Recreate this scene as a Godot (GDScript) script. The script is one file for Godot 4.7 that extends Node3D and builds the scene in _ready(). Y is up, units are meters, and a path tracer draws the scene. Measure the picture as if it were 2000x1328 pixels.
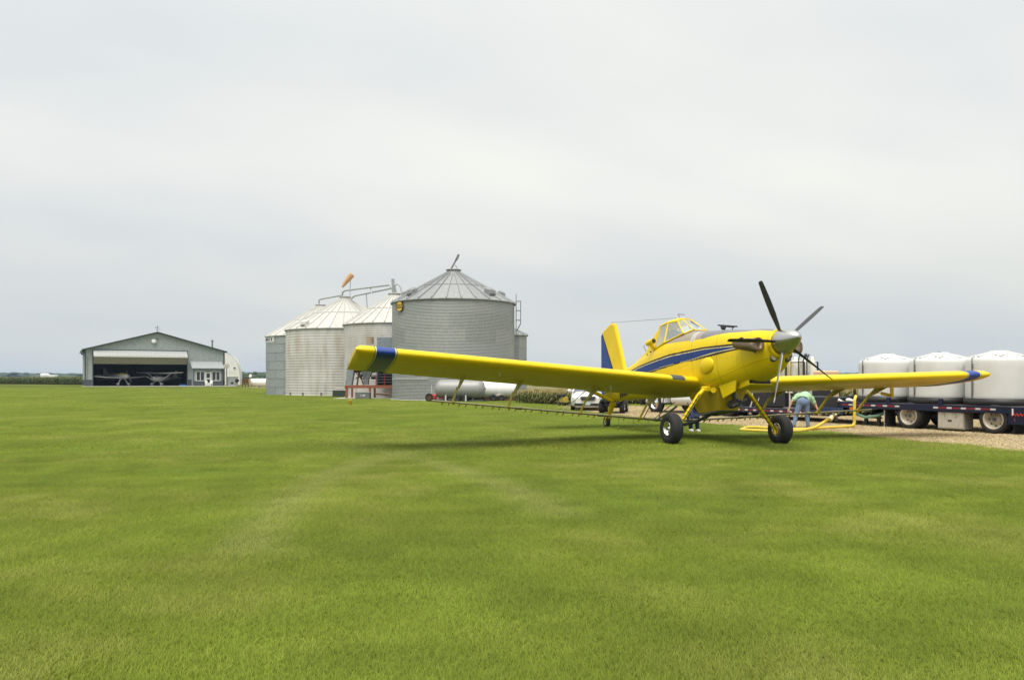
extends Node3D

# ---------------------------------------------------------------- mesh builder
class Mb:
	var st := SurfaceTool.new()
	var n := 0
	func _init():
		st.begin(Mesh.PRIMITIVE_TRIANGLES)
		st.set_smooth_group(-1)
	func flat(): st.set_smooth_group(-1); return self
	func smooth(g := 0): st.set_smooth_group(g); return self
	func tri(a: Vector3, b: Vector3, c: Vector3):           # corners run counter-clockwise seen from outside
		st.add_vertex(a); st.add_vertex(c); st.add_vertex(b); n += 1
	func quad(a: Vector3, b: Vector3, c: Vector3, d: Vector3):
		tri(a, b, c); tri(a, c, d)
	func uvtri(a: Vector3, ua: Vector2, b: Vector3, ub: Vector2, c: Vector3, uc: Vector2):
		st.set_uv(ua); st.add_vertex(a); st.set_uv(uc); st.add_vertex(c); st.set_uv(ub); st.add_vertex(b); n += 1
	func box(c: Vector3, s: Vector3, bev := 0.0, b := Basis.IDENTITY):
		flat()
		var h := s * 0.5
		if bev <= 0.0:
			var p := []
			for i in 8: p.append(c + b * Vector3(h.x * (1 if i & 1 else -1), h.y * (1 if i & 2 else -1), h.z * (1 if i & 4 else -1)))
			quad(p[4], p[5], p[7], p[6]); quad(p[1], p[0], p[2], p[3]); quad(p[5], p[1], p[3], p[7])
			quad(p[0], p[4], p[6], p[2]); quad(p[6], p[7], p[3], p[2]); quad(p[0], p[1], p[5], p[4])
			return self
		var e := minf(bev, minf(h.x, minf(h.y, h.z)) * 0.95)
		var rings := []                                      # an octagon-cornered box: three bands
		for k in 4:
			var y: float = [-h.y, -h.y + e, h.y - e, h.y][k]
			var inn: float = e if k == 0 or k == 3 else 0.0
			var x := h.x - inn; var z := h.z - inn
			var r := []
			for q in [[x - e, z], [x, z - e], [x, -z + e], [x - e, -z], [-x + e, -z], [-x, -z + e], [-x, z - e], [-x + e, z]]:
				r.append(c + b * Vector3(q[0], y, q[1]))
			rings.append(r)
		for k in 3:
			for i in 8:
				var j := (i + 1) % 8
				quad(rings[k][i], rings[k][j], rings[k + 1][j], rings[k + 1][i])
		for i in range(1, 7):
			tri(rings[3][0], rings[3][i], rings[3][i + 1])
			tri(rings[0][0], rings[0][i + 1], rings[0][i])
		return self
	func bar(a: Vector3, b: Vector3, w: float, d: float):    # a straight rectangular bar
		var y := (b - a).normalized()
		var x := y.cross(Vector3.UP if absf(y.y) < 0.95 else Vector3.RIGHT).normalized()
		return box((a + b) * 0.5, Vector3(w, a.distance_to(b), d), 0.0, Basis(x, y, x.cross(y)))
	func ring(c: Vector3, dir: Vector3, r: float, sides: int, up := Vector3.UP) -> Array:
		var y := dir.normalized()
		var x := y.cross(up if absf(y.dot(up)) < 0.97 else Vector3.RIGHT).normalized()
		var z := x.cross(y)
		var o := []
		for i in sides:
			var t := TAU * i / sides
			o.append(c + x * cos(t) * r + z * sin(t) * r)
		return o
	func tube(pts: Array, r, sides := 8, caps := true):      # r: a number or one radius per point
		smooth(n + 1)
		var rings := []
		var px := Vector3.ZERO
		for k in pts.size():
			var d: Vector3 = pts[mini(k + 1, pts.size() - 1)] - pts[maxi(k - 1, 0)]
			var y := d.normalized()
			if k == 0:
				px = y.cross(Vector3.UP if absf(y.y) < 0.97 else Vector3.RIGHT).normalized()
			else:
				px = (px - y * px.dot(y)).normalized()
			var z := px.cross(y)
			var rr: float = r[k] if r is Array else r
			var o := []
			for i in sides:
				var t := TAU * i / sides
				o.append(pts[k] + px * cos(t) * rr + z * sin(t) * rr)
			rings.append(o)
		return loft(rings, caps, caps)
	func loft(rings: Array, cap0 := true, cap1 := true, sm := true):
		if sm: smooth(n + 1)
		else: flat()
		var s: int = rings[0].size()
		for k in rings.size() - 1:
			for i in s:
				var j := (i + 1) % s
				quad(rings[k][i], rings[k][j], rings[k + 1][j], rings[k + 1][i])
		flat()
		for e in [[cap0, 0], [cap1, rings.size() - 1]]:
			if e[0]:
				var rg: Array = rings[e[1]]
				var m := Vector3.ZERO
				for p in rg: m += p
				m /= s
				for i in s:
					var j := (i + 1) % s
					if e[1] == 0: tri(m, rg[j], rg[i])
					else: tri(m, rg[i], rg[j])
		return self
	func lathe(prof: Array, sides := 24, xf := Transform3D.IDENTITY, sm := true, a0 := 0.0, a1 := TAU):   # prof: Vector2(radius, height) from bottom to top of the outside
		if sm: smooth(n + 1)
		else: flat()
		for k in prof.size() - 1:
			var p: Vector2 = prof[k]; var q: Vector2 = prof[k + 1]
			for i in sides:
				var s := a0 + (a1 - a0) * i / sides; var t := a0 + (a1 - a0) * (i + 1) / sides
				var a := xf * Vector3(p.x * cos(s), p.y, -p.x * sin(s)); var b := xf * Vector3(p.x * cos(t), p.y, -p.x * sin(t))
				var c := xf * Vector3(q.x * cos(t), q.y, -q.x * sin(t)); var d := xf * Vector3(q.x * cos(s), q.y, -q.x * sin(s))
				if p.x > 1e-5: tri(a, b, c)
				if q.x > 1e-5: tri(a, c, d)
		flat()
		return self
	func ball(c: Vector3, r: Vector3, sides := 12, rows := 8):
		var pr := []
		for k in rows + 1:
			var t := -PI / 2 + PI * k / rows
			pr.append(Vector2(cos(t), sin(t)))
		return lathe(pr, sides, Transform3D(Basis.from_scale(r), c))
	func plate(poly: Array, t: float, xf := Transform3D.IDENTITY, bev := 0.0):   # an outline in x, y (counter-clockwise) made t thick along z
		flat()
		var pv := PackedVector2Array(poly)
		if Geometry2D.is_polygon_clockwise(pv): pv.reverse()
		var cap := pv
		if bev > 0.0:
			var g := Geometry2D.offset_polygon(pv, -bev)
			if g.size() == 1 and g[0].size() == pv.size():
				var best := 0; var bd := 1e9
				for k in pv.size():
					var d := g[0][k].distance_to(pv[0])
					if d < bd: bd = d; best = k
				cap = PackedVector2Array()
				for k in pv.size(): cap.append(g[0][(best + k) % pv.size()])
		var h := t * 0.5
		var hs := h - bev * 0.5 if bev > 0.0 else h
		var ix := Geometry2D.triangulate_polygon(cap)
		for k in range(0, ix.size(), 3):
			var a := cap[ix[k]]; var b := cap[ix[k + 1]]; var c := cap[ix[k + 2]]
			if (b - a).cross(c - a) < 0: var q := b; b = c; c = q
			tri(xf * Vector3(a.x, a.y, h), xf * Vector3(b.x, b.y, h), xf * Vector3(c.x, c.y, h))
			tri(xf * Vector3(a.x, a.y, -h), xf * Vector3(c.x, c.y, -h), xf * Vector3(b.x, b.y, -h))
		var m := pv.size()
		for i in m:
			var j := (i + 1) % m
			quad(xf * Vector3(pv[i].x, pv[i].y, -hs), xf * Vector3(pv[j].x, pv[j].y, -hs), xf * Vector3(pv[j].x, pv[j].y, hs), xf * Vector3(pv[i].x, pv[i].y, hs))
			if hs < h:
				quad(xf * Vector3(pv[i].x, pv[i].y, hs), xf * Vector3(pv[j].x, pv[j].y, hs), xf * Vector3(cap[j].x, cap[j].y, h), xf * Vector3(cap[i].x, cap[i].y, h))
				quad(xf * Vector3(pv[j].x, pv[j].y, -hs), xf * Vector3(pv[i].x, pv[i].y, -hs), xf * Vector3(cap[i].x, cap[i].y, -h), xf * Vector3(cap[j].x, cap[j].y, -h))
		return self
	func done() -> ArrayMesh:
		st.generate_normals()
		st.index()
		return st.commit()

# ---------------------------------------------------------------- objects
var used := {}
var M := {}
var T := {}
var rng := RandomNumberGenerator.new()

func numbered(called: String) -> String:
	var k: int = used.get(called, 0)
	used[called] = k + 1
	return called if k == 0 else "%s_%03d" % [called, k]

func tag(o: Node, label := "", category := "", group := "", kind := ""):
	if label: o.set_meta("label", label)
	if category: o.set_meta("category", category)
	if group: o.set_meta("group", group)
	if kind: o.set_meta("kind", kind)
	return o

func thing(called: String, label: String, category: String, at := Vector3.ZERO, basis_ := Basis.IDENTITY, group := "") -> Node3D:
	var o := Node3D.new()
	o.name = numbered(called)
	add_child(o)
	o.transform = Transform3D(basis_, at)
	return tag(o, label, category, group)

func part(called: String, mesh, mat: Material, parent: Node, xf := Transform3D.IDENTITY) -> MeshInstance3D:
	var o := MeshInstance3D.new()
	o.name = numbered(called) if parent == self else called
	o.mesh = mesh.done() if mesh is Mb else mesh
	o.material_override = mat
	o.transform = xf
	parent.add_child(o, true)
	return o

func many(called: String, mesh: Mesh, mat: Material, xs: Array, cols = null, parent: Node = self) -> MultiMeshInstance3D:
	var mm := MultiMesh.new()
	mm.transform_format = MultiMesh.TRANSFORM_3D
	mm.use_colors = cols != null
	mm.mesh = mesh
	mm.instance_count = xs.size()
	for i in xs.size():
		mm.set_instance_transform(i, xs[i])
		if cols != null: mm.set_instance_color(i, cols[i])
	var o := MultiMeshInstance3D.new()
	o.name = numbered(called) if parent == self else called
	o.multimesh = mm
	o.material_override = mat
	parent.add_child(o, true)
	tag(o, "", "", "", "stuff")
	return o

# ---------------------------------------------------------------- materials
func ntex(sd: int, freq: float, stops: Array, kind := FastNoiseLite.TYPE_SIMPLEX_SMOOTH, size := 512, oct := 5, as_normal := false, bump := 4.0) -> NoiseTexture2D:
	var f := FastNoiseLite.new()
	f.seed = sd; f.frequency = freq; f.noise_type = kind; f.fractal_octaves = oct
	if kind == FastNoiseLite.TYPE_CELLULAR: f.cellular_return_type = FastNoiseLite.RETURN_CELL_VALUE
	var t := NoiseTexture2D.new()
	t.width = size; t.height = size; t.seamless = true; t.noise = f
	if as_normal:
		t.as_normal_map = true; t.bump_strength = bump
	else:
		var g := Gradient.new()
		var offs := PackedFloat32Array(); var cs := PackedColorArray()
		for s in stops:
			offs.append(s[0]); cs.append(s[1] if s[1] is Color else Color(s[1], s[1], s[1]))
		g.offsets = offs; g.colors = cs
		t.color_ramp = g
	return t

func mat(r: float, g: float, b: float, rough := 0.6, metal := 0.0, tex: Texture2D = null, scale = 1.0, bump: Texture2D = null, bs := 1.0) -> StandardMaterial3D:   # r, g, b: linear base colour
	var m := StandardMaterial3D.new()
	m.albedo_color = Color(r, g, b).linear_to_srgb()
	m.roughness = rough; m.metallic = metal
	if tex or bump:
		m.uv1_triplanar = true
		m.uv1_scale = scale if scale is Vector3 else Vector3(scale, scale, scale)
	if tex: m.albedo_texture = tex
	if bump:
		m.normal_enabled = true; m.normal_texture = bump; m.normal_scale = bs
	return m

func glass(r := 0.6, g := 0.7, b := 0.7, a := 0.18) -> StandardMaterial3D:
	var m := mat(r, g, b, 0.05)
	m.transparency = BaseMaterial3D.TRANSPARENCY_ALPHA
	m.albedo_color.a = a
	m.metallic_specular = 0.6
	return m

func vmat(rough := 0.8) -> StandardMaterial3D:
	var m := StandardMaterial3D.new()
	m.vertex_color_use_as_albedo = true
	m.roughness = rough
	return m

func text_part(called: String, s: String, height: float, mat_: Material, parent: Node, xf: Transform3D, depth := 0.006) -> MeshInstance3D:
	var t := TextMesh.new()
	var f := SystemFont.new()
	f.font_names = PackedStringArray(["Droid Sans"]); f.font_weight = 700
	t.font = f; t.text = s; t.font_size = 64; t.pixel_size = height / 64.0 * 1.35; t.depth = depth; t.curve_step = 2.0
	return part(called, t, mat_, parent, xf)

func look_basis(fwd: Vector3, up := Vector3.UP) -> Basis:    # z along fwd
	var z := fwd.normalized(); var x := up.cross(z).normalized()
	return Basis(x, z.cross(x), z)

# ---------------------------------------------------------------- terrain
const HUMPS := [[3.2, 20.0, 0.10, 2.2], [3.1, 25.5, 0.045, 1.6], [6.9, 19.4, -0.025, 1.2], [14.0, 25.0, -0.065, 4.0], [-24.0, 90.0, -0.30, 6.0], [-90.0, 160.0, 0.25, 30.0], [-150.0, 205.0, 0.30, 45.0], [-62.0, 150.0, -0.1, 12.0]]
func ground_y(x: float, z: float) -> float:
	var h := 0.0
	for p in HUMPS:
		var q: float = ((x - p[0]) * (x - p[0]) + (-z - p[1]) * (-z - p[1])) / (2.0 * p[3] * p[3])
		if q < 9.0: h += p[2] * exp(-q)
	return h
func on(x: float, d: float, y := 0.0) -> Vector3:            # a point d metres in front of the camera, on the ground
	return Vector3(x, ground_y(x, -d) + y, -d)

var noise_a := FastNoiseLite.new()
var noise_b := FastNoiseLite.new()
var noise_c := FastNoiseLite.new()
const TRACKS := [[Vector2(-0.2, 19.6), Vector2(-1.68, 18.3), Vector2(-2.7, 15.9), Vector2(-3.07, 13.0), Vector2(-2.97, 10.3), Vector2(-2.5, 7.3)], [Vector2(-3.6, 18.2), Vector2(-2.2, 16.4), Vector2(-0.9, 13.6), Vector2(0.1, 11.2), Vector2(0.6, 9.3)]]
func lawn(x: float, z: float) -> Color:                      # linear colour of the lawn: patches, drier spots, mower passes
	var a := noise_a.get_noise_2d(x * 1.0, z * 0.6)
	var b := noise_b.get_noise_2d(x, z)
	var c := noise_c.get_noise_2d(x, z) + 0.7 * noise_c.get_noise_2d(x * 2.7 + 50.0, z * 2.7)
	var along := x * 0.93 + z * 0.36
	var stripe := sin(along * TAU / 3.4 + a * 1.6) * 0.5 + sin((x * 0.62 + z * 0.78) * TAU / 5.3 + b * 2.0) * 0.4
	var k := 1.04 + a * 0.11 + c * 0.17 + stripe * 0.085
	var dry := clampf(b * 1.3 + c * 0.9 + a * 0.4 - 0.15, 0.0, 1.0)
	var lush := clampf(-b * 1.1 - c * 0.5 - a * 0.3, 0.0, 1.0)
	var g := Color(0.236, 0.300, 0.038)
	g = g.lerp(Color(0.345, 0.325, 0.105), dry * 0.52)
	g = g.lerp(Color(0.158, 0.245, 0.036), lush * 0.5)
	for path in TRACKS:                                          # faint wheel tracks, the grass pressed flat
		for i in path.size() - 1:
			var q := Geometry2D.get_closest_point_to_segment(Vector2(x, -z), path[i], path[i + 1])
			var d := q.distance_to(Vector2(x, -z))
			if d < 0.45:
				var t := (1.0 - d / 0.45) * 0.8
				g = g.lerp(Color(0.33, 0.36, 0.11), t)
	return Color(g.r * k, g.g * k, g.b * k)

# ---------------------------------------------------------------- sky, light, camera
const EXPOSURE := 2.3
const SUN := 0.5
func make_sky() -> Sky:
	var n1 := FastNoiseLite.new(); n1.seed = 5; n1.frequency = 0.62; n1.fractal_octaves = 5; n1.fractal_gain = 0.5
	var n2 := FastNoiseLite.new(); n2.seed = 17; n2.frequency = 1.5; n2.fractal_octaves = 4
	var w := 1024; var h := 512
	var im := Image.create_empty(w, h, false, Image.FORMAT_RGBF)
	for j in h:
		var el := PI / 2 - PI * (j + 0.5) / h
		var s := sin(el)
		for i in w:
			var c := Color(0.60, 0.645, 0.67)
			if s > -0.06:
				var az := TAU * ((i + 0.5) / w - 0.5)          # 0 is straight ahead (-z), to the right positive
				var dir := Vector3(sin(az) * cos(el), s, -cos(az) * cos(el))
				var up := maxf(s, 0.0)
				var q := dir / (up + 0.22)                      # a flat deck of cloud, stretched towards the horizon
				var a := n1.get_noise_3d(q.x * 0.62, q.z * 0.9 + q.x * 0.30, 3.0)
				var b := n2.get_noise_3d(q.x * 0.5, q.z * 1.1 + q.x * 0.34, 9.0)
				var t := clampf(up / 0.45, 0.0, 1.0)
				var base := Color(0.650, 0.683, 0.698).lerp(Color(0.835, 0.855, 0.84), smoothstep(0.0, 0.62, t))
				var zen := smoothstep(0.35, 1.0, up)
				var k := 1.0 + zen * 0.55
				var thick := a * 0.75 + b * 0.22
				var bright := clampf(thick + 0.1, -1.0, 1.0)
				var amp := 0.02 + 0.07 * smoothstep(0.02, 0.25, up)
				c = Color(base.r * k, base.g * k, base.b * k)
				c = c.lerp(Color(c.r * 1.08, c.g * 1.07, c.b * 1.02), clampf(bright * 2.2, 0.0, 1.0))
				c = c.lerp(Color(c.r * 0.90, c.g * 0.94, c.b * 0.985), clampf(-bright * 2.2, 0.0, 1.0))
				c = Color(c.r * (1.0 + bright * amp), c.g * (1.0 + bright * amp), c.b * (1.0 + bright * amp * 0.8))
				var wa := (az - 0.54) / 0.16; var we_ := (el - 0.105 - (az - 0.54) * 0.05) / 0.020
				var warm := exp(-wa * wa - we_ * we_) * 0.55
				c = c.lerp(Color(0.80, 0.80, 0.775), clampf(warm, 0.0, 1.0))
			im.set_pixel(i, j, c)
	var m := PanoramaSkyMaterial.new()
	m.panorama = ImageTexture.create_from_image(im)
	m.energy_multiplier = 1.0 / EXPOSURE
	var sk := Sky.new(); sk.sky_material = m
	return sk

func make_world():
	var cam := Camera3D.new()
	cam.name = "camera"
	cam.projection = Camera3D.PROJECTION_FRUSTUM
	cam.near = 0.1; cam.far = 6000.0
	cam.size = 2.0 * 664.0 / 1525.0 * 0.1                     # a level 18 mm lens, shifted up a little
	cam.frustum_offset = Vector2(0.0, 76.0 / 1525.0 * 0.1)
	cam.position = Vector3(0, 1.62, 0)
	add_child(cam)
	cam.current = true
	var e := Environment.new()
	e.background_mode = Environment.BG_SKY
	e.sky = make_sky()
	e.tonemap_mode = Environment.TONE_MAPPER_LINEAR
	e.tonemap_exposure = EXPOSURE
	e.sdfgi_enabled = true; e.ssao_enabled = true; e.ssil_enabled = true
	e.fog_enabled = true
	e.fog_density = 0.00016
	e.fog_light_color = Color(0.70, 0.80, 0.93)
	var we := WorldEnvironment.new(); we.name = "world"; we.environment = e
	add_child(we)
	var sun := DirectionalLight3D.new()
	sun.name = "sun"
	sun.light_energy = SUN
	sun.light_angular_distance = 42.0
	sun.light_color = Color(1.0, 0.97, 0.92)
	sun.shadow_enabled = true
	sun.basis = look_basis(Vector3(-0.12, 0.92, 0.38))        # high, a little behind the photographer's left shoulder
	add_child(sun)

# ---------------------------------------------------------------- shared textures and materials
func make_materials():
	noise_a.seed = 3; noise_a.frequency = 0.11; noise_a.fractal_octaves = 4
	noise_b.seed = 8; noise_b.frequency = 0.22; noise_b.fractal_octaves = 3
	noise_c.seed = 21; noise_c.frequency = 0.9; noise_c.fractal_octaves = 2
	T.grime = ntex(1, 0.008, [[0.0, 0.86], [0.45, 0.96], [0.7, 1.0]])
	T.soft = ntex(2, 0.006, [[0.0, 0.95], [1.0, 1.0]])
	T.streak = ntex(4, 0.012, [[0.2, Color(0.925, 0.915, 0.895)], [0.5, Color(0.975, 0.97, 0.96)], [0.8, Color(1, 1, 1)]])
	T.rust = ntex(6, 0.010, [[0.20, Color(0.89, 0.86, 0.82)], [0.48, Color(0.97, 0.96, 0.95)], [0.72, Color(1, 1, 1)]])
	T.spangle = ntex(7, 0.05, [[0.0, 0.95], [1.0, 1.0]], FastNoiseLite.TYPE_CELLULAR, 512, 2)
	T.stone = ntex(9, 0.045, [[0.0, Color(0.55, 0.50, 0.42)], [0.4, Color(0.86, 0.80, 0.70)], [0.75, Color(1.0, 0.97, 0.90)], [1.0, Color(0.7, 0.66, 0.6)]], FastNoiseLite.TYPE_CELLULAR, 512, 3)
	T.turf = ntex(10, 0.03, [[0.2, 0.62], [0.5, 0.88], [0.8, 1.0]], FastNoiseLite.TYPE_SIMPLEX_SMOOTH, 512, 5)
	T.bumpy = ntex(12, 0.02, [], FastNoiseLite.TYPE_SIMPLEX_SMOOTH, 512, 4, true, 3.0)
	T.dent = ntex(13, 0.006, [], FastNoiseLite.TYPE_SIMPLEX_SMOOTH, 512, 2, true, 2.0)
	M.yellow = mat(0.76, 0.555, 0.003, 0.42, 0.0, T.soft, 0.35, T.dent, 0.12)
	M.yellow.clearcoat_enabled = true; M.yellow.clearcoat = 0.12; M.yellow.clearcoat_roughness = 0.18; M.yellow.metallic_specular = 0.35
	M.blue = mat(0.008, 0.045, 0.28, 0.42, 0.0, T.soft, 0.4)
	M.cream = mat(0.72, 0.66, 0.34, 0.4)
	M.dark_line = mat(0.03, 0.02, 0.012, 0.5)
	M.steel = mat(0.55, 0.55, 0.54, 0.28, 1.0, T.soft, 2.0)
	M.chrome = mat(0.78, 0.77, 0.74, 0.16, 1.0, T.soft, 3.0)
	M.exhaust = mat(0.22, 0.16, 0.115, 0.42, 0.75, T.rust, 3.0)
	M.rubber = mat(0.022, 0.022, 0.022, 0.85, 0.0, T.grime, 2.0)
	M.black = mat(0.015, 0.015, 0.016, 0.5)
	M.blade = mat(0.026, 0.026, 0.026, 0.42, 0.0, T.soft, 4.0)
	M.blade_grey = mat(0.42, 0.42, 0.40, 0.3, 0.5)
	M.white = mat(0.78, 0.78, 0.76, 0.4, 0.0, T.soft, 0.8)
	M.dull_white = mat(0.62, 0.61, 0.58, 0.55, 0.0, T.streak, 0.5)
	M.poly = mat(0.64, 0.65, 0.65, 0.5, 0.0, T.soft, Vector3(0.8, 0.3, 0.8))
	M.poly.subsurf_scatter_enabled = true; M.poly.subsurf_scatter_strength = 0.08
	M.grey_paint = mat(0.30, 0.33, 0.35, 0.5, 0.0, T.grime, 0.7)
	M.dark_grey = mat(0.075, 0.085, 0.095, 0.55, 0.0, T.grime, 0.7)
	M.mid_grey = mat(0.18, 0.185, 0.19, 0.5, 0.0, T.grime, 1.0)
	M.orange = mat(0.28, 0.095, 0.050, 0.7, 0.0, T.rust, 1.5)
	M.red = mat(0.40, 0.035, 0.03, 0.5, 0.0, T.grime, 1.5)
	M.rusty = mat(0.16, 0.075, 0.035, 0.85, 0.0, T.rust, 2.0)
	M.concrete = mat(0.42, 0.40, 0.36, 0.9, 0.0, T.grime, 0.5)
	M.glass = glass()
	M.dark_glass = glass(0.03, 0.035, 0.04, 0.75)
	M.lens = glass(0.9, 0.9, 0.9, 0.12)
	M.hose_yellow = mat(0.74, 0.54, 0.05, 0.45, 0.0, T.grime, 1.5)

# ---------------------------------------------------------------- ground, gravel, grass
const GRAVEL := [[2.2, 43.3], [3.87, 37.4], [4.99, 33.84], [6.0, 31.2], [7.0, 28.6], [7.82, 26.85], [8.5, 25.6], [9.0, 24.75], [9.75, 24.2], [10.12, 22.3], [10.62, 20.25], [11.14, 19.3], [11.4, 18.0], [12.1, 16.4], [13.5, 14.8], [16.0, 13.6], [24.0, 12.5], [40.0, 14.0], [40.0, 24.0], [24.0, 30.0], [17.5, 33.0], [15.0, 40.0], [11.5, 46.0], [5.6, 47.5], [2.6, 45.7]]
var gravel_poly := PackedVector2Array()
func ragged(p: Array, amp: float, step: float, sd: int) -> PackedVector2Array:   # an outline cut into short, uneven steps
	var f := FastNoiseLite.new(); f.seed = sd; f.frequency = 0.5
	var o := PackedVector2Array()
	for i in p.size():
		var a := Vector2(p[i][0], p[i][1]); var b := Vector2(p[(i + 1) % p.size()][0], p[(i + 1) % p.size()][1])
		var m := maxi(1, int(a.distance_to(b) / step))
		var side := (b - a).normalized().orthogonal()
		for k in m:
			var q := a.lerp(b, float(k) / m)
			o.append(q + side * f.get_noise_2d(q.x * 2.0, q.y * 2.0) * amp)
	return o

func make_ground():
	gravel_poly = ragged(GRAVEL, 0.5, 0.22, 4)
	var xs := []; var zs := []
	var v := 0.0; var s := 1.0
	while v < 2600.0:
		xs.append(v); 
		if v > 40.0: s *= 1.12
		v += s
	xs.append(2600.0)
	var full := []
	for k in range(xs.size() - 1, 0, -1): full.append(-xs[k])
	full.append_array(xs)
	v = 0.0; s = 1.0
	while v < 3200.0:
		zs.append(v - 40.0)
		if v > 110.0: s *= 1.10
		v += s
	zs.append(3200.0)
	var st := SurfaceTool.new()
	st.begin(Mesh.PRIMITIVE_TRIANGLES)
	st.set_smooth_group(0)
	var nx := full.size()
	for d in zs:
		for x in full:
			var c := lawn(x, -d)
			st.set_color(Color(c.r * 0.56, c.g * 0.56, c.b * 0.52))
			st.set_uv(Vector2(x, d))
			st.add_vertex(Vector3(x, ground_y(x, -d), -d))
	for j in zs.size() - 1:
		for i in nx - 1:
			var a := j * nx + i
			for q in [a, a + nx, a + 1, a + 1, a + nx, a + nx + 1]: st.add_index(q)
	st.generate_normals()
	var gm := vmat(0.95)
	gm.albedo_texture = T.turf
	gm.uv1_triplanar = true; gm.uv1_world_triplanar = true; gm.uv1_scale = Vector3(0.9, 0.9, 0.9)
	gm.metallic_specular = 0.2
	tag(part("ground", st.commit(), gm, self), "mown lawn under the yellow airplane, yellow-green with drier patches", "ground", "", "structure")
	# gravel: a sheet 4 mm above the soil
	var gs := SurfaceTool.new()
	gs.begin(Mesh.PRIMITIVE_TRIANGLES)
	var cells := 0
	for i in range(-4, 170):
		for j in range(45, 200):
			var c0 := Vector2(i * 0.25, j * 0.25)
			var cell := PackedVector2Array([c0, c0 + Vector2(0.25, 0), c0 + Vector2(0.25, 0.25), c0 + Vector2(0, 0.25)])
			var inside := 0
			for q in cell: if Geometry2D.is_point_in_polygon(q, gravel_poly): inside += 1
			if inside == 0: continue
			var pieces := [cell] if inside == 4 else Geometry2D.intersect_polygons(cell, gravel_poly)
			for pc in pieces:
				var ix := Geometry2D.triangulate_polygon(pc)
				for k in range(0, ix.size(), 3):
					var t := [pc[ix[k]], pc[ix[k + 1]], pc[ix[k + 2]]]
					if (t[1] - t[0]).cross(t[2] - t[0]) > 0: t.reverse()
					for q in t:
						gs.set_normal(Vector3.UP); gs.add_vertex(Vector3(q.x, ground_y(q.x, -q.y) + 0.006, -q.y))
			cells += 1
	gs.index()
	var gr := mat(0.40, 0.315, 0.185, 0.95, 0.0, T.stone, 1.7, T.bumpy, 1.2)
	gr.uv1_world_triplanar = true
	tag(part("gravel_drive", gs.commit(), gr, self), "tan gravel drive beside the lawn under the flatbed trailer", "gravel", "", "structure")
	# loose stones on it
	var sb := Mb.new()
	sb.ball(Vector3.ZERO, Vector3(1.0, 0.6, 0.8), 5, 3)
	var xf := []; var cs := []
	rng.seed = 31
	while xf.size() < 70000:
		var d := 15.0 + 32.0 * pow(rng.randf(), 1.6)
		var x := rng.randf_range(2.0, 26.0)
		if x > d * 0.78: continue
		if not Geometry2D.is_point_in_polygon(Vector2(x, d), gravel_poly):
			if rng.randf() > 0.02 or not Geometry2D.is_point_in_polygon(Vector2(x, d) + Vector2(rng.randf_range(-0.5, 0.5), rng.randf_range(0.1, 0.6)), gravel_poly): continue
		var r := rng.randf_range(0.012, 0.034)
		xf.append(Transform3D(Basis.from_euler(Vector3(rng.randf() * 0.5, rng.randf() * TAU, rng.randf() * 0.5)).scaled(Vector3(r, r, r)), on(x, d, 0.008)))
		var t := rng.randf_range(0.6, 1.25)
		var warm := rng.randf()
		cs.append(Color(0.48, 0.365, 0.185).lerp(Color(0.48, 0.41, 0.27), warm) * t * 0.92)
	tag(many("gravel_stones", sb.done(), vmat(0.9), xf, cs), "loose tan stones lying on the gravel drive", "gravel")
	make_grass()

func blade_patch(count: int, radius: float, hmin: float, hmax: float, w: float, sd: int) -> ArrayMesh:
	var r := RandomNumberGenerator.new(); r.seed = sd
	var st := SurfaceTool.new()
	st.begin(Mesh.PRIMITIVE_TRIANGLES)
	for i in count:
		var a := r.randf() * TAU
		var q := sqrt(r.randf()) * radius
		var p := Vector3(cos(a) * q, -0.006, sin(a) * q)
		var la := -PI / 2 + r.randfn(0.0, 1.0)                 # the mower lays the blades mostly one way
		var d := Vector3(cos(la), 0, sin(la))
		var yaw := la + PI / 2 + r.randfn(0.0, 0.5)
		var side := Vector3(cos(yaw), 0, sin(yaw)) * w * r.randf_range(0.7, 1.3)
		var h := r.randf_range(hmin, hmax) * (1.35 if r.randf() < 0.06 else 1.0)
		var lean := d * h * r.randf_range(0.3, 1.7)
		var mid := p + Vector3(0, h * 0.6, 0) + lean * 0.35
		var tip := p + Vector3(0, h, 0) + lean
		var c := Color(1, 1, 1) * r.randf_range(0.45, 1.45)
		var kind := r.randf()
		if kind < 0.15: c = Color(1.6, 1.22, 1.8) * r.randf_range(0.8, 1.2)
		elif kind < 0.3: c = Color(c.r * 0.80, c.g * 0.97, c.b * 0.9)
		c.a = 1.0
		var face := side.cross(mid - p)                        # the side that looks up is the front
		if face.y < 0.0: side = -side; face = -face
		var nrm := face.normalized().lerp(Vector3.UP, 0.45).normalized()
		st.set_color(c); st.set_normal(nrm)
		for v in [p - side, mid - side * 0.8, p + side, p + side, mid - side * 0.8, mid + side * 0.8, mid - side * 0.8, tip, mid + side * 0.8]: st.add_vertex(v)
	return st.commit()

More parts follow.
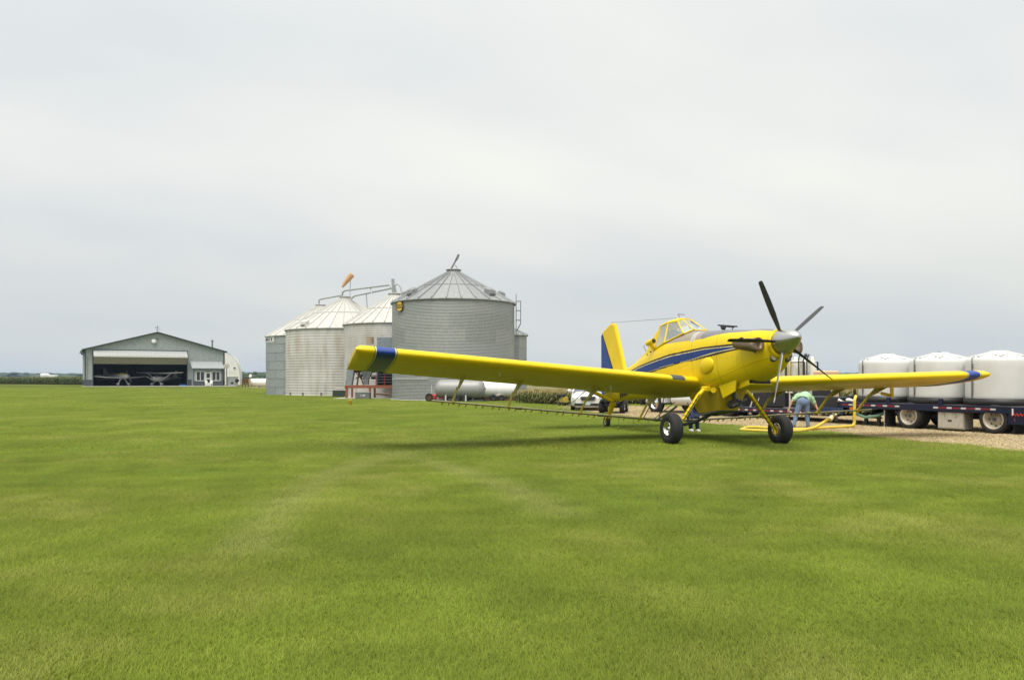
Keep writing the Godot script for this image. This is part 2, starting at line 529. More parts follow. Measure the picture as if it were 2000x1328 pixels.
func make_grass():
	var gm := vmat(0.6)
	gm.backlight_enabled = true; gm.backlight = Color(0.95, 0.95, 0.6)
	gm.metallic_specular = 0.3
	gm.cull_mode = BaseMaterial3D.CULL_DISABLED
	var zones := [[2.6, 17.0, 0.20, 0.25, 480, 0.016, 0.046, 0.0017], [16.0, 44.0, 0.48, 0.58, 700, 0.020, 0.050, 0.005], [42.0, 125.0, 1.1, 1.35, 800, 0.03, 0.06, 0.015]]
	rng.seed = 77
	for zi in 3:
		var z: Array = zones[zi]
		for variant in 3:
			var xf := []; var cs := []
			var d: float = z[0] + variant * z[2]
			var row := variant
			while d < z[1]:
				var half := d * 0.80 + 1.5
				var x: float = -half + (row % 2) * z[2] * 0.5
				while x < half:
					var px: float = x + rng.randf_range(-0.5, 0.5) * z[2]
					var pd: float = d + rng.randf_range(-0.5, 0.5) * z[2]
					x += z[2]
					var p2 := Vector2(px, pd)
					if Geometry2D.is_point_in_polygon(p2 + Vector2(0, 0.15), gravel_poly): continue
					if pd > 46.0 and (p2.distance_to(Vector2(-4.63, 61.8)) < 5.3 or p2.distance_to(Vector2(-17.06, 79.7)) < 6.4 or p2.distance_to(Vector2(-10.7, 71)) < 5.0 or p2.distance_to(Vector2(-22.6, 92)) < 6.6): continue
					var c := lawn(px, -pd)
					var k := rng.randf_range(0.86, 1.14)
					cs.append(Color(c.r * k, c.g * k, c.b * k))
					var sc := rng.randf_range(0.8, 1.2)
					xf.append(Transform3D(Basis(Vector3.UP, rng.randfn(0.0, 0.5)).scaled(Vector3(1, sc, 1)), on(px, pd)))
				d += z[2] * 3.0
				row += 3
			tag(many("grass", blade_patch(z[4], z[3], z[5], z[6], z[7], 100 + zi * 3 + variant), gm, xf, cs), "short mown grass blades of the lawn", "grass", "", "stuff")

# ---------------------------------------------------------------- the yellow airplane
# local axes: x to its left side (right in the picture), y up, z forward; body axes are tipped back by PITCH
const PITCH := 0.186
# body z, bottom y, top y, half width, roundness
const FUS := [[2.37, 1.64, 2.245, 0.285, 2.0], [2.30, 1.535, 2.275, 0.335, 2.05], [2.15, 1.42, 2.325, 0.40, 2.2], [1.90, 1.32, 2.40, 0.465, 2.4], [1.50, 1.25, 2.48, 0.51, 2.6], [0.90, 1.22, 2.63, 0.56, 2.9], [0.0, 1.28, 2.83, 0.60, 3.1], [-0.95, 1.36, 3.02, 0.62, 3.0], [-2.0, 1.48, 3.06, 0.61, 2.9], [-3.0, 1.62, 3.00, 0.54, 2.7], [-4.0, 1.76, 2.90, 0.42, 2.6], [-5.2, 1.92, 2.82, 0.27, 2.5], [-6.0, 2.03, 2.72, 0.17, 2.4], [-6.62, 2.14, 2.62, 0.10, 2.2]]
func keyed(tab: Array, z: float) -> Array:
	if z >= tab[0][0]: return tab[0]
	for k in tab.size() - 1:
		if z >= tab[k + 1][0]:
			var t: float = (tab[k][0] - z) / (tab[k][0] - tab[k + 1][0])
			var o := []
			var p: Array = tab[maxi(k - 1, 0)]; var q: Array = tab[mini(k + 2, tab.size() - 1)]
			for i in tab[k].size():
				var h: float = tab[k][0] - tab[k + 1][0]
				var m0: float = (tab[k + 1][i] - p[i]) / maxf(p[0] - tab[k + 1][0], 1e-4) * h
				var m1: float = (q[i] - tab[k][i]) / maxf(tab[k][0] - q[0], 1e-4) * h
				var t2 := t * t; var t3 := t2 * t
				o.append((2 * t3 - 3 * t2 + 1) * tab[k][i] + (t3 - 2 * t2 + t) * m0 + (-2 * t3 + 3 * t2) * tab[k + 1][i] + (t3 - t2) * m1)
			o[0] = z
			return o
	return tab[-1]
func fus_point(f: Array, ang: float) -> Vector3:             # ang 0 at the left side, 90 degrees on top
	var e: float = 2.0 / f[4]
	var c := cos(ang); var s := sin(ang)
	return Vector3(f[3] * signf(c) * pow(absf(c), e), (f[1] + f[2]) * 0.5 + (f[2] - f[1]) * 0.5 * signf(s) * pow(absf(s), e), f[0])
func polyline(tab: Array, z: float) -> float:
	if z >= tab[0][0]: return tab[0][1]
	for k in tab.size() - 1:
		if z >= tab[k + 1][0]: return lerpf(tab[k][1], tab[k + 1][1], (tab[k][0] - z) / (tab[k][0] - tab[k + 1][0]))
	return tab[-1][1]
const STRIPE_T := [[1.95, 2.045], [1.56, 2.125], [0.19, 2.34], [-1.34, 2.50], [-3.4, 2.60], [-6.6, 2.62]]
const STRIPE_B := [[1.95, 1.95], [1.56, 1.99], [0.15, 2.11], [-1.39, 2.17], [-2.16, 2.21], [-3.4, 2.26], [-6.6, 2.36]]
func livery() -> ImageTexture:
	var w := 1024; var h := 768
	var im := Image.create_empty(w, h, false, Image.FORMAT_RGB8)
	var yel := Color(0.76, 0.555, 0.003); var blu := Color(0.007, 0.036, 0.215); var drk := Color(0.03, 0.018, 0.010); var crm := Color(0.74, 0.66, 0.30)
	var gry := Color(0.17, 0.175, 0.185); var tau := Color(0.30, 0.255, 0.21); var lgr := Color(0.45, 0.44, 0.42)
	var pn := FastNoiseLite.new(); pn.seed = 3; pn.frequency = 0.9
	for i in w:
		var z := lerpf(2.37, -6.62, (i + 0.5) / w)
		var f := keyed(FUS, z)
		var ts := polyline(STRIPE_T, z) + 0.005; var bs := polyline(STRIPE_B, z) - 0.01
		for j in h:
			var p := fus_point(f, TAU * (j + 0.5) / h)
			var c := yel
			var y := p.y
			var ax := absf(p.x)
			if y > bs and y < ts and z < 1.95:
				if y > ts - 0.045 or y < bs + 0.04: c = drk
				elif y > ts - 0.066 or y < bs + 0.06: c = crm
				else: c = blu
			elif z > -1.75 and y > (f[1] + f[2]) * 0.5 + (f[2] - f[1]) * 0.30:
				var edge := f[3] * lerpf(0.40, 0.88, clampf((2.36 - z) / 2.2, 0.0, 1.0)) as float
				if z < 0.0 and y > 2.60 - (z + 0.1) * 0.165: c = tau
				if z >= 0.0 and ax < edge: c = gry
				if z < -0.22 and z > -0.40 and y > 2.60: c = lgr
			# panel seams and a little dirt
			var seam := false
			for sz in [1.62, 0.72, -0.30, -1.1, -2.6, -3.9, -5.3]:
				if absf(z - sz) < 0.006: seam = true
			if absf(y - (1.62 + (f[0] - 2.2) * 0.085)) < 0.006 and z > -1.0 and ax > f[3] * 0.5: seam = true
			var dirt := 1.0 - 0.10 * clampf(pn.get_noise_3d(p.x * 2.0, y * 3.0, z * 0.8) + 0.1, 0.0, 1.0) - 0.10 * clampf((1.7 - y) * 2.0, 0.0, 1.0) * clampf(pn.get_noise_3d(p.x * 4.0, y * 4.0, z * 0.5 + 7.0) + 0.4, 0.0, 1.0)
			for hq in [[1.45, 1.05, 1.60, 1.86], [0.55, 0.05, 1.50, 1.72], [-2.75, -3.35, 2.70, 2.86], [-0.5, -0.95, 2.02, 2.14]]:   # access hatches
				if z < hq[0] and z > hq[1] and y > hq[2] and y < hq[3] and (absf(z - hq[0]) < 0.007 or absf(z - hq[1]) < 0.007 or absf(y - hq[2]) < 0.006 or absf(y - hq[3]) < 0.006): seam = true
			var soot := clampf((1.38 - z) / 0.2, 0.0, 1.0) * clampf((z + 2.6) / 3.6, 0.0, 1.0) * exp(-pow((y - 2.17 - (1.3 - z) * 0.05) / (0.07 + (1.3 - z) * 0.03), 2.0))
			dirt *= 1.0 - 0.35 * soot * clampf(0.6 + pn.get_noise_3d(z * 1.5, y * 9.0, 3.0), 0.0, 1.0)
			if seam: dirt *= 0.62
			c = Color(c.r * dirt, c.g * dirt, c.b * dirt)
			im.set_pixel(i, j, c.linear_to_srgb())
	return ImageTexture.create_from_image(im)

func wing_le(a: float) -> Vector3:                            # leading edge, in ground axes
	var s := absf(a)
	return Vector3(a, 1.490 + 0.0545 * s, -0.44 + 0.004 * s)
var CH := Vector3(0, -0.235, -0.972)
var CN := Vector3(0, 0.972, -0.235)
func rig_wing(s: float):                                      # each wing is rigged a touch differently
	CH = Vector3(0, -0.235 if s < 0 else -0.195, -0.972 if s < 0 else -0.981)
	CN = Vector3(0, -CH.z, CH.y)
func foil(x: float, t := 0.165) -> float:                    # half thickness
	return 5.0 * t * (0.2969 * sqrt(x) - 0.1260 * x - 0.3516 * x * x + 0.2843 * x * x * x - 0.1036 * x * x * x * x)
func camber(x: float) -> float:
	return 0.03 * (2 * 0.4 * x - x * x) / 0.16 if x < 0.4 else 0.03 / 0.36 * (0.2 + 2 * 0.4 * x - x * x)
func wing_ring(a: float, x0: float, x1: float, shrink := 1.0, chord := 1.83) -> Array:
	var le := wing_le(a)
	var o := []
	var n := 14
	for k in n + 1:                                            # upper side from back to front
		var u := 1.0 - float(k) / n
		var x := x0 + (x1 - x0) * u * u if x0 == 0.0 else x0 + (x1 - x0) * u
		o.append(le + CH * (x * chord) + CN * ((camber(x) + foil(x) * shrink) * chord))
	for k in range(1 if x0 == 0.0 else 0, n + 1):              # lower side from front to back
		var u := float(k) / n
		var x := x0 + (x1 - x0) * u * u if x0 == 0.0 else x0 + (x1 - x0) * u
		o.append(le + CH * (x * chord) + CN * ((camber(x) - foil(x) * shrink) * chord))
	return o
func wing_span(as_: Array, x0: float, x1: float, sgn: float, grow := 0.0) -> Mb:
	var m := Mb.new()
	var rings := []
	for q in as_:
		var a: float = q if q is float or q is int else q[0]
		var r := wing_ring(a * sgn, x0, x1, 1.0 if not q is Array else q[1])
		if q is Array and q.size() > 2:
			for k in r.size():
				var c: Vector3 = wing_le(a * sgn) + CH * 0.95
				r[k] = Vector3(r[k].x, c.y + (r[k].y - c.y) * q[2], c.z + (r[k].z - c.z) * q[2])
		if grow > 0.0:
			for k in r.size():
				var off: float = (r[k] - (wing_le(a * sgn) + CH * 0.9)).dot(CN)
				r[k] += CN * signf(off) * grow - CH * grow * (1.0 if k > 9 and k < 20 else 0.0)
		if sgn < 0: r.reverse()
		rings.append(r)
	if sgn > 0:
		for r in rings: r.reverse()
	if sgn < 0:
		for r in rings: r.reverse()
	m.loft(rings)
	return m

var wheel_cache := {}
func wheel_parts(root: Node3D, at: Vector3, r: float, w: float, rim_r: float, rim_mat: Material, called := "wheel", face := -1.0, bolts := 8, turn := 0.0, dish := 0.0):
	# the axle runs along x; face is the side that shows the rim; dish sinks the hub
	var key := "%.3f %.3f %.3f %.0f %d %.2f" % [r, w, rim_r, face, bolts, dish]
	if not wheel_cache.has(key):
		var x := Transform3D(Basis(Vector3(0, 1, 0), Vector3(face, 0, 0), Vector3(0, 0, -face)), Vector3.ZERO)
		var t := Mb.new()
		var h := w * 0.5
		t.lathe([Vector2(rim_r, -h * 0.80), Vector2(rim_r * 1.10, -h * 0.95), Vector2((rim_r + r) * 0.5, -h), Vector2(r * 0.90, -h * 0.93), Vector2(r * 0.97, -h * 0.72), Vector2(r, -h * 0.45), Vector2(r, h * 0.45), Vector2(r * 0.97, h * 0.72), Vector2(r * 0.90, h * 0.93), Vector2((rim_r + r) * 0.5, h), Vector2(rim_r * 1.10, h * 0.95), Vector2(rim_r, h * 0.80)], 40, x)
		for g in [-0.25, 0.0, 0.25]:
			t.lathe([Vector2(r * 1.0, h * (g - 0.09)), Vector2(r * 1.008, h * (g - 0.08)), Vector2(r * 1.008, h * (g + 0.08)), Vector2(r, h * (g + 0.09))], 40, x)
		var m := Mb.new()
		var e := dish * h
		m.lathe([Vector2(rim_r * 0.98, -h * 0.8), Vector2(rim_r * 1.0, h * 0.82), Vector2(rim_r * 1.04, h * 0.92), Vector2(rim_r * 0.96, h * 0.94), Vector2(rim_r * 0.88, h * 0.80), Vector2(rim_r * 0.82, h * 0.30 - e), Vector2(rim_r * 0.64, h * 0.22 - e), Vector2(rim_r * 0.48, h * 0.36 - e), Vector2(rim_r * 0.42, h * 0.52 - e), Vector2(rim_r * 0.26, h * 0.60 - e), Vector2(rim_r * 0.22, h * 0.80 - e), Vector2(0.0, h * 0.84 - e)], 28, x)
		var b := Mb.new()
		for k in bolts:
			var a := TAU * k / bolts
			var p := x * Vector3(cos(a) * rim_r * 0.66, h * 0.20 - e, sin(a) * rim_r * 0.66)
			b.tube([p, p + x.basis.y * h * 0.10], rim_r * 0.10, 8)
		b.tube([x * Vector3(0, h * 0.5 - e, 0), x * Vector3(0, h * 0.95 - e, 0)], [rim_r * 0.24, rim_r * 0.20], 14)
		wheel_cache[key] = [t.done(), m.done(), b.done()]
	var ty := part(called, wheel_cache[key][0], M.rubber, root, Transform3D(Basis(Vector3.UP, turn), at))
	part("rim", wheel_cache[key][1], rim_mat, ty)
	part("hub_and_holes", wheel_cache[key][2], M.dark_grey, ty)
	return ty

func make_airplane():
	var root := thing("yellow_airplane", "big yellow crop duster airplane with blue stripes and silver spinner, parked on the lawn", "airplane", Vector3(5.212, 0.038, -18.916), Basis(Vector3.UP, 0.314) * Basis(Vector3.BACK, -0.0285))
	var P := Transform3D(Basis(Vector3.RIGHT, -PITCH), Vector3.ZERO)
	# fuselage with its livery
	var fm := StandardMaterial3D.new()
	fm.albedo_texture = livery(); fm.roughness = 0.42; fm.metallic_specular = 0.35
	fm.clearcoat_enabled = true; fm.clearcoat = 0.12; fm.clearcoat_roughness = 0.18
	var f := Mb.new()
	var nz := 90; var na := 64
	f.smooth(0)
	for k in nz:
		for i in na:
			var pt := []; var uv := []
			for q in [[0, 0], [0, 1], [1, 1], [1, 0]]:
				var u: float = float(k + q[0]) / nz
				var v: float = float(i + q[1]) / na
				pt.append(fus_point(keyed(FUS, lerpf(2.37, -6.62, u)), TAU * v)); uv.append(Vector2(u, v))
			f.uvtri(pt[0], uv[0], pt[1], uv[1], pt[2], uv[2]); f.uvtri(pt[0], uv[0], pt[2], uv[2], pt[3], uv[3])
	f.flat()
	for e in [0, nz]:
		var fz := keyed(FUS, lerpf(2.37, -6.62, float(e) / nz))
		var mid := Vector3(0, (fz[1] + fz[2]) * 0.5, fz[0])
		for i in na:
			var a := fus_point(fz, TAU * i / na); var b := fus_point(fz, TAU * (i + 1) / na)
			var uva := Vector2(0.0, 0.9) if e == 0 else Vector2(0.999, 0.9)
			if e == 0: f.uvtri(mid, uva, a, uva, b, uva)
			else: f.uvtri(mid, uva, b, uva, a, uva)
	var fus := part("fuselage", f, fm, root, P)
	var bl := Mb.new()
	bl.lathe([Vector2(0.335, 0.0), Vector2(0.33, 0.06), Vector2(0.28, 0.075)], 36, Transform3D(Basis(Vector3.RIGHT, PI / 2), Vector3(0, 1.945, 2.33)))
	part("cowl_ring", bl, M.yellow, root, P)
	for s in [-1.0, 1.0]:
		var lx := Transform3D(Basis(Vector3.RIGHT, PI / 2 - 0.15) * Basis(Vector3.BACK, -s * 0.25), Vector3(s * 0.175, 1.645, 2.315))
		var hs := Mb.new()
		hs.lathe([Vector2(0.085, -0.06), Vector2(0.088, 0.03), Vector2(0.072, 0.035), Vector2(0.068, -0.02), Vector2(0.0, -0.05)], 20, lx)
		var hl := part("landing_light", hs, M.dark_grey, root, P)
		var ln := Mb.new()
		ln.lathe([Vector2(0.07, 0.022), Vector2(0.05, 0.026), Vector2(0.0, 0.028)], 20, lx)
		part("lens", ln, M.lens, hl)
		var bu := Mb.new(); bu.ball(lx * Vector3(0, -0.02, 0), Vector3(0.026, 0.026, 0.026), 10, 8)
		part("bulb", bu, M.chrome, hl)
	# propeller
	var hub := Vector3(0, 1.97, 2.50)
	var sp := Mb.new()
	sp.lathe([Vector2(0.05, -0.15), Vector2(0.262, -0.13), Vector2(0.268, -0.05), Vector2(0.262, 0.06), Vector2(0.238, 0.17), Vector2(0.195, 0.29), Vector2(0.135, 0.40), Vector2(0.062, 0.485), Vector2(0.0, 0.51)], 40, Transform3D(Basis(Vector3.RIGHT, PI / 2), hub))
	part("spinner", sp, M.steel, root, P)
	for k in 5:
		var m := Mb.new()
		var rings := []
		for q in [[0.19, 0.075, 0.070, 1.45], [0.30, 0.085, 0.055, 1.42], [0.42, 0.120, 0.040, 1.38], [0.65, 0.150, 0.028, 1.30], [0.95, 0.145, 0.020, 1.22], [1.22, 0.125, 0.014, 1.16], [1.31, 0.114, 0.0125, 1.15]]:
			var o := []
			for i in 14:
				var a := TAU * i / 14
				var cx: float = cos(a) * q[1] * 0.5; var cz: float = sin(a) * q[2] * 0.5
				var tw: float = q[3]
				o.append(Vector3(cx * cos(tw) - cz * sin(tw), q[0], cx * sin(tw) + cz * cos(tw)))
			rings.append(o)
		var tipr := []
		for q in [[1.308, 0.116, 0.0145, 1.15], [1.395, 0.100, 0.011, 1.14], [1.416, 0.060, 0.008, 1.14]]:
			var o := []
			for i in 14:
				var a := TAU * i / 14
				var cx: float = cos(a) * q[1] * 0.5; var cz: float = sin(a) * q[2] * 0.5
				var tw: float = q[3]
				o.append(Vector3(cx * cos(tw) - cz * sin(tw), q[0], cx * sin(tw) + cz * cos(tw)))
			tipr.append(o)
		for r in rings: r.reverse()
		for r in tipr: r.reverse()
		m.loft(rings)
		var ang := -0.338 + TAU * k / 5.0
		var bx := P * Transform3D(Basis(Vector3.BACK, -ang), hub + Vector3(0, 0, -0.02))
		var bp := part("propeller_blade", m, M.blade_grey if k == 3 else M.blade, root, bx)
		if k == 3: tag(bp, "grey propeller blade pointing down with a white tip")
		var tm := Mb.new(); tm.loft(tipr)
		part("blade_tip", tm, M.white if k == 3 else M.blade, bp)
	# exhaust stacks
	for s in [-1.0, 1.0]:
		var m := Mb.new()
		var rings := []
		for q in [[0.42, 2.20, 2.00, 0.10, 0.10], [0.50, 2.30, 1.95, 0.125, 0.135], [0.585, 2.20, 1.93, 0.12, 0.155], [0.625, 2.02, 1.98, 0.11, 0.145], [0.645, 1.75, 2.05, 0.10, 0.125], [0.65, 1.64, 2.08, 0.092, 0.112]]:
			var o := []
			for i in 18:
				var a := TAU * i / 18
				o.append(Vector3(s * q[0] + cos(a) * q[3], q[2] + sin(a) * q[4], q[1]))
			if s < 0: pass
			rings.append(o)
		rings.reverse()
		m.loft(rings, false, true)
		var inner := []
		for i in 18:
			var a := TAU * i / 18
			inner.append(Vector3(s * 0.65 + cos(a) * 0.073, 2.08 + sin(a) * 0.10, 1.645))
		m.loft([inner, rings[0]], false, false)
		var ex := part("exhaust_stack", m, M.exhaust, root, P)
		var d := Mb.new(); d.loft([inner, inner.map(func(v): return v + Vector3(0, 0, 0.25))], false, true)
		part("exhaust_bore", d, M.black, ex)
	# teardrop bulges, belly scoop, spray hopper throat
	for s in [-1.0, 1.0]:
		var b := Mb.new()
		b.ball(Vector3(s * 0.575, 1.86, 0.30), Vector3(0.085, 0.20, 0.30), 18, 12)
		part("side_bulge", b, M.yellow, root, P)
		var pt := Mb.new()
		pt.tube([Vector3(s * 0.46, 1.83, 2.06), Vector3(s * 0.475, 1.83, 2.06)], 0.045, 14)
		part("vent_ring", pt, M.mid_grey, root, P)
	var sc := Mb.new()
	for q in [-1.0]:
		sc.plate([Vector2(-0.48, 1.36), Vector2(-1.20, 1.34), Vector2(-1.12, 1.10), Vector2(-0.62, 1.02)], 0.03, Transform3D(Basis(Vector3(0, 0, -1), Vector3(0, 1, 0), Vector3(1, 0, 0)), Vector3(q * 0.40, 0, 0)))
	part("belly_scoop", sc, M.yellow, root, P)
	var sl := Mb.new()
	sl.box(Vector3(0, 1.245, 1.34), Vector3(0.50, 0.10, 0.44))
	var slp := part("intake_slot", sl, M.black, root, P)
	var lip := Mb.new()
	lip.box(Vector3(0, 1.178, 1.33), Vector3(0.60, 0.03, 0.50), 0.01, Basis(Vector3.RIGHT, -0.05))
	for x in [-0.285, 0.285]: lip.box(Vector3(x, 1.235, 1.30), Vector3(0.03, 0.13, 0.42), 0.008)
	part("intake_lip", lip, M.yellow, slp)
	var hp := Mb.new()
	hp.loft([[Vector3(-0.26, 0.86, -0.75), Vector3(0.26, 0.86, -0.75), Vector3(0.26, 0.80, 0.20), Vector3(-0.26, 0.80, 0.20)], [Vector3(-0.42, 1.42, -0.95), Vector3(0.42, 1.42, -0.95), Vector3(0.42, 1.30, 0.42), Vector3(-0.42, 1.30, 0.42)]], true, true, false)
	part("hopper_throat", hp, mat(0.55, 0.38, 0.015, 0.5, 0.0, T.grime, 0.6), root, P)
	var hg := Mb.new()
	hg.box(Vector3(0, 0.81, -0.28), Vector3(0.50, 0.05, 0.86), 0.01)
	part("hopper_gate", hg, M.mid_grey, root, P)
	var pu := Mb.new()
	pu.tube([Vector3(0, 0.92, 0.30), Vector3(0, 0.92, 0.62)], 0.10, 16)
	pu.tube([Vector3(0, 0.92, 0.62), Vector3(0, 0.92, 0.74)], [0.07, 0.02], 16)
	pu.tube([Vector3(0, 1.20, 0.45), Vector3(0, 0.95, 0.45)], 0.05, 8)
	pu.tube([Vector3(0, 0.90, 0.30), Vector3(0.0, 0.82, -0.5), Vector3(-0.1, 0.70, -1.2), Vector3(-0.1, 0.72, -2.2)], 0.045, 8)
	var pmp := part("spray_pump", pu, M.dark_grey, root, P)
	for k in 4:
		var b := Mb.new()
		b.box(Vector3(0, 0.14, 0), Vector3(0.05, 0.18, 0.012), 0.0, Basis(Vector3.UP, 0.6))
		part("fan_blade", b, M.mid_grey, pmp, Transform3D(Basis(Vector3.BACK, TAU * k / 4 + 0.4), Vector3(0, 0.92, 0.68)))
	# cockpit
	make_canopy(root, P)
	# wings
	for s in [-1.0, 1.0]:
		rig_wing(s)
		var w := wing_span([0.35, 1.0, 2.0, 3.0, 4.0, 5.0, 6.0, 7.0, 8.005], 0.0, 0.735, s)
		var wp := part("wing", w, M.yellow, root)
		part("flap", wing_span([0.66, 1.6, 3.0, 4.58], 0.748, 1.0, s), M.yellow, root)
		part("aileron", wing_span([4.62, 6.0, 7.2, 8.0], 0.748, 1.0, s), M.yellow, root)
		for q in [[8.008, 8.022], [8.478, 8.492]]: part("wing_line", wing_span(q, 0.0, 1.0, s, 0.002), M.dark_line, wp)
		for q in [[8.024, 8.045], [8.455, 8.476]]: part("wing_line", wing_span(q, 0.0, 1.0, s, 0.002), M.cream, wp)
		part("wing_band", wing_span([8.047, 8.25, 8.453], 0.0, 1.0, s), M.blue, root)
		part("wing_tip", wing_span([8.494, 8.66, [8.78, 0.94, 0.995], [8.85, 0.72, 0.98], [8.885, 0.40, 0.95]], 0.0, 1.0, s), M.yellow, root)
		# fillet at the root and the dark walkway patch on its nose
		var fl := Mb.new()
		var fr := []
		for q in [[0.30, 1.25], [0.55, 1.12], [0.72, 1.03], [0.90, 1.0]]:
			var r := wing_ring(q[0] * s, 0.0, 1.0, q[1])
			if s > 0: r.reverse()
			fr.append(r)
		fl.loft(fr if s < 0 else fr)
		part("wing_root_fillet", fl, M.yellow, root)
		var pw := Mb.new()
		var r0 := wing_ring(0.93 * s, 0.0, 0.75); var r1 := wing_ring(1.28 * s, 0.0, 0.75)
		pw.smooth()
		for k in range(7, 15):
			var off := CN * 0.004 - CH * 0.004
			pw.quad(r0[k] + off, r0[k + 1] + off, r1[k + 1] + off, r1[k] + off)
		part("wing_root_inlet", pw, M.dark_grey, root)
		# seams and inspection plates on the underside
		var ip := Mb.new()
		for k in 9:
			var a: float = (1.5 + k * 0.75) * s
			var q := wing_le(a) + CH * 0.8 + CN * (camber(0.43) - foil(0.43)) * 1.83 - CN * 0.003
			ip.tube([q, q - CN * 0.004], 0.055, 12)
		part("inspection_plates", ip, M.yellow, wp)
		# skin laps: rib and spar lines under and over the wing
		var sm := Mb.new()
		var aa := 1.2
		while aa < 7.9:
			var ra := wing_ring(aa * s, 0.0, 0.735); var rb := wing_ring((aa + 0.010) * s, 0.0, 0.735)
			sm.flat()
			for k in ra.size() - 1:
				var o0: Vector3 = (ra[k] - (wing_le(aa * s) + CH * 0.75 + CN * 0.04)).normalized() * 0.0015
				var o1: Vector3 = (ra[k + 1] - (wing_le(aa * s) + CH * 0.75 + CN * 0.04)).normalized() * 0.0015
				sm.quad(ra[k] + o0, ra[k + 1] + o1, rb[k + 1] + o1, rb[k] + o0)
			aa += 1.12
		for xx in [0.30, 0.52]:
			for side in [-1.0, 1.0]:
				var p0: Vector3 = wing_le(1.0 * s) + CH * (xx * 1.83) + CN * ((camber(xx) + side * foil(xx)) * 1.83 + side * 0.0015)
				var p1: Vector3 = wing_le(8.0 * s) + CH * (xx * 1.83) + CN * ((camber(xx) + side * foil(xx)) * 1.83 + side * 0.0015)
				sm.quad(p0, p1, p1 + CH * 0.014, p0 + CH * 0.014)
		part("skin_laps", sm, mat(0.50, 0.36, 0.004, 0.5), wp)
		var pit := Mb.new()
		var pa := wing_le(2.6 * s) + CH * 0.75 - CN * 0.12
		pit.tube([pa, pa - CN * 0.12], 0.018, 6)
		pit.tube([wing_le(5.55 * s) + CH * 0.5 - CN * 0.11, wing_le(5.55 * s) + CH * 0.5 - CN * 0.2], 0.012, 6)
		part("drain_mast", pit, M.dull_white, wp)
	make_tail(root, P)
	make_gear(root)
	make_boom(root)

